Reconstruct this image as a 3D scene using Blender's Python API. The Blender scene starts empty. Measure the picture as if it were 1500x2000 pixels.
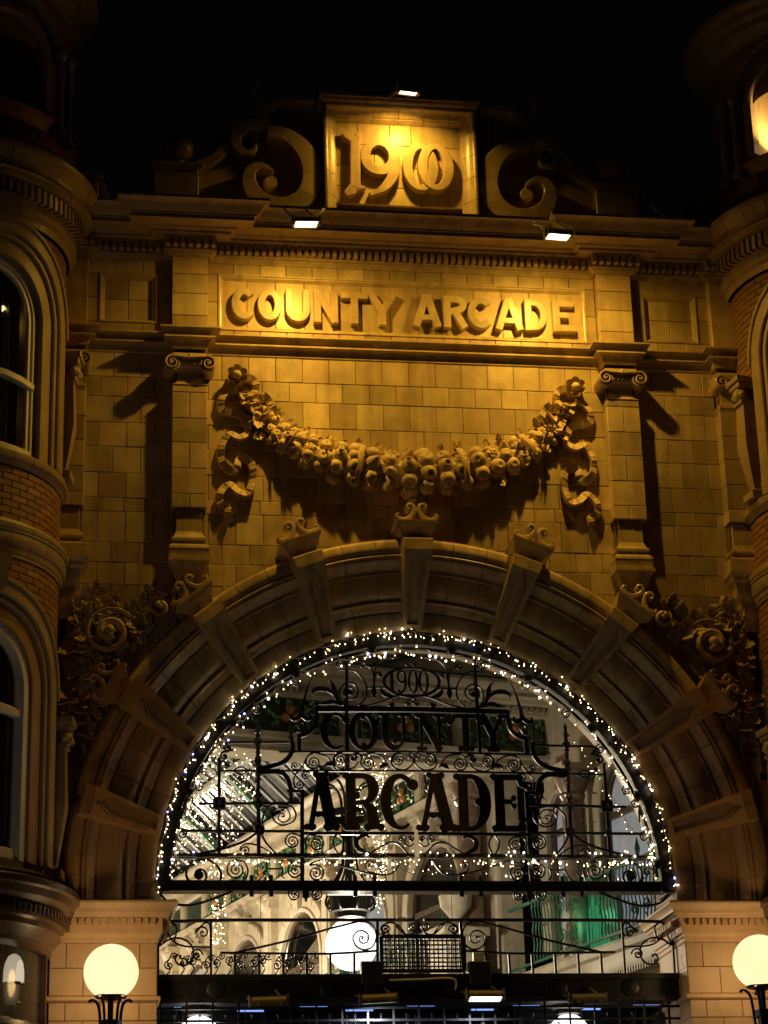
import bpy, math, random
from mathutils import Vector, Matrix

SC = bpy.context.scene
COL = SC.collection
R = math.radians
PI = math.pi

# ---------------------------------------------------------------- camera
CAM_LOC = (-4.07, -24.0, 1.6)
PITCH, YAW, ROLL = R(20.51), R(8.92), R(-1.62)
FPX = 4449.0                      # focal length in pixels of a 1500 x 2000 picture
cd = bpy.data.cameras.new('camera')
cd.sensor_fit = 'VERTICAL'
cd.sensor_height = 24.0
cd.lens = FPX / 2000.0 * 24.0
cd.clip_start = 0.1
cd.clip_end = 400.0
cam = bpy.data.objects.new('camera', cd)
COL.objects.link(cam)
_f = Vector((math.sin(YAW) * math.cos(PITCH), math.cos(YAW) * math.cos(PITCH), math.sin(PITCH)))
_r0 = Vector((math.cos(YAW), -math.sin(YAW), 0))
_u0 = _r0.cross(_f)
_r = _r0 * math.cos(ROLL) + _u0 * math.sin(ROLL)
_u = -_r0 * math.sin(ROLL) + _u0 * math.cos(ROLL)
m = Matrix((_r, _u, -_f)).transposed().to_4x4()
m.translation = Vector(CAM_LOC)
cam.matrix_world = m
SC.camera = cam

# ---------------------------------------------------------------- world: night sky
w = bpy.data.worlds.new('World')
SC.world = w
w.use_nodes = True
bg = w.node_tree.nodes['Background']
bg.inputs[0].default_value = (0.85, 0.9, 1.0, 1)
bg.inputs[1].default_value = 0.0009

SC.view_settings.view_transform = 'Standard'
SC.view_settings.look = 'None'
SC.view_settings.exposure = 0.0
SC.view_settings.gamma = 1.0
SC.view_settings.use_curve_mapping = False
SC.cycles.use_denoising = True
SC.cycles.max_bounces = 6
SC.cycles.diffuse_bounces = 3
SC.cycles.glossy_bounces = 3
SC.cycles.transparent_max_bounces = 12
SC.cycles.sample_clamp_indirect = 3.0
SC.cycles.caustics_reflective = False
SC.cycles.caustics_refractive = False

SODIUM = (1.0, 0.52, 0.053)
FLOOD_W = 64.0
THROW_W = 195.0
TOPFLOOD_W = 28.0
GLOBE_W = 50.0
HALL_W = 330.0


def at(px, py, y):
    """Where the line of sight through a pixel of the 1500 x 2000 picture meets the upright plane at depth y: (x, z)."""
    d = _f * FPX + _r * (px - 750.0) - _u * (py - 1000.0)
    t = (y - CAM_LOC[1]) / d.y
    return (CAM_LOC[0] + t * d.x, CAM_LOC[2] + t * d.z)


# ---------------------------------------------------------------- mesh helper
def v2(a, b):
    return (b[0] - a[0], b[1] - a[1])


def catmull(pts, n=6, closed=False):
    out = []
    N = len(pts)
    rng = range(N if closed else N - 1)
    for i in rng:
        if closed:
            p0, p1, p2, p3 = pts[i - 1], pts[i], pts[(i + 1) % N], pts[(i + 2) % N]
        else:
            p0, p1, p2, p3 = pts[max(i - 1, 0)], pts[i], pts[i + 1], pts[min(i + 2, N - 1)]
        for k in range(n):
            t = k / n
            out.append(tuple(0.5 * (2 * b + (c - a) * t + (2 * a - 5 * b + 4 * c - d) * t * t + (3 * b - a - 3 * c + d) * t ** 3)
                             for a, b, c, d in zip(p0, p1, p2, p3)))
    if not closed:
        out.append(tuple(pts[-1]))
    return out


def arc(cx, cz, rx, rz, a0, a1, n=20):
    return [(cx + rx * math.cos(R(a0 + (a1 - a0) * i / n)), cz + rz * math.sin(R(a0 + (a1 - a0) * i / n))) for i in range(n + 1)]


def spiral(cx, cz, r0, r1, a0, turns, n=None):
    """from radius r0 at angle a0 (deg), turning `turns` turns to radius r1"""
    n = n or max(10, int(abs(turns) * 18))
    return [(cx + (r0 + (r1 - r0) * (i / n) ** .85) * math.cos(R(a0 + 360 * turns * i / n)),
             cz + (r0 + (r1 - r0) * (i / n) ** .85) * math.sin(R(a0 + 360 * turns * i / n))) for i in range(n + 1)]


def inset(poly, c):
    n = len(poly)
    out = []
    area = sum(poly[i][0] * poly[(i + 1) % n][1] - poly[(i + 1) % n][0] * poly[i][1] for i in range(n))
    s = 1 if area > 0 else -1
    for i in range(n):
        a, b, d = poly[i - 1], poly[i], poly[(i + 1) % n]
        e1, e2 = v2(a, b), v2(b, d)
        l1, l2 = math.hypot(*e1) or 1e-9, math.hypot(*e2) or 1e-9
        n1 = (-e1[1] / l1 * s, e1[0] / l1 * s)
        n2 = (-e2[1] / l2 * s, e2[0] / l2 * s)
        k = max(0.35, 1 + n1[0] * n2[0] + n1[1] * n2[1])
        out.append((b[0] + c * (n1[0] + n2[0]) / k, b[1] + c * (n1[1] + n2[1]) / k))
    return out


class MB:
    def __init__(self):
        self.v = []
        self.f = []

    def add(self, vs, fs):
        o = len(self.v)
        self.v += [tuple(p) for p in vs]
        self.f += [tuple(i + o for i in q) for q in fs]
        return self

    def box(self, x0, x1, y0, y1, z0, z1):
        return self.add([(x0, y0, z0), (x1, y0, z0), (x1, y1, z0), (x0, y1, z0), (x0, y0, z1), (x1, y0, z1), (x1, y1, z1), (x0, y1, z1)],
                        [(0, 1, 5, 4), (1, 2, 6, 5), (2, 3, 7, 6), (3, 0, 4, 7), (4, 5, 6, 7), (3, 2, 1, 0)])

    def slab(self, poly, yf, yb, c=0.0, back=False):
        """upright polygon (x, z) with its face at yf, sides back to yb, edges softened by c"""
        n = len(poly)
        rings = [[(x, yb, z) for x, z in poly]]
        if c > 0:
            rings.append([(x, yf + c, z) for x, z in poly])
            rings.append([(x, yf, z) for x, z in inset(poly, c)])
        else:
            rings.append([(x, yf, z) for x, z in poly])
        vs = [p for r_ in rings for p in r_]
        fs = []
        for k in range(len(rings) - 1):
            for i in range(n):
                j = (i + 1) % n
                fs.append((k * n + i, k * n + j, (k + 1) * n + j, (k + 1) * n + i))
        fs.append(tuple((len(rings) - 1) * n + i for i in range(n)))
        if back:
            fs.append(tuple(reversed(range(n))))
        return self.add(vs, fs)

    def rect(self, x0, x1, z0, z1, yf, yb, c=0.0, back=False):
        return self.slab([(x0, z0), (x1, z0), (x1, z1), (x0, z1)], yf, yb, c, back)

    def stroke(self, pts, w, yf, yb, c=0.0, closed=False):
        """a flat bar of width w (or list) following pts in (x, z), from yf (front) to yb"""
        n = len(pts)
        ws = w if isinstance(w, (list, tuple)) else [w] * n
        if len(ws) != n:
            ws = [ws[min(len(ws) - 1, int(i / (n - 1) * (len(ws) - 1)))] +
                  (ws[min(len(ws) - 1, int(i / (n - 1) * (len(ws) - 1)) + 1)] - ws[min(len(ws) - 1, int(i / (n - 1) * (len(ws) - 1)))]) *
                  ((i / (n - 1) * (len(ws) - 1)) % 1) for i in range(n)]
        vs = []
        m_ = 6 if c > 0 else 4
        for i in range(n):
            a = pts[i - 1] if (i > 0 or closed) else pts[i]
            b = pts[(i + 1) % n] if (i < n - 1 or closed) else pts[i]
            dx, dz = b[0] - a[0], b[1] - a[1]
            l = math.hypot(dx, dz) or 1e-9
            nx, nz = -dz / l, dx / l
            h = ws[i] / 2
            x, z = pts[i]
            if c > 0:
                k = max(h - c, h * .3)
                vs += [(x + nx * h, yb, z + nz * h), (x + nx * h, yf + c, z + nz * h), (x + nx * k, yf, z + nz * k),
                       (x - nx * k, yf, z - nz * k), (x - nx * h, yf + c, z - nz * h), (x - nx * h, yb, z - nz * h)]
            else:
                vs += [(x + nx * h, yb, z + nz * h), (x + nx * h, yf, z + nz * h), (x - nx * h, yf, z - nz * h), (x - nx * h, yb, z - nz * h)]
        fs = []
        for i in range(n if closed else n - 1):
            j = (i + 1) % n
            for k in range(m_ - 1):
                fs.append((i * m_ + k, j * m_ + k, j * m_ + k + 1, i * m_ + k + 1))
            fs.append((i * m_ + m_ - 1, j * m_ + m_ - 1, j * m_, i * m_))
        if not closed:
            fs.append(tuple(reversed(range(m_))))
            fs.append(tuple((n - 1) * m_ + k for k in range(m_)))
        return self.add(vs, fs)

    def disc(self, cx, cz, r, yf, yb, n=12, c=0.0):
        return self.slab([(cx + r * math.cos(2 * PI * i / n), cz + r * math.sin(2 * PI * i / n)) for i in range(n)], yf, yb, c, True)

    def tube(self, pts, r, n=6, cap=True):
        pts = [Vector(p) for p in pts]
        N = len(pts)
        rs = r if isinstance(r, (list, tuple)) else [r] * N
        vs = []
        up = Vector((0.0, 0.13, 1.0)).normalized()
        prev = None
        for i in range(N):
            t = (pts[min(i + 1, N - 1)] - pts[max(i - 1, 0)])
            if t.length < 1e-9:
                t = Vector((0, 0, 1))
            t.normalize()
            if prev is None:
                a = t.cross(up)
                if a.length < 1e-3:
                    a = t.cross(Vector((1, 0, 0)))
            else:
                a = prev - t * prev.dot(t)
                if a.length < 1e-6:
                    a = t.cross(up)
            a.normalize()
            prev = a
            b = t.cross(a)
            for k in range(n):
                an = 2 * PI * k / n
                vs.append(pts[i] + (a * math.cos(an) + b * math.sin(an)) * rs[i])
        fs = []
        for i in range(N - 1):
            for k in range(n):
                j = (k + 1) % n
                fs.append((i * n + k, i * n + j, (i + 1) * n + j, (i + 1) * n + k))
        if cap:
            fs.append(tuple(reversed(range(n))))
            fs.append(tuple((N - 1) * n + k for k in range(n)))
        return self.add(vs, fs)

    def lathe(self, prof, c=(0, 0, 0), n=16, a0=0.0, a1=360.0):
        vs, fs = [], []
        full = abs(a1 - a0) >= 359.9
        m_ = n if full else n + 1
        for r_, z in prof:
            for k in range(m_):
                a = R(a0 + (a1 - a0) * k / n)
                vs.append((c[0] + r_ * math.cos(a), c[1] + r_ * math.sin(a), c[2] + z))
        for i in range(len(prof) - 1):
            for k in range(n):
                j = (k + 1) % m_ if full else k + 1
                fs.append((i * m_ + k, i * m_ + j, (i + 1) * m_ + j, (i + 1) * m_ + k))
        return self.add(vs, fs)

    def sphere(self, c, r, n=10, m_=7, sc=(1, 1, 1), rot=None):
        vs, fs = [], []
        for i in range(m_ + 1):
            ph = PI * i / m_
            for k in range(n):
                a = 2 * PI * k / n
                p = Vector((r * sc[0] * math.sin(ph) * math.cos(a), r * sc[1] * math.sin(ph) * math.sin(a), r * sc[2] * math.cos(ph)))
                if rot is not None:
                    p = rot @ p
                vs.append(tuple(p + Vector(c)))
        for i in range(m_):
            for k in range(n):
                j = (k + 1) % n
                fs.append((i * n + k, (i + 1) * n + k, (i + 1) * n + j, i * n + j))
        return self.add(vs, fs)

    def sweep(self, path, prof, cap=True):
        """moulding along a plan path (x, y); prof = (out, z) with `out` measured to the right of travel"""
        n = len(path)
        offs = []
        for i in range(n):
            e = []
            if i > 0:
                d = v2(path[i - 1], path[i]); l = math.hypot(*d); e.append((d[1] / l, -d[0] / l))
            if i < n - 1:
                d = v2(path[i], path[i + 1]); l = math.hypot(*d); e.append((d[1] / l, -d[0] / l))
            if len(e) == 1:
                offs.append(e[0])
            else:
                k = max(.2, 1 + e[0][0] * e[1][0] + e[0][1] * e[1][1])
                offs.append(((e[0][0] + e[1][0]) / k, (e[0][1] + e[1][1]) / k))
        m_ = len(prof)
        vs = [(path[i][0] + offs[i][0] * o, path[i][1] + offs[i][1] * o, z) for i in range(n) for o, z in prof]
        fs = [(i * m_ + k, (i + 1) * m_ + k, (i + 1) * m_ + k + 1, i * m_ + k + 1) for i in range(n - 1) for k in range(m_ - 1)]
        if cap:
            fs += [tuple(range(m_)), tuple((n - 1) * m_ + k for k in reversed(range(m_)))]
        return self.add(vs, fs)

    def arch(self, prof, a0, a1, n, cx=0.0, cz=0.0, cap=True):
        """profile (radius, y) swept round an arch, angles from +x in degrees"""
        m_ = len(prof)
        vs = [(cx + r_ * math.cos(R(a0 + (a1 - a0) * i / n)), y, cz + r_ * math.sin(R(a0 + (a1 - a0) * i / n))) for i in range(n + 1) for r_, y in prof]
        fs = [(i * m_ + k, i * m_ + k + 1, (i + 1) * m_ + k + 1, (i + 1) * m_ + k) for i in range(n) for k in range(m_ - 1)]
        if cap:
            fs += [tuple(range(m_)), tuple(n * m_ + k for k in reversed(range(m_)))]
        return self.add(vs, fs)

    def map(self, fn):
        self.v = [tuple(fn(*p)) for p in self.v]
        return self

    def mirrored(self, cx=0.0):
        q = MB()
        q.v = [(2 * cx - x, y, z) for x, y, z in self.v]
        q.f = [tuple(reversed(f_)) for f_ in self.f]
        return q

    def build(self, name, mat, parent=None, smooth=False, stuff=False, label=None):
        me = bpy.data.meshes.new(name)
        me.from_pydata(self.v, [], self.f)
        me.materials.append(mat)
        if smooth:
            me.shade_smooth()
            if smooth != 'full':
                try:
                    me.set_sharp_from_angle(angle=R(26))
                except Exception:
                    pass
        me.validate()
        return link(name, me, parent, stuff, label)


def link(name, me, parent=None, stuff=False, label=None):
    o = bpy.data.objects.new(name, me)
    COL.objects.link(o)
    if parent is not None:
        adopt(o, parent)
    if stuff:
        o['kind'] = 'stuff'
    if label:
        o['label'] = label
    return o


def adopt(o, parent):
    o.parent = parent
    if parent.type == 'EMPTY':
        b = Matrix.Translation(parent.location)
        o.matrix_parent_inverse = b.inverted()


def thing(name, label, cat, loc=(0, 0, 0), group=None):
    o = bpy.data.objects.new(name, None)
    COL.objects.link(o)
    o.location = loc
    o.empty_display_size = 0.2
    o['label'] = label
    o['category'] = cat
    if group:
        o['group'] = group
    return o


def tag(o, label, cat, group=None):
    o['label'] = label
    o['category'] = cat
    if group:
        o['group'] = group
    return o


# ---------------------------------------------------------------- materials
def mat(name, col, rough=0.6, var=0.0, noise=0.0, nscale=3.0, bump=0.0, bscale=60.0, metal=0.0, spec=0.5, col2=None, hue=0.0, coat=0.0, streak=0.0):
    M = bpy.data.materials.new(name)
    M.use_nodes = True
    nt = M.node_tree
    b = nt.nodes['Principled BSDF']
    b.inputs['Roughness'].default_value = rough
    b.inputs['Metallic'].default_value = metal
    b.inputs['Specular IOR Level'].default_value = spec
    if coat:
        b.inputs['Coat Weight'].default_value = coat
        b.inputs['Coat Roughness'].default_value = 0.25
    L = nt.links.new
    rgb = nt.nodes.new('ShaderNodeRGB')
    rgb.outputs[0].default_value = (*col, 1)
    cur = rgb.outputs[0]
    tc = nt.nodes.new('ShaderNodeTexCoord')
    geo = nt.nodes.new('ShaderNodeNewGeometry')
    if col2 is not None:
        n2 = nt.nodes.new('ShaderNodeTexNoise')
        n2.inputs['Scale'].default_value = nscale * .6
        n2.inputs['Detail'].default_value = 5
        L(geo.outputs['Position'], n2.inputs['Vector'])
        rp = nt.nodes.new('ShaderNodeValToRGB')
        rp.color_ramp.elements[0].position = .38
        rp.color_ramp.elements[1].position = .62
        rp.color_ramp.elements[0].color = (*col, 1)
        rp.color_ramp.elements[1].color = (*col2, 1)
        L(n2.outputs['Fac'], rp.inputs[0])
        cur = rp.outputs[0]
    if var > 0 or hue > 0:
        oi = nt.nodes.new('ShaderNodeObjectInfo')
        hs = nt.nodes.new('ShaderNodeHueSaturation')
        mr = nt.nodes.new('ShaderNodeMapRange')
        mr.inputs['To Min'].default_value = 1 - var
        mr.inputs['To Max'].default_value = 1 + var
        L(oi.outputs['Random'], mr.inputs['Value'])
        L(mr.outputs[0], hs.inputs['Value'])
        if hue:
            mh = nt.nodes.new('ShaderNodeMath'); mh.operation = 'MULTIPLY'; mh.inputs[1].default_value = 7.31
            mf = nt.nodes.new('ShaderNodeMath'); mf.operation = 'FRACT'
            m2 = nt.nodes.new('ShaderNodeMapRange')
            m2.inputs['To Min'].default_value = .5 - hue
            m2.inputs['To Max'].default_value = .5 + hue
            L(oi.outputs['Random'], mh.inputs[0]); L(mh.outputs[0], mf.inputs[0]); L(mf.outputs[0], m2.inputs['Value'])
            L(m2.outputs[0], hs.inputs['Hue'])
        L(cur, hs.inputs['Color'])
        cur = hs.outputs[0]
    if noise > 0:
        n1 = nt.nodes.new('ShaderNodeTexNoise')
        n1.inputs['Scale'].default_value = nscale
        n1.inputs['Detail'].default_value = 8
        n1.inputs['Roughness'].default_value = .62
        L(geo.outputs['Position'], n1.inputs['Vector'])
        mr = nt.nodes.new('ShaderNodeMapRange')
        mr.inputs['From Min'].default_value = .3
        mr.inputs['From Max'].default_value = .7
        mr.inputs['To Min'].default_value = 1 - noise
        mr.inputs['To Max'].default_value = 1 + noise
        L(n1.outputs['Fac'], mr.inputs['Value'])
        mx = nt.nodes.new('ShaderNodeMix')
        mx.data_type = 'RGBA'
        mx.blend_type = 'MULTIPLY'
        mx.inputs['Factor'].default_value = 1
        L(cur, mx.inputs['A'])
        L(mr.outputs[0], mx.inputs['B'])
        cur = mx.outputs['Result']
        rr = nt.nodes.new('ShaderNodeMapRange')
        rr.inputs['To Min'].default_value = max(0.05, rough - .12)
        rr.inputs['To Max'].default_value = min(1, rough + .15)
        L(n1.outputs['Fac'], rr.inputs['Value'])
        L(rr.outputs[0], b.inputs['Roughness'])
    if streak > 0:
        mp = nt.nodes.new('ShaderNodeMapping')
        mp.inputs['Scale'].default_value = (9, 9, .7)
        L(geo.outputs['Position'], mp.inputs['Vector'])
        n3 = nt.nodes.new('ShaderNodeTexNoise')
        n3.inputs['Scale'].default_value = 1.0
        n3.inputs['Detail'].default_value = 6
        L(mp.outputs[0], n3.inputs['Vector'])
        m3 = nt.nodes.new('ShaderNodeMapRange')
        m3.inputs['From Min'].default_value = .45
        m3.inputs['From Max'].default_value = .7
        m3.inputs['To Min'].default_value = 1.0
        m3.inputs['To Max'].default_value = 1 - streak
        L(n3.outputs['Fac'], m3.inputs['Value'])
        mx = nt.nodes.new('ShaderNodeMix'); mx.data_type = 'RGBA'; mx.blend_type = 'MULTIPLY'
        mx.inputs['Factor'].default_value = 1
        L(cur, mx.inputs['A']); L(m3.outputs[0], mx.inputs['B'])
        cur = mx.outputs['Result']
    L(cur, b.inputs['Base Color'])
    if bump > 0:
        nb = nt.nodes.new('ShaderNodeTexNoise')
        nb.inputs['Scale'].default_value = bscale
        nb.inputs['Detail'].default_value = 4
        L(geo.outputs['Position'], nb.inputs['Vector'])
        nl = nt.nodes.new('ShaderNodeTexNoise')
        nl.inputs['Scale'].default_value = bscale * .12
        nl.inputs['Detail'].default_value = 3
        L(geo.outputs['Position'], nl.inputs['Vector'])
        ad = nt.nodes.new('ShaderNodeMath'); ad.operation = 'MULTIPLY_ADD'
        ad.inputs[1].default_value = 3.0
        L(nl.outputs['Fac'], ad.inputs[0]); L(nb.outputs['Fac'], ad.inputs[2])
        bp = nt.nodes.new('ShaderNodeBump')
        bp.inputs['Strength'].default_value = bump
        bp.inputs['Distance'].default_value = 0.004
        L(ad.outputs[0], bp.inputs['Height'])
        L(bp.outputs[0], b.inputs['Normal'])
    return M


def emit(name, col, strength, sampling='AUTO'):
    M = bpy.data.materials.new(name)
    M.use_nodes = True
    nt = M.node_tree
    nt.nodes.remove(nt.nodes['Principled BSDF'])
    e = nt.nodes.new('ShaderNodeEmission')
    e.inputs[0].default_value = (*col, 1)
    e.inputs[1].default_value = strength
    nt.links.new(e.outputs[0], nt.nodes['Material Output'].inputs[0])
    try:
        M.cycles.emission_sampling = sampling
    except Exception:
        pass
    return M


def opal(name, col, strength, through):
    """thin opal glass of a lamp globe: glows itself and lets the lamp inside shine out"""
    M = bpy.data.materials.new(name)
    M.use_nodes = True
    nt = M.node_tree
    nt.nodes.remove(nt.nodes['Principled BSDF'])
    e = nt.nodes.new('ShaderNodeEmission')
    ns = nt.nodes.new('ShaderNodeTexNoise')
    ns.inputs['Scale'].default_value = 2.2
    g = nt.nodes.new('ShaderNodeNewGeometry')
    nt.links.new(g.outputs['Position'], ns.inputs['Vector'])
    rp = nt.nodes.new('ShaderNodeValToRGB')
    rp.color_ramp.elements[0].position = .35
    rp.color_ramp.elements[1].position = .7
    rp.color_ramp.elements[0].color = (*col, 1)
    rp.color_ramp.elements[1].color = (col[0], col[1] * .93, col[2] * .78, 1)
    nt.links.new(ns.outputs['Fac'], rp.inputs[0])
    nt.links.new(rp.outputs[0], e.inputs[0])
    e.inputs[1].default_value = strength
    t = nt.nodes.new('ShaderNodeBsdfTransparent')
    t.inputs[0].default_value = (through, through, through, 1)
    a = nt.nodes.new('ShaderNodeAddShader')
    nt.links.new(e.outputs[0], a.inputs[0])
    nt.links.new(t.outputs[0], a.inputs[1])
    nt.links.new(a.outputs[0], nt.nodes['Material Output'].inputs[0])
    M.cycles.emission_sampling = 'NONE'
    return M


def glass(name, tint, rough=0.05):
    M = bpy.data.materials.new(name)
    M.use_nodes = True
    nt = M.node_tree
    b = nt.nodes['Principled BSDF']
    b.inputs['Base Color'].default_value = (*tint, 1)
    b.inputs['Roughness'].default_value = rough
    b.inputs['Specular IOR Level'].default_value = .7
    t = nt.nodes.new('ShaderNodeBsdfTransparent')
    mx = nt.nodes.new('ShaderNodeMixShader')
    mx.inputs[0].default_value = .45
    nt.links.new(t.outputs[0], mx.inputs[1])
    nt.links.new(b.outputs[0], mx.inputs[2])
    nt.links.new(mx.outputs[0], nt.nodes['Material Output'].inputs[0])
    return M


FAI = mat('faience', (0.47, 0.37, 0.20), .36, var=.25, hue=.012, noise=.24, nscale=3.2, bump=.45, bscale=50, coat=.25, streak=.24)
FAIM = mat('faience_moulding', (0.48, 0.38, 0.21), .32, var=.08, noise=.24, nscale=6.0, bump=.4, bscale=60, coat=.3, streak=.25)
CARVE = mat('faience_carved', (0.49, 0.38, 0.20), .55, var=.14, noise=.28, nscale=11.0, bump=.6, bscale=60, coat=.0, spec=.35)
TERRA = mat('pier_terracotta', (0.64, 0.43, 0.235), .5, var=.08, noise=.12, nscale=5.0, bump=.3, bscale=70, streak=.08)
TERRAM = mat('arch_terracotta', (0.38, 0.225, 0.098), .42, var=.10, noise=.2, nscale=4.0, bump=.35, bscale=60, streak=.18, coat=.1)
JOINT = mat('mortar', (0.15, 0.10, 0.055), .9, noise=.2)
BRICK = mat('brick', (0.29, 0.150, 0.062), .62, var=.22, hue=.008, noise=.18, nscale=25, bump=.5, bscale=90)
TSTONE = mat('tower_stone', (0.40, 0.31, 0.18), .4, var=.08, noise=.16, nscale=5, bump=.3, coat=.15, streak=.15)
IRON = mat('black_iron', (0.012, 0.011, 0.010), .42, noise=.3, nscale=20, bump=.3, bscale=120, metal=.0)
IRONB = mat('brown_iron_letter', (0.014, 0.009, 0.006), .6, noise=.3, nscale=12, bump=.3)
BEAM = mat('beam_paint', (0.022, 0.023, 0.026), .38, noise=.35, nscale=6, bump=.3)
LEAD = mat('lead_sheet', (0.05, 0.05, 0.045), .6, noise=.35, nscale=8, bump=.4)
SASH = mat('sash_paint', (0.74, 0.74, 0.74), .35, noise=.08, nscale=8, bump=.1)
DARKWOOD = mat('dark_wood', (0.055, 0.032, 0.022), .28, noise=.3, nscale=7, bump=.2, coat=.4)
GLASSD = mat('window_glass', (0.006, 0.007, 0.008), .06, spec=.8)
HALLST = mat('hall_faience', (0.52, 0.45, 0.33), .4, var=.14, noise=.22, nscale=5, bump=.2, streak=.12)
HALLBR = mat('hall_marble', (0.17, 0.105, 0.075), .25, noise=.25, nscale=9, col2=(0.22, 0.15, 0.11), coat=.3)
GREENT = mat('green_tile', (0.035, 0.085, 0.045), .3, noise=.5, nscale=14, col2=(0.02, 0.05, 0.035), coat=.5)
GREENL = mat('green_leaf_relief', (0.11, 0.26, 0.11), .3, var=.2, noise=.2, nscale=18, coat=.5)
ORANGE = mat('orange_relief', (0.52, 0.22, 0.06), .35, var=.12, noise=.15, coat=.5)
GREENP = mat('green_painted_iron', (0.04, 0.15, 0.085), .3, noise=.25, nscale=14, bump=.2)
CREAM = mat('cream_ceiling', (0.55, 0.52, 0.43), .6, noise=.08)
LAMPBK = mat('floodlight_body', (0.10, 0.085, 0.05), .45, noise=.2)
LAMPGY = mat('floodlight_bracket', (0.30, 0.27, 0.2), .5, noise=.2)
CABLE = mat('cable_white', (0.6, 0.58, 0.52), .5)
CABLEB = mat('cable_dark', (0.02, 0.02, 0.02), .5)
PAVE = mat('paving', (0.10, 0.09, 0.08), .6, noise=.3, nscale=2, bump=.3)
ROOFG = mat('roof_glass', (0.015, 0.02, 0.025), .12, noise=.2, spec=.7)
E_FLOOD = emit('flood_lens_sodium', (1.0, .80, .42), 7.0, 'NONE')
E_COOL = emit('flood_lens_cool', (.86, .86, 1.0), 5.0, 'NONE')
E_BULB = emit('fairy_bulb_warm', (1.0, .72, .36), 9.0, 'NONE')
E_BULBW = emit('fairy_bulb_bright', (1.0, .84, .66), 16.0, 'AUTO')
E_BULBB = emit('fairy_bulb_blue', (.30, .36, 1.0), 8.0, 'NONE')
E_WIN = emit('lit_shop_window', (.55, .68, .85), .50, 'NONE')
E_WARMW = emit('lit_room', (1.0, .62, .2), 1.2, 'NONE')
E_GREEN = emit('green_lit_tubes', (.12, .8, .36), .26, 'NONE')
E_BLUE = emit('blue_glow', (.25, .38, 1.0), 1.3, 'NONE')
E_REFLECT = emit('shop_reflection_glow', (1.0, .84, .6), .62, 'NONE')
OPALW = opal('opal_globe_warm', (1.0, .84, .50), 0.92, 0.30)
OPALC = opal('opal_globe_cool', (1.0, .97, 1.0), 1.6, 0.5)
E_TUBE = emit('tube_light', (1, .92, .75), 1.5, 'NONE')


def lamp(name, kind, loc, energy, color, parent=None, target=None, size=.1, size_y=None, spot=None, blend=.5, spread=180):
    d = bpy.data.lights.new(name, kind)
    d.energy = energy
    d.color = color
    if kind == 'AREA':
        d.shape = 'RECTANGLE'
        d.size = size
        d.size_y = size_y or size
        d.spread = R(spread)
    else:
        d.shadow_soft_size = size
    if kind == 'SPOT':
        d.spot_size = R(spot or 90)
        d.spot_blend = blend
    o = bpy.data.objects.new(name, d)
    COL.objects.link(o)
    o.location = loc
    if target is not None:
        o.rotation_euler = (Vector(target) - Vector(loc)).to_track_quat('-Z', 'Y').to_euler()
    if parent is not None:
        adopt(o, parent)
    return o

# ================================================================ ground
g = MB()
g.box(-60, 60, -60, 60, -.4, 0)
o = g.build('street_pavement', PAVE)
o['kind'] = 'structure'

# ================================================================ the arcade front
AX = 6.47                          # height of the centre of the big arch
BLD = thing('arcade_building', 'glazed terracotta arcade front with big round arch, swag of fruit and 1900 panel over it', 'building', (0, .5, 0))


def arch_clip(poly, rr, cz=AX):
    """cut the part of a small stone that would reach inside radius rr of the arch"""
    cx_ = sum(p[0] for p in poly) / len(poly)
    cz_ = sum(p[1] for p in poly) / len(poly) - cz
    l = math.hypot(cx_, cz_)
    d = (cx_ / l, cz_ / l)
    out = []
    n = len(poly)
    f_ = lambda p: p[0] * d[0] + (p[1] - cz) * d[1] - rr
    for i in range(n):
        a, b = poly[i], poly[(i + 1) % n]
        fa, fb = f_(a), f_(b)
        if fa >= 0:
            out.append(a)
        if (fa >= 0) != (fb >= 0):
            t = fa / (fa - fb)
            out.append((a[0] + (b[0] - a[0]) * t, a[1] + (b[1] - a[1]) * t))
    return out


def courses(zs, x0, x1, w, yf, yb, mt, name, parent, offs=0.0, clip=None, skip=None, gap=.0022, c=.006, jit=.0035):
    """stones laid between the heights zs from x0 to x1, one object for each stone"""
    for k in range(len(zs) - 1):
        za, zb = zs[k], zs[k + 1]
        ww = w * (1.0 if zb - za > .2 else .78)
        x = x0 - ww * ((k % 2) * .5 + offs)
        while x < x1 - .02:
            xa, xb = max(x, x0), min(x + ww * rnd.uniform(.97, 1.03), x1)
            nx = x + ww
            if xb - xa < .07 and xb < x1:
                x = nx
                continue
            x = nx
            poly = [(xa + gap, za + gap), (min(x, x1) - gap, za + gap), (min(x, x1) - gap, zb - gap), (xa + gap, zb - gap)]
            if skip and skip(xa, min(x, x1), za, zb):
                continue
            if clip:
                if all(math.hypot(p[0], p[1] - AX) < clip for p in poly):
                    continue
                if any(math.hypot(p[0], p[1] - AX) < clip for p in poly):
                    poly = arch_clip(poly, clip)
                if len(poly) < 3 or max(p[0] for p in poly) - min(p[0] for p in poly) < .03:
                    continue
            mb = MB()
            j = rnd.uniform(-jit, jit)
            mb.slab(poly, yf + j, yb, c)
            mb.build(name, mt, parent)


rnd = random.Random(11)
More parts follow.
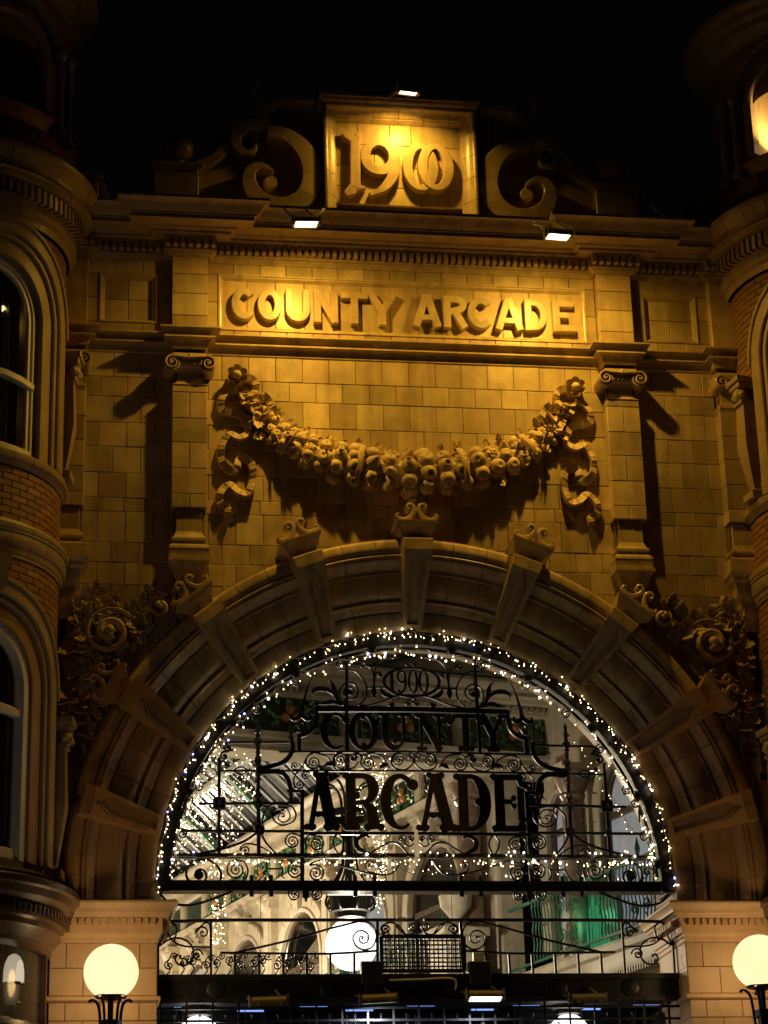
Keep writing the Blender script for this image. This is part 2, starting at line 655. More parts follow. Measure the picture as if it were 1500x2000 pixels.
# backing behind the stones: one wall with the arch cut out
bk = MB()
N = 48
for i in range(N):
    a0, a1 = PI * i / N, PI * (i + 1) / N
    def outer(a):
        c_, s_ = math.cos(a), math.sin(a)
        k = min(4.3 / max(abs(c_), 1e-6), (13.9 - AX) / max(s_, 1e-6))
        return (c_ * k, AX + s_ * k)
    p0, p1 = (3.62 * math.cos(a0), AX + 3.62 * math.sin(a0)), (3.62 * math.cos(a1), AX + 3.62 * math.sin(a1))
    q0, q1 = outer(a0), outer(a1)
    bk.add([(p0[0], .035, p0[1]), (p1[0], .035, p1[1]), (q1[0], .035, q1[1]), (q0[0], .035, q0[1])], [(0, 1, 2, 3)])
bk.box(-4.3, -3.5, .035, .3, 0, AX)
bk.box(3.5, 4.3, .035, .3, 0, AX)
bk.add([(-4.3, .5, 9.6), (4.3, .5, 9.6), (4.3, .5, 13.9), (-4.3, .5, 13.9)], [(0, 1, 2, 3)])
bk.build('wall_core', JOINT, BLD)

ZC = [9.75, 10.01, 10.245, 10.61, 10.775, 11.08, 11.395, 11.69, 12.01, 12.255, 12.56]
low = [AX + .02, 6.9, 7.3, 7.7, 8.05, 8.4, 8.75, 9.1, 9.45, 9.75]
courses(low + ZC[1:], -2.40, 2.40, .312, 0, .03, FAI, 'stone', BLD, offs=.2, clip=3.70)
courses(low + ZC[1:], -3.90, -2.66, .312, 0, .03, FAI, 'stone', BLD, offs=.35, clip=3.70)
courses(low + ZC[1:], 2.66, 3.90, .312, 0, .03, FAI, 'stone', BLD, offs=.1, clip=3.70)

# --- pilasters
def pilaster(s):
    xc = s * 2.53
    p = MB()
    p.box(xc - .17, xc + .17, -.12, .03, 10.0, 12.56)
    po = p.build('pilaster', JOINT, BLD)
    zs = [10.61, 10.775, 11.08, 11.395, 11.69, 12.01, 12.09]
    for k in range(len(zs) - 1):
        if zs[k + 1] - zs[k] < .1:
            cuts = [-.20, .20]
        else:
            cuts = [-.20, 0.0, .20] if k % 2 == 0 else [-.20, .20]
        for a, b in zip(cuts, cuts[1:]):
            q = MB()
            q.rect(xc + a + .003, xc + b - .003, zs[k] + .003, zs[k + 1] - .003, -.19 + rnd.uniform(-.002, .002), .0, .006)
            q.build('stone', FAI, po)
    q = MB(); q.rect(xc - .145, xc + .145, 10.27, 10.605, -.15, 0, .006); q.build('stone', FAI, po)
    # moulded base
    q = MB()
    q.sweep([(xc - .145, .0), (xc - .145, -.15), (xc + .145, -.15), (xc + .145, .0)],
            [(0, 10.34), (.012, 10.30), (.03, 10.265), (.05, 10.25), (.05, 10.225), (.03, 10.21), (.03, 10.185), (.055, 10.165),
             (.075, 10.145), (.08, 10.115), (.075, 10.10), (.075, 10.0), (0, 10.0)])
    q.build('pilaster_base', FAIM, po, True)
    # ledge and corbel under the base
    q = MB()
    q.sweep([(xc - .17, .0), (xc - .17, -.20), (xc + .17, -.20), (xc + .17, .0)],
            [(0, 9.995), (.06, 9.995), (.06, 9.965), (.045, 9.95), (.02, 9.92), (.0, 9.88), (-.03, 9.80), (-.06, 9.60), (-.09, 9.35)])
    q.build('corbel', FAIM, po, True)
    # capital: flared neck, echinus, two volutes
    q = MB()
    q.sweep([(xc - .17, .0), (xc - .17, -.17), (xc + .17, -.17), (xc + .17, .0)],
            [(.02, 12.085), (.02, 12.10), (.03, 12.105), (-.02, 12.14), (-.035, 12.20), (-.03, 12.27), (0, 12.31), (.03, 12.33), (.03, 12.36),
             (.05, 12.38), (.06, 12.42), (.05, 12.46), (.02, 12.47), (.02, 12.5)])
    cap = q.build('capital', FAIM, po, True)
    for t in (-1, 1):
        q = MB()
        cx = xc + t * .205
        q.disc(cx, 12.335, .088, -.27, .0, 20, .012)
        sp = spiral(cx, 12.335, .088, .012, 90, -1.6 * t)
        q.stroke(sp, [.026, .022, .018, .012], -.302, -.26, .006)
        q.disc(cx, 12.335, .016, -.305, -.26, 10, .004)
        q.stroke([(cx - t * .0, 12.423), (xc, 12.405)], .02, -.295, -.2, .004)
        # side pulvin
        q.tube([(cx, -.27, 12.335), (cx, -.18, 12.335), (cx, -.02, 12.335)], [.086, .07, .088], 16)
        q.build('volute', FAIM, cap, True)
    for ex, ey, ez, er in [(xc - .10 + k * .05, -.235, 12.345, .021) for k in range(5)] + [(xc, -.25, 12.44, .022), (xc - .03, -.245, 12.43, .014), (xc + .03, -.245, 12.43, .014)]:
        q = MB(); q.sphere((ex, ey, ez), er, 8, 5, (1, 1, 1.3)); q.build('egg', FAIM, cap, 'full')
    return po


for s in (-1, 1):
    pilaster(s)


def side_pilaster(s):
    """narrow half pilaster in the corner beside the tower"""
    xa, xb = 3.70, 4.02
    M_ = lambda mb: mb if s > 0 else mb.mirrored()
    q = MB(); q.rect(xa + .02, xb, 10.0, 12.56, -.10, .03)
    po = M_(q).build('corner_pilaster', JOINT, BLD)
    zs = [10.61, 10.775, 11.08, 11.395, 11.69, 12.01, 12.09]
    for k in range(len(zs) - 1):
        q = MB(); q.rect(xa, xb, zs[k] + .003, zs[k + 1] - .003, -.17, 0, .006)
        M_(q).build('stone', FAI, po)
    q = MB(); q.rect(xa + .04, xb, 10.27, 10.605, -.14, 0, .006); M_(q).build('stone', FAI, po)
    q = MB(); q.rect(xa, xb, 12.78, 13.74, -.14, 0, .006); M_(q).build('stone', FAI, po)
    q = MB()
    q.sweep([(xa + .04, .0), (xa + .04, -.14), (xb, -.14)],
            [(0, 10.34), (.012, 10.30), (.05, 10.25), (.05, 10.225), (.03, 10.21), (.03, 10.185), (.075, 10.145), (.075, 10.0), (0, 10.0)])
    M_(q).build('pilaster_base', FAIM, po, True)
    q = MB()
    q.sweep([(xa + .02, .0), (xa + .02, -.2), (xb, -.2)],
            [(0, 9.995), (.08, 9.995), (.08, 9.96), (.05, 9.93), (.04, 9.88), (.02, 9.86), (0, 9.80), (0, 9.70), (-.04, 9.64), (-.04, 9.5), (-.09, 9.3)])
    M_(q).build('corbel', FAIM, po, True)
    q = MB()
    q.sweep([(xa + .02, .0), (xa + .02, -.16), (xb, -.16)],
            [(.0, 12.02), (.02, 12.05), (-.02, 12.12), (-.02, 12.22), (.03, 12.3), (.03, 12.36), (.06, 12.40), (.06, 12.45), (.02, 12.5)])
    cap = M_(q).build('capital', FAIM, po, True)
    q = MB()
    q.disc(xa + .03, 12.335, .085, -.27, .0, 18, .012)
    q.stroke(spiral(xa + .03, 12.335, .088, .012, 90, 1.6), [.026, .022, .018, .012], -.30, -.26, .006)
    M_(q).build('volute', FAIM, cap, True)


for s in (-1, 1):
    side_pilaster(s)

# --- string course, frieze, cornice, each broken forward over the pilasters
def broken(base, fwd, x0=-4.1, x1=4.1, pw=.21, edge=True):
    p = [(x0, base)]
    if edge:
        p = [(x0, base - fwd * .8), (-3.70, base - fwd * .8), (-3.70, base)]
    for xc in (-2.53, 2.53):
        p += [(xc - pw, base), (xc - pw, base - fwd), (xc + pw, base - fwd), (xc + pw, base)]
    if edge:
        p += [(3.70, base), (3.70, base - fwd * .8), (x1, base - fwd * .8)]
    else:
        p += [(x1, base)]
    return p


q = MB()
q.sweep(broken(0.0, .19, pw=.20),
        [(-.02, 12.79), (.10, 12.785), (.145, 12.78), (.145, 12.762), (.075, 12.752), (.045, 12.735), (.034, 12.71), (.034, 12.685), (.095, 12.682),
         (.095, 12.664), (.045, 12.652), (.024, 12.63), (.014, 12.60), (.012, 12.57), (-.02, 12.55)])
q.build('string_course', FAIM, BLD, True)

# frieze stones
def frieze_bay(x0, x1, px0, px1, pz0, pz1, yf=-.02):
    q = MB(); q.rect(x0, x1, 12.76, 13.75, yf + .06, .05, 0)
    fr = q.build('frieze', JOINT, BLD)
    # the sunk panel: border stones, then panel stones set back
    zs = [12.79, pz0, pz1, 13.745]
    def row(za, zb, xa, xb, w, y, nm='stone'):
        n = max(1, round((xb - xa) / w))
        for i in range(n):
            t = MB()
            t.rect(xa + (xb - xa) * i / n + .003, xa + (xb - xa) * (i + 1) / n - .003, za + .003, zb - .003, y + rnd.uniform(-.0015, .0015), y + .06, .005)
            t.build(nm, FAI, fr)
    row(zs[0], zs[1], x0, x1, .30, yf)
    row(zs[2], zs[3], x0, x1, .31, yf)
    zm = [pz0 + (pz1 - pz0) * k / 2 for k in range(3)]
    for k in range(2):
        row(zm[k], zm[k + 1], x0, px0, .3, yf)
        row(zm[k], zm[k + 1], px1, x1, .3, yf)
    if px1 - px0 > 2:
        row(pz0, pz1, px0, px1, .335, yf + .045)
    else:
        row(pz0, (pz0 + pz1) / 2, px0, px1, .3, yf + .045)
        row((pz0 + pz1) / 2, pz1, px0, px1, .35, yf + .045)
    # moulded frame round the sunk panel
    t = MB()
    fw = [(px0, pz0), (px1, pz0), (px1, pz1), (px0, pz1)]
    rings = []
    for c_, y in ((-.004, yf - .001), (.0, yf - .014), (.012, yf - .014), (.022, yf + .0), (.034, yf + .004), (.044, yf + .02), (.06, yf + .043)):
        rings.append([(x, y, z) for x, z in inset(fw, c_)] if c_ != 0 else [(x, y, z) for x, z in fw])
    vs = [p for r_ in rings for p in r_]
    fs = [(k * 4 + i, k * 4 + (i + 1) % 4, (k + 1) * 4 + (i + 1) % 4, (k + 1) * 4 + i) for k in range(len(rings) - 1) for i in range(4)]
    t.add(vs, fs)
    t.build('panel_frame', FAIM, fr)
    return fr


FR = frieze_bay(-2.32, 2.32, -2.19, 2.20, 12.885, 13.60)
frieze_bay(-3.72, -2.74, -3.56, -2.90, 12.93, 13.55, -.03)
frieze_bay(2.74, 3.72, 2.90, 3.56, 12.93, 13.55, -.03)
for s in (-1, 1):
    xc = s * 2.53
    q = MB(); q.rect(xc - .19, xc + .19, 12.76, 13.75, -.12, .03); po = q.build('pilaster_block', JOINT, BLD)
    zz = [12.79, 12.99, 13.27, 13.52, 13.745]
    for a, b in zip(zz, zz[1:]):
        q = MB(); q.rect(xc - .205, xc + .205, a + .003, b - .003, -.16, 0, .006); q.build('stone', FAI, po)

# cornice in three beds
q = MB()
q.sweep(broken(0.0, .16, pw=.21),
        [(-.02, 13.735), (.035, 13.735), (.045, 13.75), (.06, 13.76), (.075, 13.785), (.10, 13.79), (.10, 13.80), (.10, 13.93), (-.02, 13.93)])
CO = q.build('cornice', FAIM, BLD, True)
q = MB()
q.sweep(broken(0.0, .16, pw=.21, edge=False),
        [(-.02, 13.925), (.24, 13.925), (.25, 13.935), (.25, 13.955), (.30, 13.965), (.32, 13.985), (.50, 13.985), (.50, 14.03), (.52, 14.035), (.52, 14.05),
         (.55, 14.07), (.58, 14.11), (.62, 14.15), (.66, 14.165), (.66, 14.20), (.64, 14.205), (.2, 14.26), (-.1, 14.30)])
cc = q.build('cornice_top', FAIM, CO, True)
# joints of the cornice: thin shadow gaps shown as separate cover pieces are too fine; the dentils are separate
def dentil_run(xa, xb, y, n=None):
    L_ = xb - xa
    n = n or max(1, round(L_ / .083))
    for i in range(n):
        x = xa + L_ * (i + .5) / n
        t = MB()
        t.box(x - .024, x + .024, y - .095, y - .0, 13.812, 13.918)
        t.build('dentil', FAIM, CO)


dentil_run(-2.29, 2.29, -.10)
for s in (-1, 1):
    xc = s * 2.53
    dentil_run(xc - .31, xc + .31, -.26)
    for k in range(2):
        t = MB(); x = xc - (.31) * 1
    a, b = sorted((s * 2.86, s * 3.62))
    dentil_run(a, b, -.10)
    a, b = sorted((s * 3.62, s * 4.0))
    dentil_run(a, b, -.23)

# cornice back: flashing on top
q = MB(); q.box(-4.2, 4.2, -.55, .5, 14.24, 14.262)
q.build('lead_flashing', LEAD, CO)

# --- big arch: moulded voussoirs between nine keystones
PROF = [(3.84, .06), (3.845, -.10), (3.825, -.17), (3.79, -.215), (3.74, -.235), (3.70, -.235), (3.672, -.215), (3.66, -.17), (3.652, -.175), (3.645, -.205),
        (3.63, -.215), (3.615, -.205), (3.608, -.175), (3.602, -.19), (3.588, -.195), (3.578, -.18), (3.565, -.12), (3.545, -.05), (3.52, .02), (3.505, .045),
        (3.50, .02), (3.475, .015), (3.47, .05), (3.42, .055), (3.35, .08), (3.30, .12), (3.265, .18), (3.24, .26), (3.225, .285), (3.215, .24), (3.195, .235),
        (3.185, .27), (3.16, .30), (3.12, .34), (3.105, .385), (3.095, .385), (3.09, .35), (3.02, .36), (2.95, .375), (2.915, .385), (2.90, .40), (2.895, .5), (2.895, .98)]
PROF = [(r_ - .19 * .42 * (y + .2), -.2 + (y + .2) * .58) if y < .9 else (r_ - .045, y) for r_, y in PROF]
q = MB()
q.arch([(r_ + .012, y + .012) for r_, y in PROF], 0, 180, 96, 0, AX)
q.sweep([(0, 0), (0, 0.001)], [(0, 0)], False) if False else None
AR = q.build('great_arch', JOINT, BLD)
STEP = 19.5
angs = [90 - STEP * k for k in range(-4, 5)]
gaps = []
for a, b in zip(angs[1:], angs[:-1]):
    pass
bounds = sorted(angs)
segs = [(bounds[i] + 1.0, bounds[i + 1] - 1.0) for i in range(8)]
for a, b in segs:
    for k in range(3):
        a0 = a + (b - a) * k / 3 + .06
        a1 = a + (b - a) * (k + 1) / 3 - .06
        q = MB(); q.arch(PROF, a0, a1, 6, 0, AX)
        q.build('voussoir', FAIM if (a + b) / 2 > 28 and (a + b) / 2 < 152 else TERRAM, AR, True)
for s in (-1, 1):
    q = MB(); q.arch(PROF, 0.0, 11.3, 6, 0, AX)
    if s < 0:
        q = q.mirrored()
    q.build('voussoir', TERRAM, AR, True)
    # stilted legs below the springing
    vs = []
    fs = []
    m_ = len(PROF)
    for z in (6.17, AX - .004):
        vs += [(s * r_, y, z) for r_, y in PROF]
    fs = [(k, k + 1, m_ + k + 1, m_ + k) for k in range(m_ - 1)]
    q = MB(); q.add(vs, fs)
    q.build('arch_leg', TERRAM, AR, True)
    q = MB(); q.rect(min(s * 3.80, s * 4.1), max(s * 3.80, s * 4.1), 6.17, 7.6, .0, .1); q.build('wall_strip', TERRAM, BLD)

# --- keystones
def keystone_meshes():
    def P(b, a, h=0.0):
        # a: 0 outer .. 1 inner along the sloping face, b: -1..1 across, h: out of the face
        rr = 3.73 + (2.862 - 3.73) * a
        t = (.168 + (.105 - .168) * a) * b
        y = -.49 + (.105 + .49) * max(0.0, (a - .14) / .86)
        return (t + 0, y - h * .88, rr - h * .47)
    core = MB()
    h0 = -.035
    core.add([P(-1, 0, h0), P(1, 0, h0), P(1, .14, h0), P(-1, .14, h0), P(1, 1, h0), P(-1, 1, h0),
              (-.168, .12, 3.73), (.168, .12, 3.73), (.158, .12, 3.61), (-.158, .12, 3.61), (.105, .42, 2.89), (-.105, .42, 2.89)],
             [(0, 1, 2, 3), (3, 2, 4, 5), (0, 6, 7, 1), (1, 7, 8, 2), (2, 8, 10, 4), (0, 3, 9, 6), (3, 5, 11, 9), (4, 10, 11, 5)])
    fr = MB()

    def piece(poly):
        n = len(poly)
        vs = [P(b, a, .0) for b, a in poly] + [P(b, a, h0 - .02) for b, a in poly]
        fr.add(vs, [tuple(range(n))] + [(i, (i + 1) % n, n + (i + 1) % n, n + i) for i in range(n)])
    piece([(-1, 0), (1, 0), (1, .139), (-1, .139)])
    piece([(0, .14), (1, .14), (1, .36), (.62, .36), (.56, .30), (.34, .265), (.14, .22), (0, .15)])
    piece([(-1, .14), (0, .14), (0, .15), (-.14, .22), (-.34, .265), (-.56, .30), (-.62, .36), (-1, .36)])
    piece([(-1, .36), (-.62, .36), (-.62, .95), (-1, .95)])
    piece([(.62, .36), (1, .36), (1, .95), (.62, .95)])
    piece([(-1, .95), (1, .95), (1, 1), (-1, 1)])
    # thin inner bead
    bead = MB()
    bead.tube([P(-.54, .93, -.01), P(-.54, .38, -.01), P(-.30, .31, -.01), P(0, .22, -.01), P(.30, .31, -.01), P(.54, .38, -.01), P(.54, .93, -.01)], .006, 5)
    cap = MB()
    def loft(secs):
        vs = []
        for r_, t, yf in secs:
            vs += [(-t, .1, r_), (-t, yf, r_), (t, yf, r_), (t, .1, r_)]
        fs = []
        for k in range(len(secs) - 1):
            for i in range(4):
                fs.append((k * 4 + i, k * 4 + (i + 1) % 4, (k + 1) * 4 + (i + 1) % 4, (k + 1) * 4 + i))
        fs.append((0, 3, 2, 1)); k = (len(secs) - 1) * 4
        fs.append((k, k + 1, k + 2, k + 3))
        cap.add(vs, fs)
    loft([(3.70, .145, -.28), (3.79, .145, -.29), (3.80, .152, -.30), (3.83, .16, -.32), (3.85, .18, -.37), (3.865, .19, -.385), (3.885, .205, -.42), (3.91, .222, -.455),
          (3.925, .232, -.47), (3.93, .24, -.475), (3.955, .24, -.478), (3.958, .235, -.47)])
    scr = MB()
    for t in (-1, 1):
        pts = [(t * .222, 3.975), (t * .225, 4.01), (t * .20, 4.03), (t * .18, 4.005)]
        main = [(t * .20, 3.985), (t * .16, 3.972), (t * .11, 3.98), (t * .06, 4.02), (t * .03, 4.09), (t * .035, 4.13), (t * .06, 4.155), (t * .095, 4.15), (t * .105, 4.12), (t * .085, 4.10), (t * .068, 4.112)]
        scr.stroke(catmull(main, 4), [.05, .055, .045, .035, .022], -.44 - .002 * t, -.30, .010)
        scr.stroke(catmull([(t * .19, 3.988), (t * .225, 4.0), (t * .228, 4.03), (t * .20, 4.045)], 4), [.045, .03, .018], -.437 - .002 * t, -.31, .008)
    scr.box(-.22, .22, -.44, .0, 3.955, 3.972)
    return core, fr, bead, cap, scr


kc, kf, kb, kcap, kscr = keystone_meshes()
proto = None
def rot_obj(o, ang):
    o.location = (0, 0, AX)
    o.rotation_euler = (0, R(ang), 0)


first = {}
for k in range(-4, 5):
    ang = k * STEP
    if not first:
        parts = []
        first['keystone'] = kc.build('keystone', FAIM).data
        bpy.data.objects.remove(bpy.data.objects['keystone'])
        for nm, mb, sm in (('keystone_panel_frame', kf, False), ('bead', kb, True), ('keystone_cap', kcap, True), ('scroll', kscr, True)):
            oo = mb.build(nm, FAIM, None, sm)
            first[nm] = oo.data
            bpy.data.objects.remove(oo)
    ks = link('keystone', first['keystone'], BLD)
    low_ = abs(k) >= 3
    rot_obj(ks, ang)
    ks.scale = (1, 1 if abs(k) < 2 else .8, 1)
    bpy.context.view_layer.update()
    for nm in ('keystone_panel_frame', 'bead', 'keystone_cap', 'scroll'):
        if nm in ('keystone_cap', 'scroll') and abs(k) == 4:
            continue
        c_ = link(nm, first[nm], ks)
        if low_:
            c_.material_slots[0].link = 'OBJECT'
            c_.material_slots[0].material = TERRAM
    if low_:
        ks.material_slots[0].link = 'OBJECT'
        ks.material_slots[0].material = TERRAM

# --- garland
GP = [(-1.93, 12.08), (-1.80, 11.88), (-1.62, 11.66), (-1.40, 11.48), (-1.12, 11.34), (-.80, 11.23), (-.40, 11.15), (0, 11.12),
      (.40, 11.15), (.80, 11.23), (1.12, 11.34), (1.40, 11.48), (1.62, 11.66), (1.80, 11.88), (1.93, 12.08)]
GR = [.07, .10, .135, .165, .195, .22, .24, .25, .24, .22, .195, .165, .135, .10, .07]
gp = catmull(GP, 6)
grr = [x[0] for x in catmull([(a, 0) for a in GR], 6)]
q = MB()
q.tube([(p[0], -.02 - r_ * .30, p[1]) for p, r_ in zip(gp, grr)], [r_ * .66 for r_ in grr], 10)
GA = q.build('garland', CARVE, BLD, True)


def leaf_mesh(l, w, curl=.3, lobes=3, th=.012):
    """a lobed leaf from the origin along +x, dished, with its own thickness"""
    mb = MB()
    n = 9
    top, bot = [], []
    for i in range(n):
        t = i / (n - 1)
        ww = w * (math.sin(PI * min(1, t * 1.02 + .02)) ** .75) * (1 + .22 * math.cos(t * lobes * 2 * PI))
        if i == n - 1:
            ww = .003
        zc = curl * l * t * t
        top.append([(l * t, -ww, zc + ww * .35), (l * t, -ww * .45, zc + .0), (l * t, 0, zc + ww * .18), (l * t, ww * .45, zc), (l * t, ww, zc + ww * .35)])
    vs = [p for row in top for p in row] + [(x, y, z - th) for row in top for x, y, z in row]
    m_ = 5
    N_ = n * m_
    fs = []
    for i in range(n - 1):
        for k in range(m_ - 1):
            fs.append((i * m_ + k, (i + 1) * m_ + k, (i + 1) * m_ + k + 1, i * m_ + k + 1))
            fs.append((N_ + i * m_ + k, N_ + i * m_ + k + 1, N_ + (i + 1) * m_ + k + 1, N_ + (i + 1) * m_ + k))
        fs.append((i * m_, N_ + i * m_, N_ + (i + 1) * m_, (i + 1) * m_))
        fs.append((i * m_ + 4, (i + 1) * m_ + 4, N_ + (i + 1) * m_ + 4, N_ + i * m_ + 4))
    mb.add(vs, fs)
    return mb


def frame(loc, xdir, normal):
    x = Vector(xdir).normalized()
    z = Vector(normal)
    z = (z - x * z.dot(x)).normalized()
    y = z.cross(x)
    M_ = Matrix((x, y, z)).transposed().to_4x4()
    M_.translation = Vector(loc)
    return M_


def fruit_mesh(kind):
    q = MB()
    if kind == 0:      # apple with dimple and calyx
        q.lathe([(0, -.82), (.4, -.86), (.75, -.6), (.98, -.1), (.98, .25), (.78, .68), (.45, .88), (.2, .82), (.06, .66), (0, .62)], n=14)
        q.sphere((0, 0, .74), .10, 6, 4)
    elif kind == 1:    # pomegranate with crown
        q.lathe([(0, -.9), (.5, -.8), (.9, -.35), (.98, .1), (.8, .55), (.45, .82), (.30, .88), (.26, .98), (.42, 1.2), (.36, 1.22), (.2, 1.0), (0, .9)], n=12)
    elif kind == 2:    # pear / lemon
        q.lathe([(0, -.85), (.45, -.8), (.8, -.45), (.86, 0), (.66, .5), (.38, .9), (.2, 1.15), (.12, 1.25), (0, 1.27)], n=12)
    elif kind == 3:    # split peach
        q.lathe([(0, -.9), (.5, -.8), (.9, -.3), (.95, .2), (.7, .65), (.3, .85), (0, .8)], n=14)
        q.v = [(x * (1 - .16 * math.exp(-(y / .12) ** 2) * (z > -.5)), y, z * (1 - .14 * math.exp(-(y / .14) ** 2))) for x, y, z in q.v]
    else:              # open rose
        for k in range(5):
            a = 2 * PI * k / 5
            q.sphere((.55 * math.cos(a), .55 * math.sin(a), .1), .5, 8, 5, (1, 1, .55))
        for k in range(5):
            a = 2 * PI * (k + .5) / 5
            q.sphere((.28 * math.cos(a), .28 * math.sin(a), .35), .32, 8, 5, (1, 1, .6))
        q.sphere((0, 0, .5), .2, 7, 5)
    return q


fm = []
for k in range(5):
    oo = fruit_mesh(k).build('fruit', CARVE, None, 'full')
    fm.append(oo.data)
    bpy.data.objects.remove(oo)
lm = []
for l, w_, c_, lo in ((.16, .05, .25, 3), (.14, .042, -.3, 2), (.19, .055, .4, 4), (.12, .04, .1, 3)):
    oo = leaf_mesh(l, w_, c_, lo).build('leaf', CARVE, None, True)
    lm.append(oo.data)
    bpy.data.objects.remove(oo)


def place(me, nm, parent, M_, s=1.0, mt=None):
    o_ = link(nm, me, parent)
    o_.matrix_parent_inverse = Matrix.Identity(4) if parent.type != 'EMPTY' else o_.matrix_parent_inverse
    loc, rt, _ = M_.decompose()
    o_.location = loc
    o_.rotation_euler = rt.to_euler()
    o_.scale = (s, s, s) if not isinstance(s, tuple) else s
    return o_


rnd = random.Random(5)
cum = [0]
for a, b in zip(gp, gp[1:]):
    cum.append(cum[-1] + math.hypot(b[0] - a[0], b[1] - a[1]))
tot = cum[-1]
def gat(s_):
    for i in range(len(cum) - 1):
        if cum[i + 1] >= s_:
            t = (s_ - cum[i]) / (cum[i + 1] - cum[i])
            a, b = gp[i], gp[i + 1]
            dx, dz = v2(a, b); l = math.hypot(dx, dz)
            return (a[0] + dx * t, a[1] + dz * t), (dx / l, dz / l), grr[i] + (grr[i + 1] - grr[i]) * t
    return gp[-1], (0, 1), grr[-1]


s_ = .34
rowi = 0
while s_ < tot - .34:
    (x, z), (tx, tz), rr = gat(s_)
    nrow = 4 if rr > .15 else 3 if rr > .105 else 2
    for j in range(nrow):
        ph = -62 + 140 * (j + .5 * (rowi % 2) - .25) / max(1, nrow - 1) - 10 + rnd.uniform(-8, 8)   # 90 = up, 0 = out to the street
        fr_ = rr * rnd.uniform(.37, .47) if rr > .12 else rr * .55
        nx_, ny_, nz_ = -tz * math.sin(R(ph)), -math.cos(R(ph)), tx * math.sin(R(ph))
        c_ = (x + nx_ * rr * .82 + tx * rnd.uniform(-.02, .02), -.03 - rr * .36 + ny_ * rr * .42, z + nz_ * rr * .82 + rnd.uniform(-.012, .012))
        kind = rnd.choice([0, 0, 1, 2, 3, 3, 0, 4])
        nrm = Vector((nx_, ny_ * 1.2, nz_)) + Vector((rnd.uniform(-.5, .5), rnd.uniform(-.3, .3), rnd.uniform(-.5, .5)))
        place(fm[kind], 'fruit', GA, frame(c_, Vector(nrm).cross(Vector((rnd.uniform(-1, 1), .2, rnd.uniform(-1, 1)))), nrm), fr_)
    for j in range(4):
        ph = rnd.choice([100, 80, 95, -70, 20, 105, 88, -60]) + rnd.uniform(-20, 20)
        nx_, ny_, nz_ = -tz * math.sin(R(ph)), -math.cos(R(ph)), tx * math.sin(R(ph))
        c_ = (x + nx_ * rr * .90, -.03 - rr * .36 + ny_ * rr * .42, z + nz_ * rr * .86)
        dd = Vector((nx_ + tx * rnd.uniform(-1, 1), ny_ * .5 + rnd.uniform(-.3, .2), nz_ + tz * rnd.uniform(-1, 1)))
        place(lm[rnd.randrange(4)], 'leaf', GA, frame(c_, dd, (nx_ + rnd.uniform(-.3, .3), ny_ - .5, nz_ + rnd.uniform(-.3, .3))), rnd.uniform(.6, .95))
    s_ += rr * .86
    rowi += 1
# leafy ends where the garland is tied, with acanthus leaves and tassels
for s in (-1, 1):
    for k in range(13):
        t = k / 12
        s0 = .02 + t * .40
        (x, z), (tx, tz), rr = gat(s0 if s < 0 else tot - s0)
        if s > 0:
            tx, tz = -tx, -tz
        sd = (-1) ** k
        dd = Vector((tx * rnd.uniform(.3, 1.2) - tz * sd * rnd.uniform(.3, 1.2), -rnd.uniform(.1, .7), tz * rnd.uniform(.3, 1.2) + tx * sd * rnd.uniform(.3, 1.2)))
        place(lm[2 if k % 2 else 0], 'leaf', GA, frame((x - tx * .03, -.075 - .015 * (k % 3), z - tz * .03), dd, (rnd.uniform(-.6, .6), -1, rnd.uniform(-.2, .8))), rnd.uniform(.55, 1.0) * (1.0 + .2 * (k > 6)))
    # bands tied across the garland
for xx in (-1.42, -.62, .60, 1.40):
    i = min(range(len(gp)), key=lambda k: abs(gp[k][0] - xx))
    (x, z), rr = gp[i], grr[i]
    dx, dz = v2(gp[i - 1], gp[i + 1]); l = math.hypot(dx, dz); dx /= l; dz /= l
    q = MB()
    pts = []
    for a in range(-80, 115, 12):
        pts.append((x - dz * math.sin(R(a)) * rr * 1.18, -.03 - rr * .36 - math.cos(R(a)) * rr * .80, z + dx * math.sin(R(a)) * rr * 1.18))
    vs = []
    for p in pts:
        for t in (-.035, -.018, .018, .035):
            vs.append((p[0] + dx * t, p[1] + (.012 if abs(t) > .02 else 0), p[2] + dz * t))
    q.add(vs, [(i_ * 4 + k, i_ * 4 + k + 1, (i_ + 1) * 4 + k + 1, (i_ + 1) * 4 + k) for i_ in range(len(pts) - 1) for k in range(3)])
    q.build('tie_band', CARVE, GA, True)

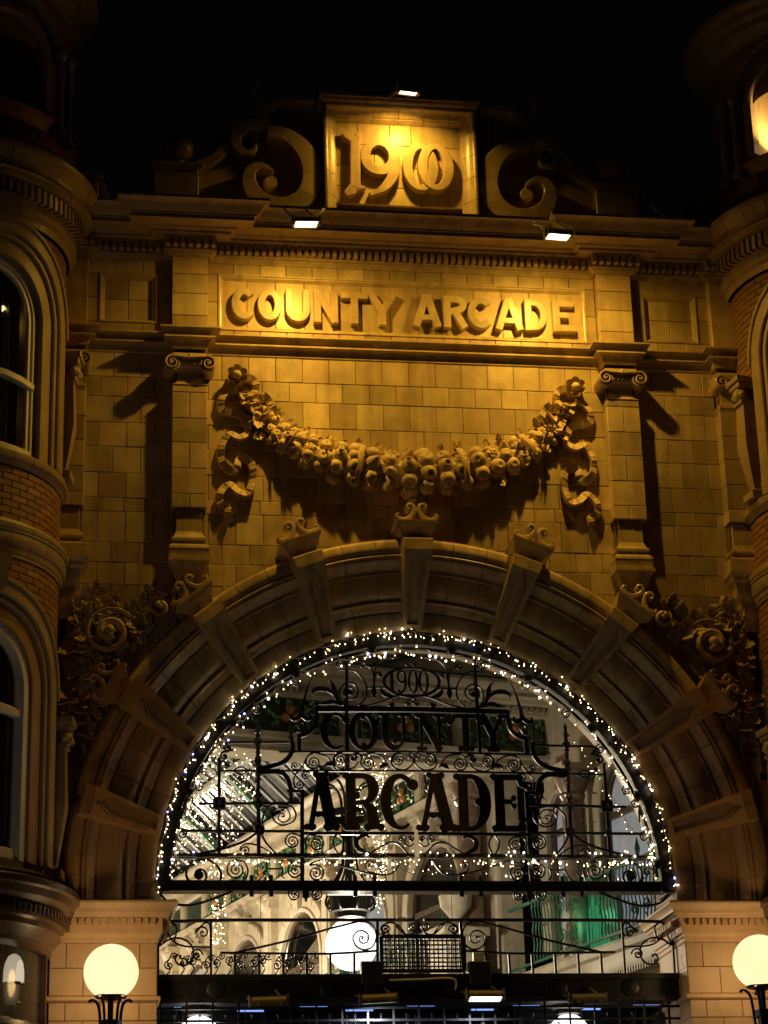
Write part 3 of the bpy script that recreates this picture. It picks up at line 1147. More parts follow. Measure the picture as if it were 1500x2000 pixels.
# rosettes, bows and hanging ribbons
for s in (-1, 1):
    cx, cz = s * 1.985, 12.26
    q = MB()
    q.disc(cx, cz, .045, -.15, .0, 12, .01)
    ro = q.build('rosette', CARVE, BLD, True)
    for k in range(6):
        a = R(90 + 60 * k)
        q = MB()
        px_, pz_ = cx + .075 * math.cos(a), cz + .075 * math.sin(a)
        # cupped petal: a dish opening outwards
        vs, fs = [], []
        for i in range(5):
            rr = .052 * i / 4
            for j in range(10):
                b = 2 * PI * j / 10
                x_ = px_ + rr * math.cos(b) * (1.0)
                z_ = pz_ + rr * math.sin(b)
                rad = math.hypot(x_ - cx, z_ - cz)
                vs.append((x_, -.10 - .065 * (i / 4) ** 2 - .25 * max(0, rad - .07), z_))
        for i in range(4):
            for j in range(10):
                fs.append((i * 10 + j, i * 10 + (j + 1) % 10, (i + 1) * 10 + (j + 1) % 10, (i + 1) * 10 + j))
        n0 = len(vs)
        vs += [(x_, y_ + .02, z_) for x_, y_, z_ in vs]
        fs += [tuple(reversed([n0 + i for i in f_])) for f_ in fs]
        fs += [(40 + j, 40 + (j + 1) % 10, n0 + 40 + (j + 1) % 10, n0 + 40 + j) for j in range(10)]
        q.add(vs, fs)
        q.build('petal', CARVE, ro, True)
    q = MB(); q.sphere((cx, -.165, cz), .052, 14, 9); q.build('flower_centre', CARVE, ro, 'full')
    q = MB(); q.lathe([(.11, 0), (.10, .09), (.03, .11)], n=18)
    q.map(lambda x, y, z: (cx + x, -z, cz + y)); q.build('flower_back', CARVE, ro, True)

    # ribbon: a band that stands off the wall and winds downward
    def ribbon(pts, wob=.02, y0=-.012, d=.085, th=.011, nm='ribbon'):
        P_ = catmull(pts, 9)
        vs = []
        for i, (x, z) in enumerate(P_):
            a, b = P_[max(0, i - 1)], P_[min(len(P_) - 1, i + 1)]
            dx, dz = v2(a, b); l = math.hypot(dx, dz) or 1e-6
            nx_, nz_ = -dz / l, dx / l
            pl = .006 * math.sin(i * 1.9)
            dep = d * (1 + .12 * math.sin(i * .5))
            # cross-section: an L-like band, its face turned partly to the street
            for (o_, yy) in ((-.046, y0 - dep * .35), (-.040, y0 - dep - .015), (.034, y0 - dep + .02 + pl), (.046, y0 - dep * .45), (.018, y0), (-.018, y0)):
                vs.append((s * (x + nx_ * o_), yy, z + nz_ * o_))
        n_ = len(P_)
        q = MB()
        fs = [(i * 6 + k, (i + 1) * 6 + k, (i + 1) * 6 + (k + 1) % 6, i * 6 + (k + 1) % 6) for i in range(n_ - 1) for k in range(6)]
        fs += [tuple(range(6)), tuple((n_ - 1) * 6 + k for k in reversed(range(6)))]
        q.add(vs, fs)
        q.build(nm, CARVE, ro, True)
    X = lambda px, py: (-at(px, py, -.1)[0], at(px, py, -.1)[1])   # traced on the left-hand ribbon, laid out as distance from the middle
    ribbon([X(463, 758), X(442, 764), X(431, 785), X(436, 802), X(458, 806), X(474, 812), X(481, 828)])
    ribbon([X(484, 822), X(484, 842), X(470, 852), X(450, 846), X(436, 862), X(431, 885), X(436, 905), X(452, 918), X(464, 912)])
    ribbon([X(464, 912), X(468, 896), X(482, 895), X(493, 910), X(493, 940), X(484, 960), X(466, 958), X(452, 945), X(438, 950), X(428, 968), X(432, 982), X(444, 990), X(443, 1003)])
    ribbon([X(478, 738), X(494, 742), X(500, 756), X(494, 772), X(508, 778), X(518, 772)], d=.10)
    ribbon([X(512, 772), X(525, 782), X(534, 800), X(546, 806)], d=.10)

# --- 1900 panel and its frame
PNL = MB()
PNL.rect(-.93, .93, 14.25, 15.98, .04, .4)
YP = PNL.build('year_panel', JOINT, BLD)
rnd = random.Random(3)
def prow(za, zb, cuts, y, par=YP, mt=FAI):
    for a, b in zip(cuts, cuts[1:]):
        q = MB(); q.rect(a + .003, b - .003, za + .003, zb - .003, y + rnd.uniform(-.0015, .0015), .06, .005); q.build('stone', mt, par)
prow(14.62, 14.86, [-.77, -.14, .26, .77], .0)
prow(14.86, 15.14, [-.77, -.46, .1, .77], .0)
prow(15.14, 15.44, [-.77, -.3, .32, .77], .0)
prow(15.44, 15.73, [-.77, -.50, -.10, .16, .77], .0)
# moulded frame: four mitred sides split into stones
fo = [(.0, -.17), (.012, -.175), (.03, -.175), (.045, -.165), (.06, -.13), (.09, -.10), (.12, -.085), (.128, -.06), (.14, -.055), (.15, -.03), (.17, .005)]
X0, X1, Z0, Z1 = -.93, .93, 14.36, 15.90
def fside(p0, p1, n_, inw, parts):
    for k in range(parts):
        t0, t1 = k / parts, (k + 1) / parts
        vs = []
        for t, first_, last_ in ((t0, k == 0, False), (t1, False, k == parts - 1)):
            for d_, y in fo:
                L_ = math.hypot(p1[0] - p0[0], p1[1] - p0[1])
                u = t * L_
                if first_:
                    u = d_
                if last_:
                    u = L_ - d_
                ux, uz = (p1[0] - p0[0]) / L_, (p1[1] - p0[1]) / L_
                g_ = 0.003 if (not first_ and t == t0) else (-.003 if (not last_ and t == t1) else 0)
                vs.append((p0[0] + ux * (u + g_) + inw[0] * d_, y, p0[1] + uz * (u + g_) + inw[1] * d_))
        m_ = len(fo)
        q = MB()
        q.add(vs, [(i, i + 1, m_ + i + 1, m_ + i) for i in range(m_ - 1)])
        # outer side
        a, b = vs[0], vs[m_]
        q.add([a, b, (b[0], .2, b[2]), (a[0], .2, a[2])], [(0, 1, 2, 3)])
        q.build('frame_stone', FAIM, YP, True)
fside((X0, Z0), (X1, Z0), 0, (0, 1), 6)
fside((X0, Z1), (X1, Z1), 0, (0, -1), 6)
fside((X0, Z0), (X0, Z1), 0, (1, 0), 5)
fside((X1, Z0), (X1, Z1), 0, (-1, 0), 5)
q = MB(); q.rect(X0 + .004, X1 - .004, 14.25, 14.356, -.16, .2, .004); q.build('plinth', FAIM, YP)
q = MB()
q.sweep([(-.93, .3), (-.93, -.17), (.93, -.17), (.93, .3)],
        [(-.02, 15.905), (.02, 15.905), (.035, 15.925), (.04, 15.935), (.045, 15.96), (.055, 15.97), (.055, 16.0), (.04, 16.01), (-.17, 16.03)])
q.build('panel_cap', FAIM, YP, True)

# --- letters ----------------------------------------------------
def glyph(ch, w, iron=False):
    """strokes of a capital in a box w wide and 1 high: (points, widths, closed)"""
    t = .215 if not iron else .17
    th = t if not iron else .075
    S = []
    h = t / 2
    B = []   # blobs
    if ch == 'C':
        if iron:
            S.append((arc(.53 * w, .5, .42 * w, .455, 52, 305, 22), [.10, .08, .16, .19, .16, .07, .05], False))
            B += [(.90 * w, .80, .10), (.62 * w, .50, .0), (.08 * w, .52, .055), (.24 * w, .5, .0)]
        else:
            S.append((arc(.54 * w, .5, .54 * w - h, .5 - h, 42, 318, 22), t, False))
    elif ch == 'O':
        if iron:
            S.append((arc(.5 * w, .5, .41 * w, .46, 0, 360, 28)[:-1], [.17, .14, .08, .14, .17, .14, .08, .14, .17], True))
            B += [(.5 * w, .87, .06), (.5 * w, .13, .07)]
        else:
            S.append((arc(.5 * w, .5, .5 * w - h, .5 - h, 0, 360, 28)[:-1], t, True))
    elif ch == 'U':
        pts = [(h if not iron else .17 * w, 1.0)] + arc(.5 * w, .38, .5 * w - (h if not iron else .17 * w), .38 - h * .9, 180, 360, 14) + [(w - (h if not iron else .17 * w), 1.0)]
        S.append((pts, t if not iron else [.17, .17, .17, .14, .08, .085, .085], False))
        if iron:
            B += [(.06 * w, .95, .06), (.28 * w, .95, .06), (.72 * w, .95, .05), (.94 * w, .95, .05), (.5 * w, .24, .065)]
    elif ch == 'N':
        x0, x1 = (h, w - h) if not iron else (.2 * w, .82 * w)
        S.append(([(x0, 0), (x0, 1)], t if not iron else .08, False))
        S.append(([(x1, 0), (x1, 1)], t if not iron else .085, False))
        S.append(([(x0 * .9, .985), (x1 * 1.02, .015)], t * 1.02 if not iron else .18, False))
        if iron:
            B += [(.08 * w, .06, .055), (.32 * w, .06, .055), (.06 * w, .94, .055), (.70 * w, .94, .055), (.95 * w, .94, .055), (.70 * w, .06, .05)]
    elif ch == 'T':
        S.append(([(.5 * w, 0), (.5 * w, 1)], t, False))
        S.append(([(0, 1 - (h if not iron else .05)), (w, 1 - (h if not iron else .05))] if not iron else [(.14 * w, .94), (.86 * w, .94)], t if not iron else .11, False))
        if iron:
            S.append(([(.14 * w, .95), (.10 * w, .83), (-.02 * w, .76)], [.1, .08, .09], False))
            S.append(([(.86 * w, .95), (.90 * w, .83), (1.02 * w, .76)], [.1, .08, .09], False))
            B += [(.32 * w, .07, .075), (.68 * w, .07, .075), (-.02 * w, .75, .06), (1.02 * w, .75, .06)]
    elif ch == 'Y':
        S.append(([(.5 * w, 0), (.5 * w, .48)], t, False))
        S.append(([(.5 * w, .42), (.12 * w if not iron else .02 * w, 1)], t, False))
        S.append(([(.5 * w, .42), (.88 * w if not iron else .95 * w, 1)], t if not iron else .10, False))
        if iron:
            B += [(.30 * w, .07, .075), (.70 * w, .07, .075), (.80 * w, .94, .05), (1.05 * w, .94, .06)]
    elif ch == 'A':
        S.append(([(.12 * w, 0), (.49 * w, 1)], t if not iron else .09, False))
        S.append(([(.88 * w, 0), (.51 * w, 1)], t if not iron else .20, False))
        S.append(([(.24 * w, .28), (.76 * w, .28)], t * .85 if not iron else .09, False))
        if iron:
            B += [(.0 * w, .055, .055), (.22 * w, .055, .055), (.70 * w, .055, .065), (1.02 * w, .055, .065), (.34 * w, .97, .055), (.70 * w, .97, .055), (.40 * w, .27, .055), (.60 * w, .27, .055)]
    elif ch == 'R':
        x0 = h if not iron else .18 * w
        S.append(([(x0, 0), (x0, 1)], t, False))
        S.append(([(x0, 1 - h * (1 if not iron else .6)), (.52 * w, 1 - h * (1 if not iron else .6))] + arc(.52 * w, .72, .48 * w - h, .28 - h * (1 if not iron else .6), 80, -80, 12) + [(x0, .47)],
                  t if not iron else [.10, .10, .17, .20, .16, .09, .08], False))
        S.append(([(.50 * w, .50), (.90 * w, 0)] if not iron else [(.55 * w, .5), (.76 * w, .38), (.82 * w, .2), (.86 * w, .02)], t if not iron else [.1, .17, .2, .2], False))
        if iron:
            B += [(.36 * w, .60, .055), (.36 * w, .36, .055), (.66 * w, .06, .07), (1.04 * w, .06, .065), (.02 * w, .06, .06), (.34 * w, .06, .06), (.02 * w, .94, .05)]
    elif ch == 'D':
        x0 = h if not iron else .2 * w
        S.append(([(x0, 0), (x0, 1)], t, False))
        S.append(([(x0, 1 - h * (1 if not iron else .5)), (.42 * w, 1 - h * (1 if not iron else .5))] + arc(.42 * w, .5, .58 * w - h, .5 - h * (1 if not iron else .5), 85, -85, 18) + [(x0, h * (1 if not iron else .5))],
                  t if not iron else [.08, .09, .16, .20, .20, .16, .09, .08], False))
        if iron:
            B += [(.02 * w, .95, .06), (.02 * w, .05, .06), (.66 * w, .51, .07), (.78 * w, .51, .04)]
    elif ch == 'E':
        x0 = h if not iron else .25 * w
        S.append(([(x0, 0), (x0, 1)], t, False))
        q_ = h if not iron else .05
        S.append(([(x0, 1 - q_), (.92 * w, 1 - q_)], t * .95 if not iron else .10, False))
        S.append(([(x0, q_), (1.0 * w, q_)], t * .95 if not iron else .10, False))
        S.append(([(x0, .52), (.66 * w if not iron else .62 * w, .52)], t * .85 if not iron else .08, False))
        if iron:
            S.append(([(.84 * w, .95), (.90 * w, .82), (1.08 * w, .76)], [.12, .09, .06], False))
            S.append(([(.84 * w, .04), (.88 * w, .18), (1.08 * w, .23)], [.12, .09, .06], False))
            B += [(.08 * w, .95, .06), (.08 * w, .05, .06), (.66 * w, .58, .05), (.66 * w, .44, .05), (1.1 * w, .76, .035), (1.1 * w, .23, .04)]
    return S, B


def put_glyph(ch, x0, x1, z0, z1, yf, yb, mt, nm, parent, iron=False, c=.0, slant=0.0):
    H = z1 - z0
    W = (x1 - x0) / H
    S, B = glyph(ch, W, iron)
    q = MB()
    k = 0
    for pts, ww, cl in S:
        w_ = [u * H for u in ww] if isinstance(ww, list) else ww * H
        q.stroke([(x0 + a * H, z0 + b * H) for a, b in pts], w_, yf - .0016 * k, yb, c, cl)
        k += 1
    for a, b, r_ in B:
        if r_ > 0:
            q.disc(x0 + a * H, z0 + b * H, r_ * H, yf - .0016 * k, yb, 12, c)
            k += 1
    return q.build(nm, mt, parent, False)


ya = -.066
top = at(475, 561, ya)[1]
bot = at(475, 623, ya)[1]
boxes = [('C', 452, 498), ('O', 503, 551), ('U', 558, 606), ('N', 613, 661), ('T', 667, 719), ('Y', 717, 778),
         ('A', 806, 862), ('R', 866, 912), ('C', 913, 962), ('A', 966, 1022), ('D', 1024, 1069), ('E', 1079, 1124)]
for ch, a, b in boxes:
    put_glyph(ch, at(a, 600, ya)[0], at(b, 610, ya)[0], bot, top, ya, .04, FAI, 'carved_letter', FR, False, .007)

# 1900 in relief
def digits():
    def p(x, y):   # picture coordinates of the close-up -> place on the panel
        return at(600 + x / 4.1667, 160 + y / 4.1667, -.10)
    yf, yb = -.092, .02
    one = MB()
    one.stroke([p(392, 405), p(392, 880)], .125, yf, yb, .008)
    one.stroke([p(290, 405), p(330, 432), p(385, 470)], [.05, .10, .10], yf - .002, yb, .008)
    one.stroke([p(440, 408), p(405, 440)], [.03, .09], yf - .004, yb, .006)
    one.stroke([p(395, 820), p(360, 880), p(318, 905)], [.10, .13, .08], yf - .003, yb, .008)
    one.stroke([p(395, 820), p(430, 855), p(478, 858)], [.12, .07, .02], yf - .005, yb, .006)
    one.build('numeral', FAI, YP)
    nine = MB()
    c = p(590, 602)
    ring = arc(c[0], c[1], .175, .188, 0, 360, 30)[:-1]
    nine.stroke(ring, [.13, .11, .075, .10, .125, .13, .13, .13, .13], yf - .001, yb, .008, True)
    nine.stroke(catmull([p(712, 590), p(716, 680), p(694, 770), p(640, 845), p(580, 885), p(512, 908)], 5), [.12, .135, .135, .11, .07, .06], yf - .004, yb, .008)
    nine.build('numeral', FAI, YP)
    for (cx, cy, rx, rz, k) in ((925, 688, .158, .284, 0), (1048, 692, .160, .280, 1)):
        q = MB()
        c = p(cx, cy)
        q.stroke(arc(c[0], c[1], rx, rz, 0, 360, 36)[:-1], [.125, .11, .075, .11, .125, .11, .075, .11, .125], yf - .002 - .012 * k, yb, .008, True)
        q.build('numeral', FAI, YP)


digits()

# --- gable: back wall with big volutes and ball finials
gab = MB()
prof = []
for s in (-1, 1):
    # stepped scroll silhouette, half by half
    pts = [(0, 14.2), (4.1, 14.2), (4.1, 14.65), (3.95, 14.75), (3.55, 14.80), (3.50, 14.62), (3.35, 14.50), (3.12, 14.52), (2.98, 14.72), (2.95, 14.95), (2.43, 14.98), (2.40, 15.05),
           (2.28, 15.35), (2.12, 15.55), (2.0, 15.72), (1.86, 15.75), (1.7, 15.70), (1.62, 15.85), (1.45, 16.02), (1.15, 16.0), (1.0, 15.94), (.93, 15.94), (0, 15.94)]
    poly = [(s * x, z) for x, z in pts]
    n = len(poly)
    # fan pieces so that the outline may be concave: split into vertical strips
    xs = sorted(set(abs(x) for x, z in pts))
    def topz(x):
        best = 14.2
        for (xa, za), (xb, zb) in zip(pts[1:], pts[2:]):
            lo, hi = min(xa, xb), max(xa, xb)
            if lo - 1e-6 <= x <= hi + 1e-6 and hi > lo:
                best = max(best, za + (zb - za) * (x - xa) / (xb - xa))
        return best
    for a, b in zip(xs, xs[1:]):
        za, zb = topz(a + 1e-4), topz(b - 1e-4)
        y0, y1 = .12, .5
        X_ = (s * a, s * b)
        gab.add([(X_[0], y0, 14.2), (X_[1], y0, 14.2), (X_[1], y0, zb), (X_[0], y0, za), (X_[0], y1, 14.2), (X_[1], y1, 14.2), (X_[1], y1, zb), (X_[0], y1, za)],
                [(0, 1, 2, 3), (7, 6, 5, 4), (3, 2, 6, 7)])
GB = gab.build('gable', FAI, BLD)
for s in (-1, 1):
    def vol(pts, w_, yf, nm='gable_scroll', n=6):
        P_ = catmull([(s * x, z) for x, z in pts], n)
        # cut the long scroll into stones
        N_ = len(P_)
        k = max(1, N_ // 7)
        ws = w_ if isinstance(w_, list) else [w_]
        def wat(t):
            t = t * (len(ws) - 1)
            i = min(int(t), len(ws) - 2) if len(ws) > 1 else 0
            return ws[i] + (ws[i + 1] - ws[i]) * (t - i) if len(ws) > 1 else ws[0]
        for i0 in range(0, N_ - 1, 7):
            i1 = min(i0 + 7, N_ - 1)
            seg = P_[i0:i1 + 1]
            q = MB()
            q.stroke(seg, [wat((i0 + j) / (N_ - 1)) for j in range(len(seg))], yf + rnd.uniform(-.002, .002), .13, .008)
            q.build(nm, FAI, GB)
    # main C: from the top, round past the panel, and curling up to a point
    vol([(1.60, 15.50), (1.38, 15.46), (1.19, 15.30), (1.09, 15.08), (1.08, 14.84), (1.18, 14.62), (1.38, 14.50), (1.58, 14.51), (1.75, 14.62), (1.83, 14.80), (1.80, 14.96), (1.68, 15.02), (1.54, 14.95)],
        [.12, .17, .21, .23, .235, .235, .23, .22, .20, .17, .13, .08, .02], -.12)
    q = MB(); q.disc(s * 1.56, 14.86, .09, -.02, .13, 16, .02); q.build('scroll_eye', FAIM, GB)
    vol([(1.40, 15.52), (1.60, 15.66), (1.86, 15.60), (1.98, 15.40), (1.90, 15.24), (1.76, 15.26), (1.74, 15.38)], [.08, .12, .14, .13, .10, .06, .02], -.05)
    # outer arm sweeping down to the pedestal
    vol([(1.66, 15.62), (1.84, 15.66), (1.98, 15.58), (2.06, 15.36), (2.22, 15.16), (2.42, 15.04)], [.16, .16, .14, .13, .12], -.02)
    # upper cresting curls
    vol([(1.02, 15.98), (1.2, 16.0), (1.42, 15.98), (1.56, 15.86), (1.64, 15.74)], [.05, .07, .09, .10, .08], -.06)
    vol([(1.6, 15.9), (1.72, 16.02), (1.72, 16.18), (1.66, 16.24)], [.10, .08, .05, .02], -.02)
    q = MB(); q.rect(s * 2.42 - .001 if s > 0 else -2.95, 2.95 if s > 0 else -2.42, 14.26, 15.0, -.02, .2, .01); ped = q.build('finial_pedestal', FAI, GB)
    q = MB()
    a, b = sorted((s * 2.42, s * 2.95))
    q.sweep([(a, .3), (a, -.02), (b, -.02), (b, .3)], [(0, 14.97), (.03, 14.98), (.05, 15.01), (.05, 15.04), (-.05, 15.06)])
    q.build('pedestal_cap', FAIM, ped, True)
    q = MB(); q.sphere((s * 2.66, .08, 15.28), .19, 20, 12); q.lathe([(.10, 15.05), (.07, 15.08), (.09, 15.11)], (s * 2.66, .08, 0), 14)
    q.build('ball_finial', FAI, ped, 'full')
    q = MB(); q.stroke(catmull([(s * 2.98, 15.02), (s * 3.0, 14.8), (s * 3.12, 14.56), (s * 3.34, 14.48), (s * 3.5, 14.58), (s * 3.56, 14.80)], 6), .07, .05, .14, .008)
    q.build('parapet_curve', FAIM, GB)
    q = MB(); q.rect(*sorted((s * 3.60, s * 4.02)), 14.26, 14.78, .0, .3, .01); q.build('parapet_pier', FAI, GB)
    q = MB(); q.rect(*sorted((s * 3.55, s * 4.06)), 14.78, 14.85, -.05, .3, .01); q.build('parapet_cap', FAIM, GB)
# short thin cable curling up from the roof edge
q = MB(); q.tube([(-3.10 + .02 * math.sin(k * .9), -.35, 14.25 + .04 * k) for k in range(6)], .006, 5)
tag(q.build('loose_cable', CABLE), 'thin loose pale cable sticking up from the cornice left of the gable', 'cable')
q = MB(); q.tube([(3.02 + .012 * k * k, -.35 - .02 * k, 14.62 - .06 * k) for k in range(7)], .006, 5)
tag(q.build('loose_cable', CABLE), 'thin loose pale cable hanging down to the cornice right of the gable', 'cable')

# --- carved spandrels (scrolls and acanthus) in the two corners over the arch
rnd = random.Random(21)
def T(px, py):
    x, z = at(px, py, -.06)
    return (-x, z)
for s in (-1, 1):
    q = MB()
    q.slab([(s * 3.86, 7.6), (s * 3.86, 9.35), (s * 3.65, 9.5), (s * 3.1, 9.55), (s * 2.95, 9.35)] if s < 0 else [(s * 2.95, 9.35), (s * 3.1, 9.55), (s * 3.65, 9.5), (s * 3.86, 9.35), (s * 3.86, 7.6)], -.012, .02)
    SP = q.build('spandrel_carving', CARVE, BLD)
    def sc(pts, w_, yf=-.10, n=6, c=.012):
        q = MB()
        P_ = catmull([(s * p[0], p[1]) for p in pts], n)
        N_ = len(P_)
        q.tube([(p[0], yf + .03, p[1]) for p in P_], [max(.008, (w_[0] + (w_[1] - w_[0]) * i / (N_ - 1)) * .6) for i in range(N_)], 8)
        q.build('scroll', CARVE, SP, 'full')
    def stem(pts, r0, r1, y0=-.05, y1=-.09, n=7):
        """a modelled stem with leaves springing from alternate sides"""
        P_ = catmull([(s * p[0], p[1]) for p in pts], n)
        N_ = len(P_)
        q = MB()
        q.tube([(p[0], y0 + (y1 - y0) * i / (N_ - 1), p[1]) for i, p in enumerate(P_)], [max(.006, r0 + (r1 - r0) * i / (N_ - 1)) for i in range(N_)], 8)
        q.tube([(p[0], y0 - .018 + (y1 - y0) * i / (N_ - 1), p[1] + .010) for i, p in enumerate(P_)], [max(.004, (r0 + (r1 - r0) * i / (N_ - 1)) * .55) for i in range(N_)], 6)
        q.build('scroll', CARVE, SP, 'full')
        return P_

    def sprays(P_, y, every=3, size=.9, side=(1, -1), lift=.5):
        for i in range(2, len(P_) - 1, every):
            a, b = P_[i - 1], P_[i + 1]
            dx, dz = v2(a, b); l = math.hypot(dx, dz) or 1
            dx, dz = dx / l, dz / l
            for sd in side:
                k = rnd.choice([0, 2, 2, 1])
                w_ = rnd.uniform(.6, 1.1)
                dd = (dx * .75 - dz * sd * w_, -rnd.uniform(.1, lift), dz * .75 + dx * sd * w_)
                nr = (rnd.uniform(-.5, .5), -1, rnd.uniform(-.2, .8))
                place(lm[k], 'leaf', SP, frame((P_[i][0], y - rnd.uniform(0, .03), P_[i][1]), dd, nr), size * rnd.uniform(.8, 1.2))

    cx, cz = T(213, 1240)
    sp_ = [(s * x, z) for x, z in spiral(cx, cz, .31, .045, 150, -1.75)]
    q = MB()
    L_ = len(sp_)
    q.tube([(x, -.11 - .12 * (i / L_), z) for i, (x, z) in enumerate(sp_)], [.022 + .040 * (i / L_) ** 1.3 for i in range(L_)], 9)
    q.tube([(x, -.14 - .12 * (i / L_), z + .012) for i, (x, z) in enumerate(sp_)], [.007 + .020 * (i / L_) ** 1.3 for i in range(L_)], 6)
    q.sphere((s * cx, -.235, cz), .062, 10, 7)
    q.build('scroll', CARVE, SP, 'full')
    sprays(sp_[:int(L_ * .62)], -.07, 3, .75, (1, -1) if s < 0 else (1, -1), .6)
    c2 = T(312, 1190)
    sp = spiral(c2[0], c2[1], .155, .025, 200, -1.5)
    q = MB(); q.tube([(s * x, -.08 - .09 * (i / len(sp)), z) for i, (x, z) in enumerate(sp)], [.012 + .028 * (i / len(sp)) for i in range(len(sp))], 8)
    q.sphere((s * c2[0], -.17, c2[1]), .032, 8, 6)
    q.build('scroll', CARVE, SP, 'full')
    P1 = stem([T(300, 1225), T(275, 1222), T(248, 1200), T(214, 1187), T(178, 1200), T(152, 1235), T(143, 1270)], .03, .018)
    sprays(P1, -.06, 3, 1.0)
    P2 = stem([T(143, 1255), T(150, 1300), T(165, 1335), T(178, 1375), T(165, 1420), T(148, 1465)], .024, .02)
    sprays(P2, -.05, 3, 1.05)
    P3 = stem([T(165, 1230), T(160, 1200), T(172, 1175), T(190, 1155)], .02, .008)
    sprays(P3, -.07, 3, .95)
    P4 = stem([T(265, 1205), T(285, 1180), T(300, 1160)], .018, .008)
    sprays(P4, -.06, 3, 1.0)
    P5 = stem([T(232, 1285), T(222, 1310), T(205, 1318), T(188, 1305), T(192, 1290), T(204, 1290)], .014, .020, -.06, -.13)
    sprays(P5, -.07, 5, .8)
    P6 = stem([T(170, 1345), T(186, 1368), T(206, 1378), T(222, 1366), T(214, 1352)], .014, .020, -.05, -.11)
    sprays(P6, -.06, 5, .9)
    P7 = stem([T(165, 1425), T(185, 1412), T(196, 1425), T(186, 1440), T(174, 1434)], .014, .018, -.05, -.10)
    sprays(P7, -.05, 5, .9)
    P8 = stem([T(135, 1330), T(132, 1360), T(138, 1390)], .014, .008)
    sprays(P8, -.05, 3, .9)
    for k in range(12):       # leaves filling what is left of the ground
        t = rnd.random()
        px, py = rnd.choice([(rnd.uniform(140, 300), rnd.uniform(1160, 1200)), (rnd.uniform(136, 175), rnd.uniform(1180, 1480)), (rnd.uniform(240, 290), rnd.uniform(1200, 1265)), (rnd.uniform(170, 215), rnd.uniform(1300, 1400))])
        x, z = T(px, py)
        a = rnd.uniform(0, 2 * PI)
        place(lm[rnd.choice([0, 2, 2, 3])], 'leaf', SP, frame((s * x, -.025, z), (math.cos(a), -.35, math.sin(a)), (rnd.uniform(-.4, .4), -1, rnd.uniform(-.3, .5))), rnd.uniform(.8, 1.2))
    for (px, py) in ((160, 1180), (212, 1203), (190, 1178), (178, 1250), (150, 1195), (158, 1196), (245, 1215)):
        x, z = T(px, py)
        q = MB(); q.sphere((s * x, -.13, z), .026, 8, 6); q.build('berry', CARVE, SP, 'full')

# --- piers under the arch
for s in (-1, 1):
    q = MB()
    q.box(*sorted((s * 2.85, s * 4.1)), -.07, 1.0, 0, 5.9)
    PR = q.build('pier', JOINT, BLD)
    zs = [0, .5, 1.0, 1.45, 1.9, 2.35, 2.8, 3.2, 3.62, 3.98, 4.32, 4.68, 4.98, 5.165]
    zu = [5.235, 5.52, 5.78]
    def pier_rows(zs_, off=0):
        for k, (za, zb) in enumerate(zip(zs_, zs_[1:])):
            cuts = [2.84, 3.20, 3.60, 3.95] if (k + off) % 2 else [2.84, 3.02, 3.42, 3.78, 3.95]
            for a, b in zip(cuts, cuts[1:]):
                t = MB()
                t.rect(*sorted((s * (a + .003), s * (b - .003))), za + .003, zb - .003, -.10 + rnd.uniform(-.0015, .0015), .0, .005)
                t.build('stone', TERRA, PR)
            t = MB()   # reveal stone
            x0 = s * 2.838
            t.box(*sorted((x0, s * 2.9)), -.09, .985, za + .003, zb - .003)
            t.build('reveal_stone', TERRA, PR)
    pier_rows(zs)
    pier_rows(zu, 1)
    path = [(-4.0, -.10), (-2.84, -.10), (-2.84, 1.0)] if s < 0 else [(2.84, 1.0), (2.84, -.10), (4.0, -.10)]
    q = MB(); q.sweep(path, [(-.02, 5.165), (.0, 5.165), (.02, 5.175), (.035, 5.185), (.035, 5.22), (.02, 5.228), (.0, 5.235), (-.02, 5.235)]); q.build('band_course', TERRA, PR, True)
    q = MB()
    q.sweep(path, [(-.02, 5.78), (.0, 5.78), (.012, 5.79), (.012, 5.83), (.025, 5.84), (.03, 5.865), (.05, 5.875), (.05, 5.96), (.05, 6.03), (-.02, 6.03)])
    pc = q.build('impost_cornice', TERRA, PR, True)
    q = MB()
    q.sweep(path, [(-.02, 6.028), (.10, 6.028), (.105, 6.04), (.12, 6.05), (.13, 6.075), (.16, 6.085), (.165, 6.11), (.19, 6.15), (.205, 6.165), (.205, 6.185), (-.02, 6.195)])
    q.build('impost_top', TERRA, pc, True)
    x = 2.865
    while x < 3.95:
        t = MB(); t.box(*sorted((s * x, s * (x + .046))), -.205, -.14, 5.955, 6.02); t.build('dentil', TERRA, pc)
        x += .075
    y = -.05
    while y < .9:
        t = MB(); t.box(*sorted((s * 2.70, s * 2.80)), y, y + .046, 5.955, 6.02); t.build('dentil', TERRA, pc)
        y += .075
    # lead flashing over the impost, ragged
    q = MB()
    n = 16
    vs = []
    for i in range(n + 1):
        x = 2.66 + (4.0 - 2.66) * i / n
        vs += [(s * x, .42, 6.215 + rnd.uniform(0, .01)), (s * x, -.27, 6.20 + rnd.uniform(0, .012)), (s * x, -.31 - rnd.uniform(0, .02), 6.188 - rnd.uniform(0, .01))]
    q.add(vs, [(i * 3 + k, i * 3 + k + 1, (i + 1) * 3 + k + 1, (i + 1) * 3 + k) for i in range(n) for k in range(2)])
    q.build('flashing', LEAD, PR)

# ================================================================ wrought iron screen filling the arch
YS = .30
SCR = thing('iron_screen', 'black wrought iron arch screen of scrolls with COUNTY ARCADE and 1900 in iron letters', 'screen', (0, YS, 6.4))


def A(px, py):
    return at(px, py, YS)


def both(fn):
    for s in (1, -1):
        fn(s)


_kk = [0]


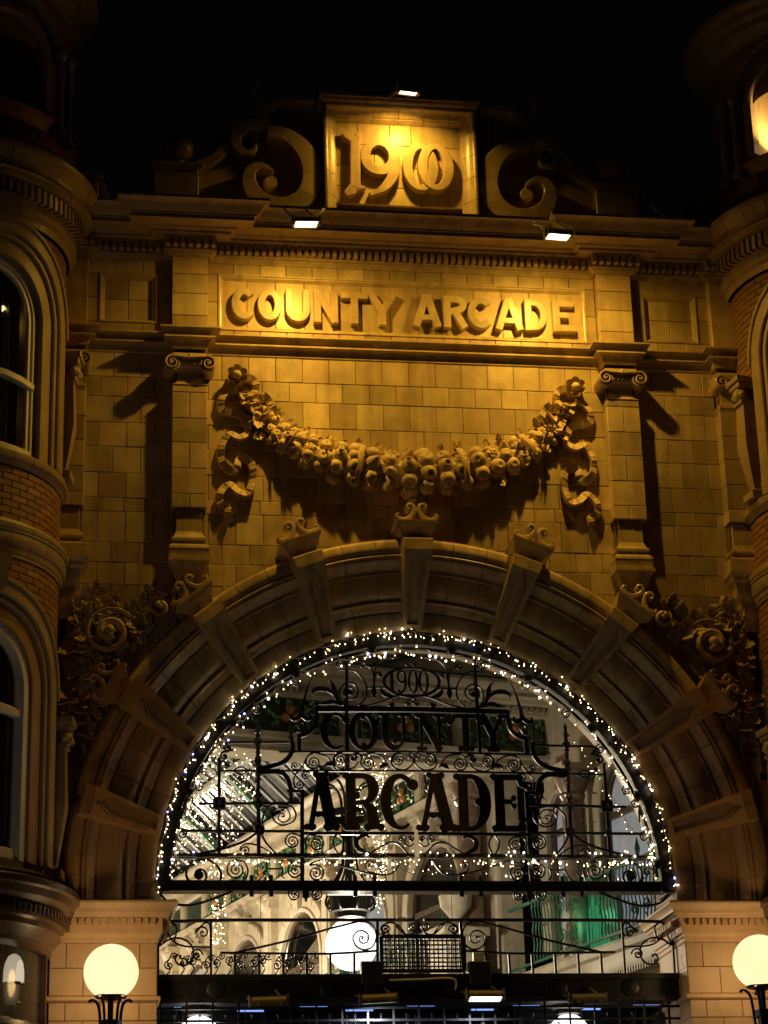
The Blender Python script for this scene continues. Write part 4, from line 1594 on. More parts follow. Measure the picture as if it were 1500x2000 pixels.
def bar(pts, w_px, nm='bar', sm=0, mirror=True, depth=.03, mt=IRON, parent=None, close=False):
    """a flat iron bar through points traced on the left half; also its twin on the right"""
    P_ = [A(*p) for p in pts]
    if sm:
        P_ = catmull(P_, sm)
    ws = [u / 170.0 for u in w_px] if isinstance(w_px, (list, tuple)) else w_px / 170.0
    for s in ((1, -1) if mirror else (1,)):
        _kk[0] += 1
        q = MB()
        yy = YS - depth / 2 - .0007 * (_kk[0] % 11)
        q.stroke([(s * x, z) for x, z in P_], ws, yy, yy + depth, 0, close)
        q.build(nm, mt, parent or SCR)


def curl(px, py, r_px, a0, turns, w0=3.4, w1=2.0, tail=None, nm='scroll', mirror=True, ball=0, depth=.024):
    """a scroll: optional traced tail, then the spiral winding in to its centre"""
    cx, cz = A(px, py)
    r_ = r_px / 168.0
    sp = spiral(cx, cz, r_, r_ * .10, a0, turns)
    if tail:
        t_ = catmull([A(*p) for p in tail] + [sp[0]], 6)[:-1]
        sp = t_ + sp
    for s in ((1, -1) if mirror else (1,)):
        _kk[0] += 1
        yy = YS - depth / 2 - .0007 * (_kk[0] % 11)
        q = MB()
        q.stroke([(s * x, z) for x, z in sp], [w0 / 170, w0 / 170, w1 / 170], yy, yy + depth)
        q.disc(s * cx, cz, max(ball, w1 * .9) / 170, yy - .001, yy + depth, 10)
        q.build(nm, IRON, SCR)


def leafp(pts, nm='iron_leaf', mirror=True):
    P_ = catmull([A(*p) for p in pts], 4)
    for s in ((1, -1) if mirror else (1,)):
        _kk[0] += 1
        q = MB()
        yy = YS - .012 - .0007 * (_kk[0] % 11)
        n = len(P_)
        q.stroke([(s * x, z) for x, z in P_], [.012, .04, .055, .045, .02, .006], yy, yy + .02)
        q.build(nm, IRON, SCR)


def turned(px, py0, py1, knobs, r_px=3.0, nm='turned_post'):
    """upright turned post with knobs: (py, radius in pixels, half height)"""
    x, z0 = A(px, py1)
    _, z1 = A(px, py0)
    prof = [(0.001, z0), (r_px / 170, z0)]
    for py, r_, hh in sorted(knobs, key=lambda k: -k[0]):
        z = A(px, py)[1]
        prof += [(r_px / 170, z - hh / 150), (r_ * .8 / 170, z - hh * .6 / 150), (r_ / 170, z), (r_ * .8 / 170, z + hh * .6 / 150), (r_px / 170, z + hh / 150)]
    prof += [(r_px / 170, z1), (.001, z1 + .04)]
    for s in (1, -1):
        q = MB()
        q.lathe(prof, (s * x, YS - .02, 0), 8)
        q.build(nm, IRON, SCR, True)


# outer iron arch lining the opening, with ribs and studs
q = MB()
q.arch([(2.845, .16), (2.70, .16), (2.70, .21), (2.77, .22), (2.77, .62), (2.845, .64), (2.845, .16)], -2, 182, 80, 0, AX)
q.build('arch_rib', IRON, SCR, True)
q = MB()
q.arch([(2.70, .27), (2.665, .27), (2.665, .30), (2.70, .30)], 2, 178, 64, 0, AX)
q.build('arch_rib', IRON, SCR, True)
for k in range(-4, 5):
    a = R(90 + k * 19.5 + 9.7) if k < 4 else R(5)
    x, z = 2.70 * math.cos(a), AX + 2.70 * math.sin(a)
    q = MB(); q.sphere((x, .22, z), .062, 8, 6, (1, .7, 1)); q.build('boss', IRON, SCR, 'full')
# curls between the two arch ribs
for k in range(14):
    a = 12 + k * 12
    cx, cz = 2.62 * math.cos(R(a)), AX + 2.62 * math.sin(R(a))
    if a in (84, 96):
        continue
    q = MB()
    sg = 1 if a < 90 else -1
    q.stroke(spiral(cx, cz, .058, .01, a + 60 * sg, 1.6 * sg), [.018, .012], .26, .285)
    q.build('scroll', IRON, SCR)

# frame bars
bar([(617, 1386), (809, 1386)], 9, mirror=True, depth=.05)
bar([(617, 1383), (617, 1405), (612, 1422), (600, 1433), (584, 1438)], 7.5, sm=5, depth=.045)
bar([(584, 1434), (584, 1469)], 7.5, depth=.045)
bar([(545, 1469), (809, 1469)], 3.2)
bar([(430, 1506), (809, 1506)], 3.2)
bar([(590, 1628), (809, 1628)], 5.5, depth=.04)
bar([(345, 1672), (809, 1672)], 9, depth=.05)
bar([(590, 1548), (590, 1722)], 7, depth=.04)
bar([(560, 1546), (594, 1546)], 5)
bar([(388, 1570), (592, 1569)], 4.5)
bar([(352, 1623), (592, 1624)], 4.5)
bar([(445, 1450), (566, 1450)], 3.6)
bar([(428, 1482), (428, 1672)], 5.5)
bar([(677, 1282), (677, 1469)], 6)
bar([(568, 1440), (571, 1466), (556, 1487), (530, 1497), (500, 1500)], [6, 8, 9, 8, 6], sm=5, depth=.04)
bar([(503, 1512), (540, 1508), (560, 1519), (569, 1548)], [6, 8, 9, 7], sm=5, depth=.04)
bar([(500, 1506), (548, 1506)], 7)
turned(568, 1418, 1446, [(1424, 4.5, 3), (1432, 5, 3), (1441, 6, 3)], 3)
turned(505, 1412, 1672, [(1420, 3.5, 3), (1430, 8, 3), (1438, 5, 2), (1449, 9, 7), (1460, 6, 3), (1470, 5, 3), (1486, 7, 8), (1497, 9, 3), (1514, 7, 3), (1522, 6, 4), (1555, 8, 7), (1572, 10, 8)], 3.6)
turned(568, 1548, 1568, [(1553, 7, 2), (1561, 5, 3)], 4)
# rosette plates where the bars cross
for px, py, r_ in ((428, 1570, 13), (507, 1622, 10), (428, 1623, 7)):
    x, z = A(px, py)
    for s in (1, -1):
        q = MB()
        pts = []
        for i in range(24):
            a = 2 * PI * i / 24
            rr = r_ / 168 * (1 + (.18 if r_ > 12 else .08) * math.cos(4 * (a - PI / 4))) * (1 if i % 2 else .93)
            pts.append((s * x + rr * math.cos(a), z + rr * math.sin(a)))
        q.slab(pts, YS - .045, YS + .02, .01, True)
        q.sphere((s * x, YS - .05, z), r_ / 168 * .35, 8, 5)
        q.build('rosette_plate', IRON, SCR)
# eye-shaped twist on the bar
bar([(455, 1506), (470, 1498), (484, 1506)], 2.6, sm=6)
bar([(455, 1506), (470, 1514), (484, 1506)], 2.6, sm=6)
# scrolls and braces in the side lights
curl(552, 1595, 20, 175, -1.6, 3, 2, tail=[(513, 1612), (515, 1590), (530, 1573), (548, 1571), (570, 1577), (578, 1592), (571, 1606), (552, 1612), (537, 1605)])
bar([(507, 1622), (478, 1643), (430, 1659), (370, 1672)], 4.5, sm=4)
bar([(509, 1628), (522, 1650), (542, 1672)], 3.5, sm=4)
curl(480, 1662, 9, 180, -1.5, 2.6, 2, tail=[(535, 1670), (505, 1652), (482, 1648), (470, 1655)])
curl(445, 1461, 9, 90, 1.4, 4, 3, tail=[(470, 1450), (455, 1450)])
curl(438, 1477, 9, 60, 1.4, 4, 3, tail=[(455, 1465), (448, 1466)])
curl(446, 1497, 4, 0, 1.2, 2.5, 2)
curl(370, 1562, 9, 180, 1.6, 3, 2, tail=[(362, 1600), (362, 1580)])
# scroll frieze between COUNTY and ARCADE
curl(576, 1496, 8, -60, -1.8, 2.6, 1.8, tail=[(612, 1472), (600, 1478), (592, 1495), (584, 1504)])
curl(612, 1490, 14, 180, 2.2, 2.8, 1.8, tail=[(655, 1502), (640, 1480), (615, 1471), (600, 1478)])
curl(664, 1485, 13, 60, 2.2, 2.8, 1.8, tail=[(700, 1488), (690, 1500), (668, 1504), (652, 1492), (652, 1480), (660, 1472)])
curl(719, 1491, 14, 170, 2.2, 2.8, 1.8, tail=[(760, 1500), (745, 1478), (722, 1472), (708, 1478)])
curl(778, 1485, 13, 60, 2.2, 2.8, 1.8, tail=[(806, 1478), (806, 1492), (790, 1504), (770, 1500), (764, 1486), (770, 1474)])
curl(801, 1478, 6.5, 0, 1.8, 2.2, 1.6)
curl(690, 1481, 7, 90, -1.3, 4, 3, tail=[(705, 1478), (700, 1473)])
leafp([(655, 1493), (645, 1492), (637, 1494), (633, 1500)])
leafp([(757, 1495), (750, 1494), (744, 1498), (741, 1502)])
# S scrolls beside ARCADE
curl(597, 1516, 9, 30, 1.8, 2.8, 2, tail=[(575, 1540), (574, 1520), (582, 1508), (596, 1506)])
curl(585, 1533, 9, 200, 1.8, 2.8, 2)
# plume lilies at the corners of the frame
for_pl = [(612, 1318), (600, 1345), (592, 1375), (588, 1396)]
bar(for_pl, [1, 2.5, 4, 6, 9], sm=6, nm='plume')
bar([(588, 1396), (578, 1405), (569, 1403), (571, 1395)], [8, 7, 6, 3], sm=5, nm='plume')
bar([(588, 1396), (598, 1405), (606, 1403), (604, 1395)], [8, 7, 6, 3], sm=5, nm='plume')
bar([(588, 1408), (582, 1417), (588, 1428)], 2.2, sm=5)
bar([(588, 1408), (594, 1417), (588, 1428)], 2.2, sm=5)
bar([(588, 1405), (588, 1432)], 2.5)
curl(583, 1429, 3, 0, 1, 2.5, 2)
# crest: big scrolls with leaves each side of the oval
curl(683, 1352, 19, 90, -1.9, 3, 2.2, tail=[(800, 1352), (770, 1362), (735, 1374), (700, 1381), (680, 1382)][3:] + [(665, 1366), (663, 1350), (672, 1336)], ball=5)
bar([(809, 1358), (775, 1360), (735, 1374), (700, 1381), (670, 1379)], 2.8, sm=6)
bar([(660, 1309), (690, 1310), (708, 1326), (716, 1345), (713, 1365), (700, 1378)], 2.8, sm=6)
bar([(640, 1345), (655, 1362), (672, 1379)], [2, 3, 4], sm=5)
leafp([(664, 1375), (655, 1358), (650, 1338), (640, 1326)])
leafp([(655, 1360), (640, 1348), (622, 1346), (610, 1352), (612, 1358)])
leafp([(668, 1378), (650, 1371), (635, 1374), (622, 1376)])
bar([(730, 1345), (730, 1322), (724, 1305), (712, 1300)], [4, 3, 2.5], sm=5)
bar([(730, 1320), (736, 1300), (750, 1288), (775, 1284)], [2.5, 2.5, 2], sm=5)
bar([(715, 1343), (754, 1343)], 3)
curl(708, 1300, 7, 0, 1.5, 3, 2)
curl(741, 1318, 5, 100, -1.2, 3.5, 2.5, tail=[(731, 1328), (734, 1316)])
bar([(730, 1342), (730, 1352), (730, 1364)], [4, 11, 2], sm=4, nm='fleuron')
leafp([(768, 1362), (752, 1357), (745, 1349), (744, 1344)])
curl(765, 1375, 6, 180, 1, 4, 3)
# small paired curls over and under the oval
curl(796, 1297, 6, 0, 1.8, 2.4, 1.8)
curl(797, 1374, 6.5, 0, 1.8, 2.4, 1.8)
bar([(797, 1367), (809, 1362)], 2.4)
# oval plate with its numerals
NP = None
c = A(808, 1333)
cx0 = 0.0
q = MB()
q.stroke(arc(cx0, c[1], .315, .168, 0, 360, 40)[:-1], [.036, .03, .03, .03, .036, .03, .03, .03, .036], YS - .03, YS, 0, True)
NP = q.build('year_plate', IRONB, SCR)
for k, (dx, rx) in enumerate(((.015, .052), (.135, .052))):
    q = MB()
    q.stroke(arc(cx0 + dx - .0, c[1], rx - .006, .128, 0, 360, 24)[:-1], [.03, .024, .014, .024, .03, .024, .014, .024, .03], YS - .034 - .001 * k, YS - .002, 0, True)
    q.build('numeral', IRONB, NP)
q = MB(); q.stroke([(-.225, c[1] + .10), (-.225, c[1] - .11)], .038, YS - .034, YS - .002); q.stroke([(-.26, c[1] + .085), (-.225, c[1] + .115)], .02, YS - .035, YS - .002); q.build('numeral', IRONB, NP)
q = MB(); q.stroke(arc(-.115, c[1] + .055, .045, .068, 0, 360, 18)[:-1], .024, YS - .034, YS - .002, 0, True)
q.stroke(catmull([(-.072, c[1] + .05), (-.072, c[1] - .05), (-.10, c[1] - .11), (-.14, c[1] - .12), (-.15, c[1] - .09)], 4), .024, YS - .035, YS - .002); q.build('numeral', IRONB, NP)

# the letters
yl = YS - .035
zt, zb = A(700, 1393)[1], A(700, 1468)[1]
for ch, a, b in (('C', 626, 682), ('O', 682, 738), ('U', 743, 798), ('N', 812, 868), ('T', 880, 940), ('Y', 941, 984)):
    put_glyph(ch, at(a, 1430, yl)[0], at(b, 1430, yl)[0], zb + .01, zt, yl, yl + .03, IRONB, 'iron_letter', SCR, True)
zt, zb = A(700, 1511)[1], A(700, 1625)[1]
for ch, a, b in (('A', 599, 655), ('R', 674, 740), ('C', 746, 814), ('A', 817, 884), ('D', 892, 958), ('E', 960, 1026)):
    put_glyph(ch, at(a, 1570, yl)[0], at(b, 1570, yl)[0], zb + .01, zt, yl, yl + .03, IRONB, 'iron_letter', SCR, True)

# row between the 1627 and 1672 bars
curl(571, 1644, 15, 90, 2.3, 2.8, 1.8, tail=[(592, 1660), (592, 1640), (580, 1630)])
curl(618, 1649, 15, 90, -2.3, 2.8, 1.8, tail=[(598, 1662), (597, 1640), (606, 1632)])
bar([(657, 1630), (650, 1645), (656, 1662), (664, 1668), (670, 1655), (670, 1642), (662, 1630)], 3, sm=5)
bar([(722, 1636), (712, 1632), (697, 1640), (698, 1655), (712, 1664), (722, 1668)], [3, 5, 8, 9, 6, 3], sm=5, nm='leaf_scroll')
bar([(722, 1668), (742, 1655), (762, 1645), (780, 1650), (796, 1668)], 3, sm=5)
curl(785, 1639, 7, 0, 1.8, 2.4, 1.8, tail=[(808, 1648), (800, 1653), (790, 1650)])
curl(803, 1639, 6, 180, -1.8, 2.4, 1.8)
# row under the 1672 bar
curl(461, 1700, 19, 90, 2.3, 3, 2, tail=[(480, 1718), (484, 1700), (476, 1684)])
curl(388, 1709, 30, 60, 1.5, 4.5, 4, tail=[(372, 1738), (420, 1738), (432, 1712), (424, 1692), (408, 1680)], ball=9)
curl(352, 1700, 12, 200, -1.3, 3, 2, tail=[(345, 1680), (340, 1690)])
curl(577, 1701, 16, 90, 2.3, 3, 2, tail=[(592, 1716), (592, 1690), (580, 1684)])
curl(617, 1706, 16, 90, -2.3, 3, 2, tail=[(640, 1680), (620, 1682), (604, 1690)])
bar([(640, 1682), (675, 1694), (720, 1706), (752, 1709), (770, 1702), (784, 1682)], 2.8, sm=5)
curl(722, 1690, 8, 180, -1.5, 2.6, 2, tail=[(735, 1706), (718, 1702)])
bar([(523, 1697), (550, 1697)], 2.6)
bar([(523, 1697), (514, 1712), (502, 1722)], 2.6, sm=4)
bar([(552, 1696), (550, 1710), (556, 1718)], 2.6, sm=4)
# main beam with studs above and below, and the scrolls hanging under it
bx0, zt = A(308, 1722)
_, zb = A(700, 1742)
q = MB(); q.box(-2.84, 2.84, YS - .05, YS + .10, zb, zt - .0); q.box(-2.84, 2.84, YS - .075, YS + .12, zt - .015, zt + .004); q.box(-2.84, 2.84, YS - .075, YS + .12, zb - .004, zb + .012)
q.build('beam', BEAM, SCR)
for px in (491, 529, 693, 731):
    for up in (1, -1):
        x, z = A(px, 1732)
        for s in (1, -1):
            q = MB()
            z_ = z + up * .075
            q.lathe([(.0, -.04), (.024, -.035), (.024, .03), (.018, .045), (0, .05)], (s * x, YS - .03, z_), 8)
            q.build('stud', BEAM, SCR, True)
curl(575, 1748, 12, 90, 2.2, 2.8, 2, tail=[(592, 1738), (586, 1736)])
curl(617, 1748, 12, 90, -2.2, 2.8, 2, tail=[(600, 1738), (606, 1736)])
x, z = A(597, 1750)
for s in (1, -1):
    q = MB(); q.lathe([(.0, -.07), (.015, -.06), (.012, -.045), (.04, -.02), (.035, .03), (.05, .05)], (s * x, YS - .03, z), 10); q.build('pendant_knob', IRON, SCR, True)
bar([(310, 1742), (330, 1762), (370, 1768), (410, 1758), (470, 1735)], 4, sm=5)
# lower gallery railing above the lintel
bar([(330, 1800), (450, 1797), (809, 1797)], 5, depth=.05, nm='handrail')
bar([(330, 1800), (312, 1822), (309, 1850), (309, 1906)], 4, sm=4, nm='handrail')
bar([(330, 1800), (345, 1812), (340, 1840)], 3, sm=4)
bar([(412, 1800), (412, 1906)], 4)
curl(396, 1822, 13, 180, -1.4, 3, 2, tail=[(411, 1850), (410, 1810), (400, 1803)])
curl(352, 1868, 40, 150, -1.05, 3.2, 3, tail=[(320, 1825), (312, 1845)])
curl(383, 1865, 12, 0, 1.6, 2.6, 2)
bar([(322, 1808), (335, 1835), (360, 1848), (412, 1850)], 2.8, sm=5)
bar([(430, 1861), (520, 1862), (640, 1863), (738, 1857)], 3.6, sm=3, nm='mid_rail')
bar([(450, 1863), (560, 1838), (640, 1815), (700, 1800)], [3.5, 3.5, 3], sm=4)
curl(708, 1833, 18, 180, -1.4, 2.8, 2, tail=[(700, 1800), (724, 1804), (735, 1826), (728, 1848), (712, 1855), (696, 1848)])
for px in (459, 506, 553, 599, 645, 692):
    bar([(px, 1863), (px, 1906)], 4.2, nm='baluster')
bar([(737, 1800), (737, 1906)], 5)
curl(752, 1816, 9, 0, 1.6, 2.8, 2, tail=[(790, 1822), (775, 1806), (758, 1802), (744, 1812), (748, 1824)])
curl(805, 1810, 9, 0, -1.6, 2.8, 2, tail=[(770, 1806), (790, 1824), (805, 1824)])
for k in range(13):
    px = 330 + k * 23 + (k % 2) * 4
    curl(px, 1886 - (k % 3) * 5, 9, 90 + 40 * k, 1.7 * (-1) ** k, 2.2, 1.6, mirror=False)
    curl(px + 10, 1868 + (k % 2) * 4, 7, 200 + 60 * k, 1.6 * (-1) ** (k + 1), 2.0, 1.5, mirror=False)
    bar([(px - 5, 1905), (px + 3, 1893), (px - 3, 1880), (px + 4, 1868)], 2.2, sm=3, mirror=False)
# wire mesh panel in the middle
x0, z1 = A(745, 1828)
x1, z0 = A(909, 1895)
mx0, mx1 = x0, x1
q = MB()
for a, b, c_, d in ((mx0, mx1, z1 - .02, z1 + .02), (mx0, mx1, z0 - .02, z0 + .02), (mx0 - .02, mx0 + .02, z0, z1), (mx1 - .02, mx1 + .02, z0, z1)):
    q.box(a, b, YS + .02, YS + .05, c_, d)
MP = q.build('mesh_frame', IRON, SCR)
n = 19
for i in range(1, n):
    q = MB(); x = mx0 + (mx1 - mx0) * i / n; q.box(x - .008, x + .008, YS + .03, YS + .04, z0, z1); q.build('mesh_wire', IRON, MP)
for i in range(1, 8):
    q = MB(); z = z0 + (z1 - z0) * i / 8; q.box(mx0, mx1, YS + .026, YS + .036, z - .008, z + .008); q.build('mesh_wire', IRON, MP)
# lintel
_, zt = A(700, 1906)
_, zb = A(700, 1957)
q = MB()
q.box(-2.84, 2.84, YS - .02, YS + .30, zb, zt)
q.box(-2.84, 2.84, YS - .07, YS - .02, zt - .05, zt + .01)
q.box(-2.84, 2.84, YS - .07, YS - .02, zb - .01, zb + .035)
LT = q.build('lintel', BEAM, SCR)
for x in (-2.2, -1.0, .35, 1.5, 2.3):
    q = MB(); q.lathe([(.10, 0), (.10, .012), (.085, .02), (.05, .022), (.045, .03), (0, .034)], n=18)
    q.map(lambda a, b, c_: (x + a, YS - .02 - c_, (zb + zt) / 2 + b)); q.build('paterae', BEAM, LT, True)
# gate grille under the lintel
for z in (zb - .06, zb - .19):
    q = MB(); q.box(-2.84, 2.84, YS + .0, YS + .03, z - .012, z + .012); q.build('gate_rail', IRON, SCR)
x = -2.78
while x < 2.8:
    q = MB(); q.box(x - .010, x + .010, YS + .005, YS + .025, zb - 1.2, zb); q.build('gate_bar', IRON, SCR)
    x += .275
for k in range(20):
    x = -2.64 + .275 * k
    q = MB(); q.lathe([(0, .04), (.014, .02), (.006, .0), (.006, -.03)], (x, YS + .015, zb - .15), 6); q.build('gate_spike', IRON, SCR)
    if k % 3 == 0:
        q = MB(); q.stroke([(x - .1, zb - .35), (x, zb - .22), (x + .1, zb - .35)], .015, YS + .0, YS + .02); q.build('gate_brace', IRON, SCR)
TP = thing('dark_gate_panel', 'dark panel added to darken the view behind the gate bars, with glowing strips standing in for blue light', 'transom', (0, .9, 3.4))  # panel added to darken the hall view below the lintel
q = MB(); q.rect(-2.84, 2.84, 3.4, zb + .26, .90, 1.0, .01, True); q.build('dark_panel_face', GLASSD, TP)
q = MB(); q.rect(-2.84, 2.84, zb + .262, zb + .32, .86, 1.0, .005, True); q.build('dark_panel_rail', BEAM, TP)
for k in range(9):
    x = -2.6 + k * .62 + (k % 3) * .06
    q = MB(); q.rect(x, x + .30, zb + .04 - .05 * (k % 2), zb + .055 - .05 * (k % 2), .875, .898); q.build('blue_glow_strip', E_BLUE, TP)  # glowing strips stand in for indistinct blue light behind the gate
    q = MB(); q.stroke([(x - .1, zb - .95), (x + .05, zb + .22), (x + .2, zb - .95)], .025, .86, .896); q.build('glazing_bar', BEAM, TP)
# thin support cables
for px in (705, 508, 877):
    x0, z0 = at(px, 1300 if px == 705 else 1620, YS + .05)
    x1, z1 = at(px, 1900, YS + .05)
    q = MB(); q.tube([(x0, YS + .06, z0), (x0, YS + .06, z1)], .0035, 4)
    tag(q.build('hanging_cable', CABLE), {705: 'thin pale cable hanging through the letter R of the iron screen', 508: 'thin pale cable hanging down left of the iron word ARCADE', 877: 'thin pale cable hanging down right of the glowing central globe'}[px], 'cable')

# ================================================================ lit lamps
def floodlight(lens_px, y, w_, d_, aim, energy, color, lens_mat, label, lit=True, size=.2, nm='floodlight', spread=180):
    """box floodlight; the lens is seen at lens_px, the lamp looks at `aim`"""
    x, z = at(lens_px[0], lens_px[1], y)
    root = thing(nm, label, 'floodlight', (x, y, z))
    zd = (Vector(aim) - Vector((x, y, z))).normalized()
    zl = -zd
    xl = Vector((1, 0, 0)) - zl * zl.x
    xl.normalize()
    yl = zl.cross(xl)
    B = Matrix((xl, yl, zl)).transposed().to_4x4()
    B.translation = Vector((x, y, z))
    T_ = lambda q: q.map(lambda a, b, c_: tuple(B @ Vector((a, b, c_))))
    q = MB()
    # curved hood: half barrel behind the lens
    pts = [(-d_ / 2, 0)] + [(-d_ / 2 * math.cos(R(t)), .075 * math.sin(R(t)) + .012) for t in range(0, 181, 20)] + [(d_ / 2, 0)]
    vs = [(-w_ / 2, a, b) for a, b in pts] + [(w_ / 2, a, b) for a, b in pts]
    n = len(pts)
    q.add(vs, [(i, i + 1, n + i + 1, n + i) for i in range(n - 1)] + [tuple(range(n)), tuple(reversed(range(n, 2 * n)))])
    T_(q).build('housing', LAMPBK, root, True)
    q = MB()
    for a, b, c_, e_ in ((-w_ / 2 - .012, w_ / 2 + .012, -d_ / 2 - .012, -d_ / 2 + .008), (-w_ / 2 - .012, w_ / 2 + .012, d_ / 2 - .008, d_ / 2 + .012),
                         (-w_ / 2 - .012, -w_ / 2 + .008, -d_ / 2, d_ / 2), (w_ / 2 - .008, w_ / 2 + .012, -d_ / 2, d_ / 2)):
        q.box(a, b, c_, e_, -.012, .014)
    T_(q).build('bezel', LAMPBK, root)
    q = MB(); q.box(-w_ / 2 + .012, w_ / 2 - .012, -d_ / 2 + .012, d_ / 2 - .012, -.002, .004)
    T_(q).build('lens', lens_mat, root)
    for t in (-1, 1):
        q = MB()
        a, b = sorted((t * (w_ / 2 + .014), t * (w_ / 2 + .03)))
        q.box(a, b, -.03, .03, -.02, .10)
        T_(q).build('bracket', LAMPGY, root)
    for t in (-1, 1):
        q = MB(); q.box(t * w_ * .33 - .014, t * w_ * .33 + .014, -d_ / 2 - .022, -d_ / 2 - .006, -.005, .022); T_(q).build('clip', LAMPGY, root)
    if lit:
        lamp('lamp', 'AREA', tuple(Vector((x, y, z)) + zd * .03), energy, color, root, aim, size, size * .6, None, .5, spread)
    return root, (x, y, z)


def cord(pts, r_, nm, label, mt=CABLE):
    q = MB(); q.tube(catmull(pts, 6), r_, 6)
    return tag(q.build(nm, mt, None, 'full'), label, 'cable')


def arm(root, p, q_, r_=.014):
    m_ = MB(); m_.tube([p, q_], r_, 6); m_.build('arm', LAMPBK, root, True)


p1x = at(598, 437, -1.10)[0] + .1
p2x = at(1090, 462, -1.10)[0] - .1
r1, p1 = floodlight((598, 437), -1.10, .27, .25, (p1x, -.68, 11.2), FLOOD_W, SODIUM, E_FLOOD, 'lit sodium floodlight on the cornice below left of the 1900 panel', True, .13)
arm(r1, (p1[0] - .14, p1[1], p1[2] + .06), (p1[0] - .20, -.6, 14.2)); arm(r1, (p1[0] + .14, p1[1], p1[2] + .06), (p1[0] + .05, -.6, 14.2))
r2, p2 = floodlight((1090, 462), -1.10, .27, .25, (p2x, -.68, 11.2), FLOOD_W, SODIUM, E_FLOOD, 'lit sodium floodlight on the cornice below right of the 1900 panel', True, .13)
arm(r2, (p2[0] - .14, p2[1], p2[2] + .06), (p2[0] - .20, -.6, 14.2)); arm(r2, (p2[0] + .14, p2[1], p2[2] + .06), (p2[0] + .05, -.6, 14.2))
r3, p3 = floodlight((797, 181), -.56, .22, .19, (-.02, -.26, 14.9), TOPFLOOD_W, SODIUM, E_FLOOD, 'lit sodium floodlight shining down on the 1900 panel, highest of all the floodlights', True, .15, spread=148)
arm(r3, (p3[0] - .11, p3[1], p3[2] + .04), (p3[0] - .18, -.1, 16.02)); arm(r3, (p3[0] + .11, p3[1], p3[2] + .04), (p3[0] + .02, -.1, 16.02))
for r_, p_, dx in ((r1, p1, .25), (r2, p2, -.25)):      # the reflector throws a tighter beam down the wall
    lamp('lamp_beam', 'SPOT', (p_[0], p_[1] + .01, p_[2] - .04), THROW_W, SODIUM, r_, (p_[0] + dx * .4, 0, 9.7), .05, None, 54, 1.0)
cord([(p2[0] - .1, -1.15, p2[2] + .1), (p2[0] - .25, -.95, p2[2] + .22), (p2[0] - .05, -.8, p2[2] + .36), (p2[0] + .25, -.75, p2[2] + .33), (p2[0] + .3, -.7, p2[2] + .25)], .008, 'floodlight_cable',
     'grey cable looping over the right cornice floodlight')
cord([(p1[0] + .1, -1.0, p1[2] + .1), (p1[0] + .22, -.9, p1[2] + .28), (p1[0] + .35, -.62, 14.2), (p1[0] + 1.4, -.60, 14.22), (p1[0] + 2.7, -.60, 14.215), (p2[0] - .3, -.62, 14.2)], .009, 'floodlight_cable',
     'grey cable lying along the cornice edge between the two lower floodlights')
# floodlights under the lintel
yl = -.05
r4, _ = floodlight((740, 1957), yl, .36, .17, (-.25, .45, 0), 40, (.80, .84, 1.0), E_COOL, 'lit white floodlight under the lintel, second from the left', True, .2)
r5, _ = floodlight((948, 1950), yl, .36, .17, (.6, -1.2, 0), 30, (.84, .84, 1.0), E_COOL, 'lit white floodlight under the lintel with its whole lens showing, third from the left', True, .2)
LENSOFF = mat('lens_unlit', (.05, .05, .05), .1)
r6, _ = floodlight((525, 1962), yl, .36, .17, (-1.5, .9, 0), 0, (1, 1, 1), LENSOFF, 'unlit brown floodlight at the left end of the row under the lintel', False)
r7, _ = floodlight((1148, 1957), yl, .36, .17, (1.8, .9, 0), 0, (1, 1, 1), LENSOFF, 'unlit brown floodlight at the right end of the row under the lintel', False)
for r_ in (r4, r5, r6, r7):
    r_['group'] = 'floodlights in a row under the lintel'
    x, y, z = r_.location
    arm(r_, (x - .2, y, z + .05), (x - .2, YS - .03, z + .12), .012)
    arm(r_, (x + .12, y + .02, z + .09), (x + .10, YS - .03, z + .20), .012)
# junction boxes standing on the lintel
for px, lab in ((726, 'dark metal control box on the lintel in front of the glowing central globe'), (937, 'dark metal control box on the lintel right of the wire mesh panel')):
    x, z = at(px, 1900, YS - .12)
    z1 = at(px, 1878, YS - .12)[1]
    bx = thing('control_box', lab, 'box', (x, YS - .12, z - .1))
    q = MB(); q.rect(x - .115, x + .115, z - .12, z1, YS - .16, YS - .02, .008, True); q.build('case', BEAM, bx)
    q = MB(); q.rect(x - .07, x + .07, z - .2, z - .12, YS - .14, YS - .04, .004, True); q.build('cable_gland', BEAM, bx)
    if px == 937:
        q = MB(); q.rect(x - .06, x + .06, z1 + .002, z1 + .10, YS - .12, YS - .06, .006, True); q.build('sensor', CABLE, bx)
x0, z0 = at(775, 1797, YS - .06)
x1, z1 = at(757, 1880, YS - .06)
cord([(x1, YS - .06, z1), (x1 + .02, YS - .07, z1 + .1), (x0 - .03, YS - .07, (z0 + z1) / 2 + .1), (x0 - .005, YS - .06, z0 + .0), (x0 + .06, YS - .06, z0 + .03), (x0 + .11, YS - .05, z0 + .01), (x0 + .03, YS - .05, z0 + .0)], .006,
     'dangling_cable', 'loose white cord dangling in front of the wire mesh panel')
x0, z0 = at(760, 1915, YS - .09)
x1, z1 = at(885, 1912, YS - .09)
cord([(x0, YS - .09, z0), ((x0 + x1) / 2, YS - .09, z0 + .01), (x1, YS - .09, z1), (x1 + .02, YS - .09, z1 - .12)], .012, 'conduit', 'pale conduit running along the lintel beneath the wire mesh panel')

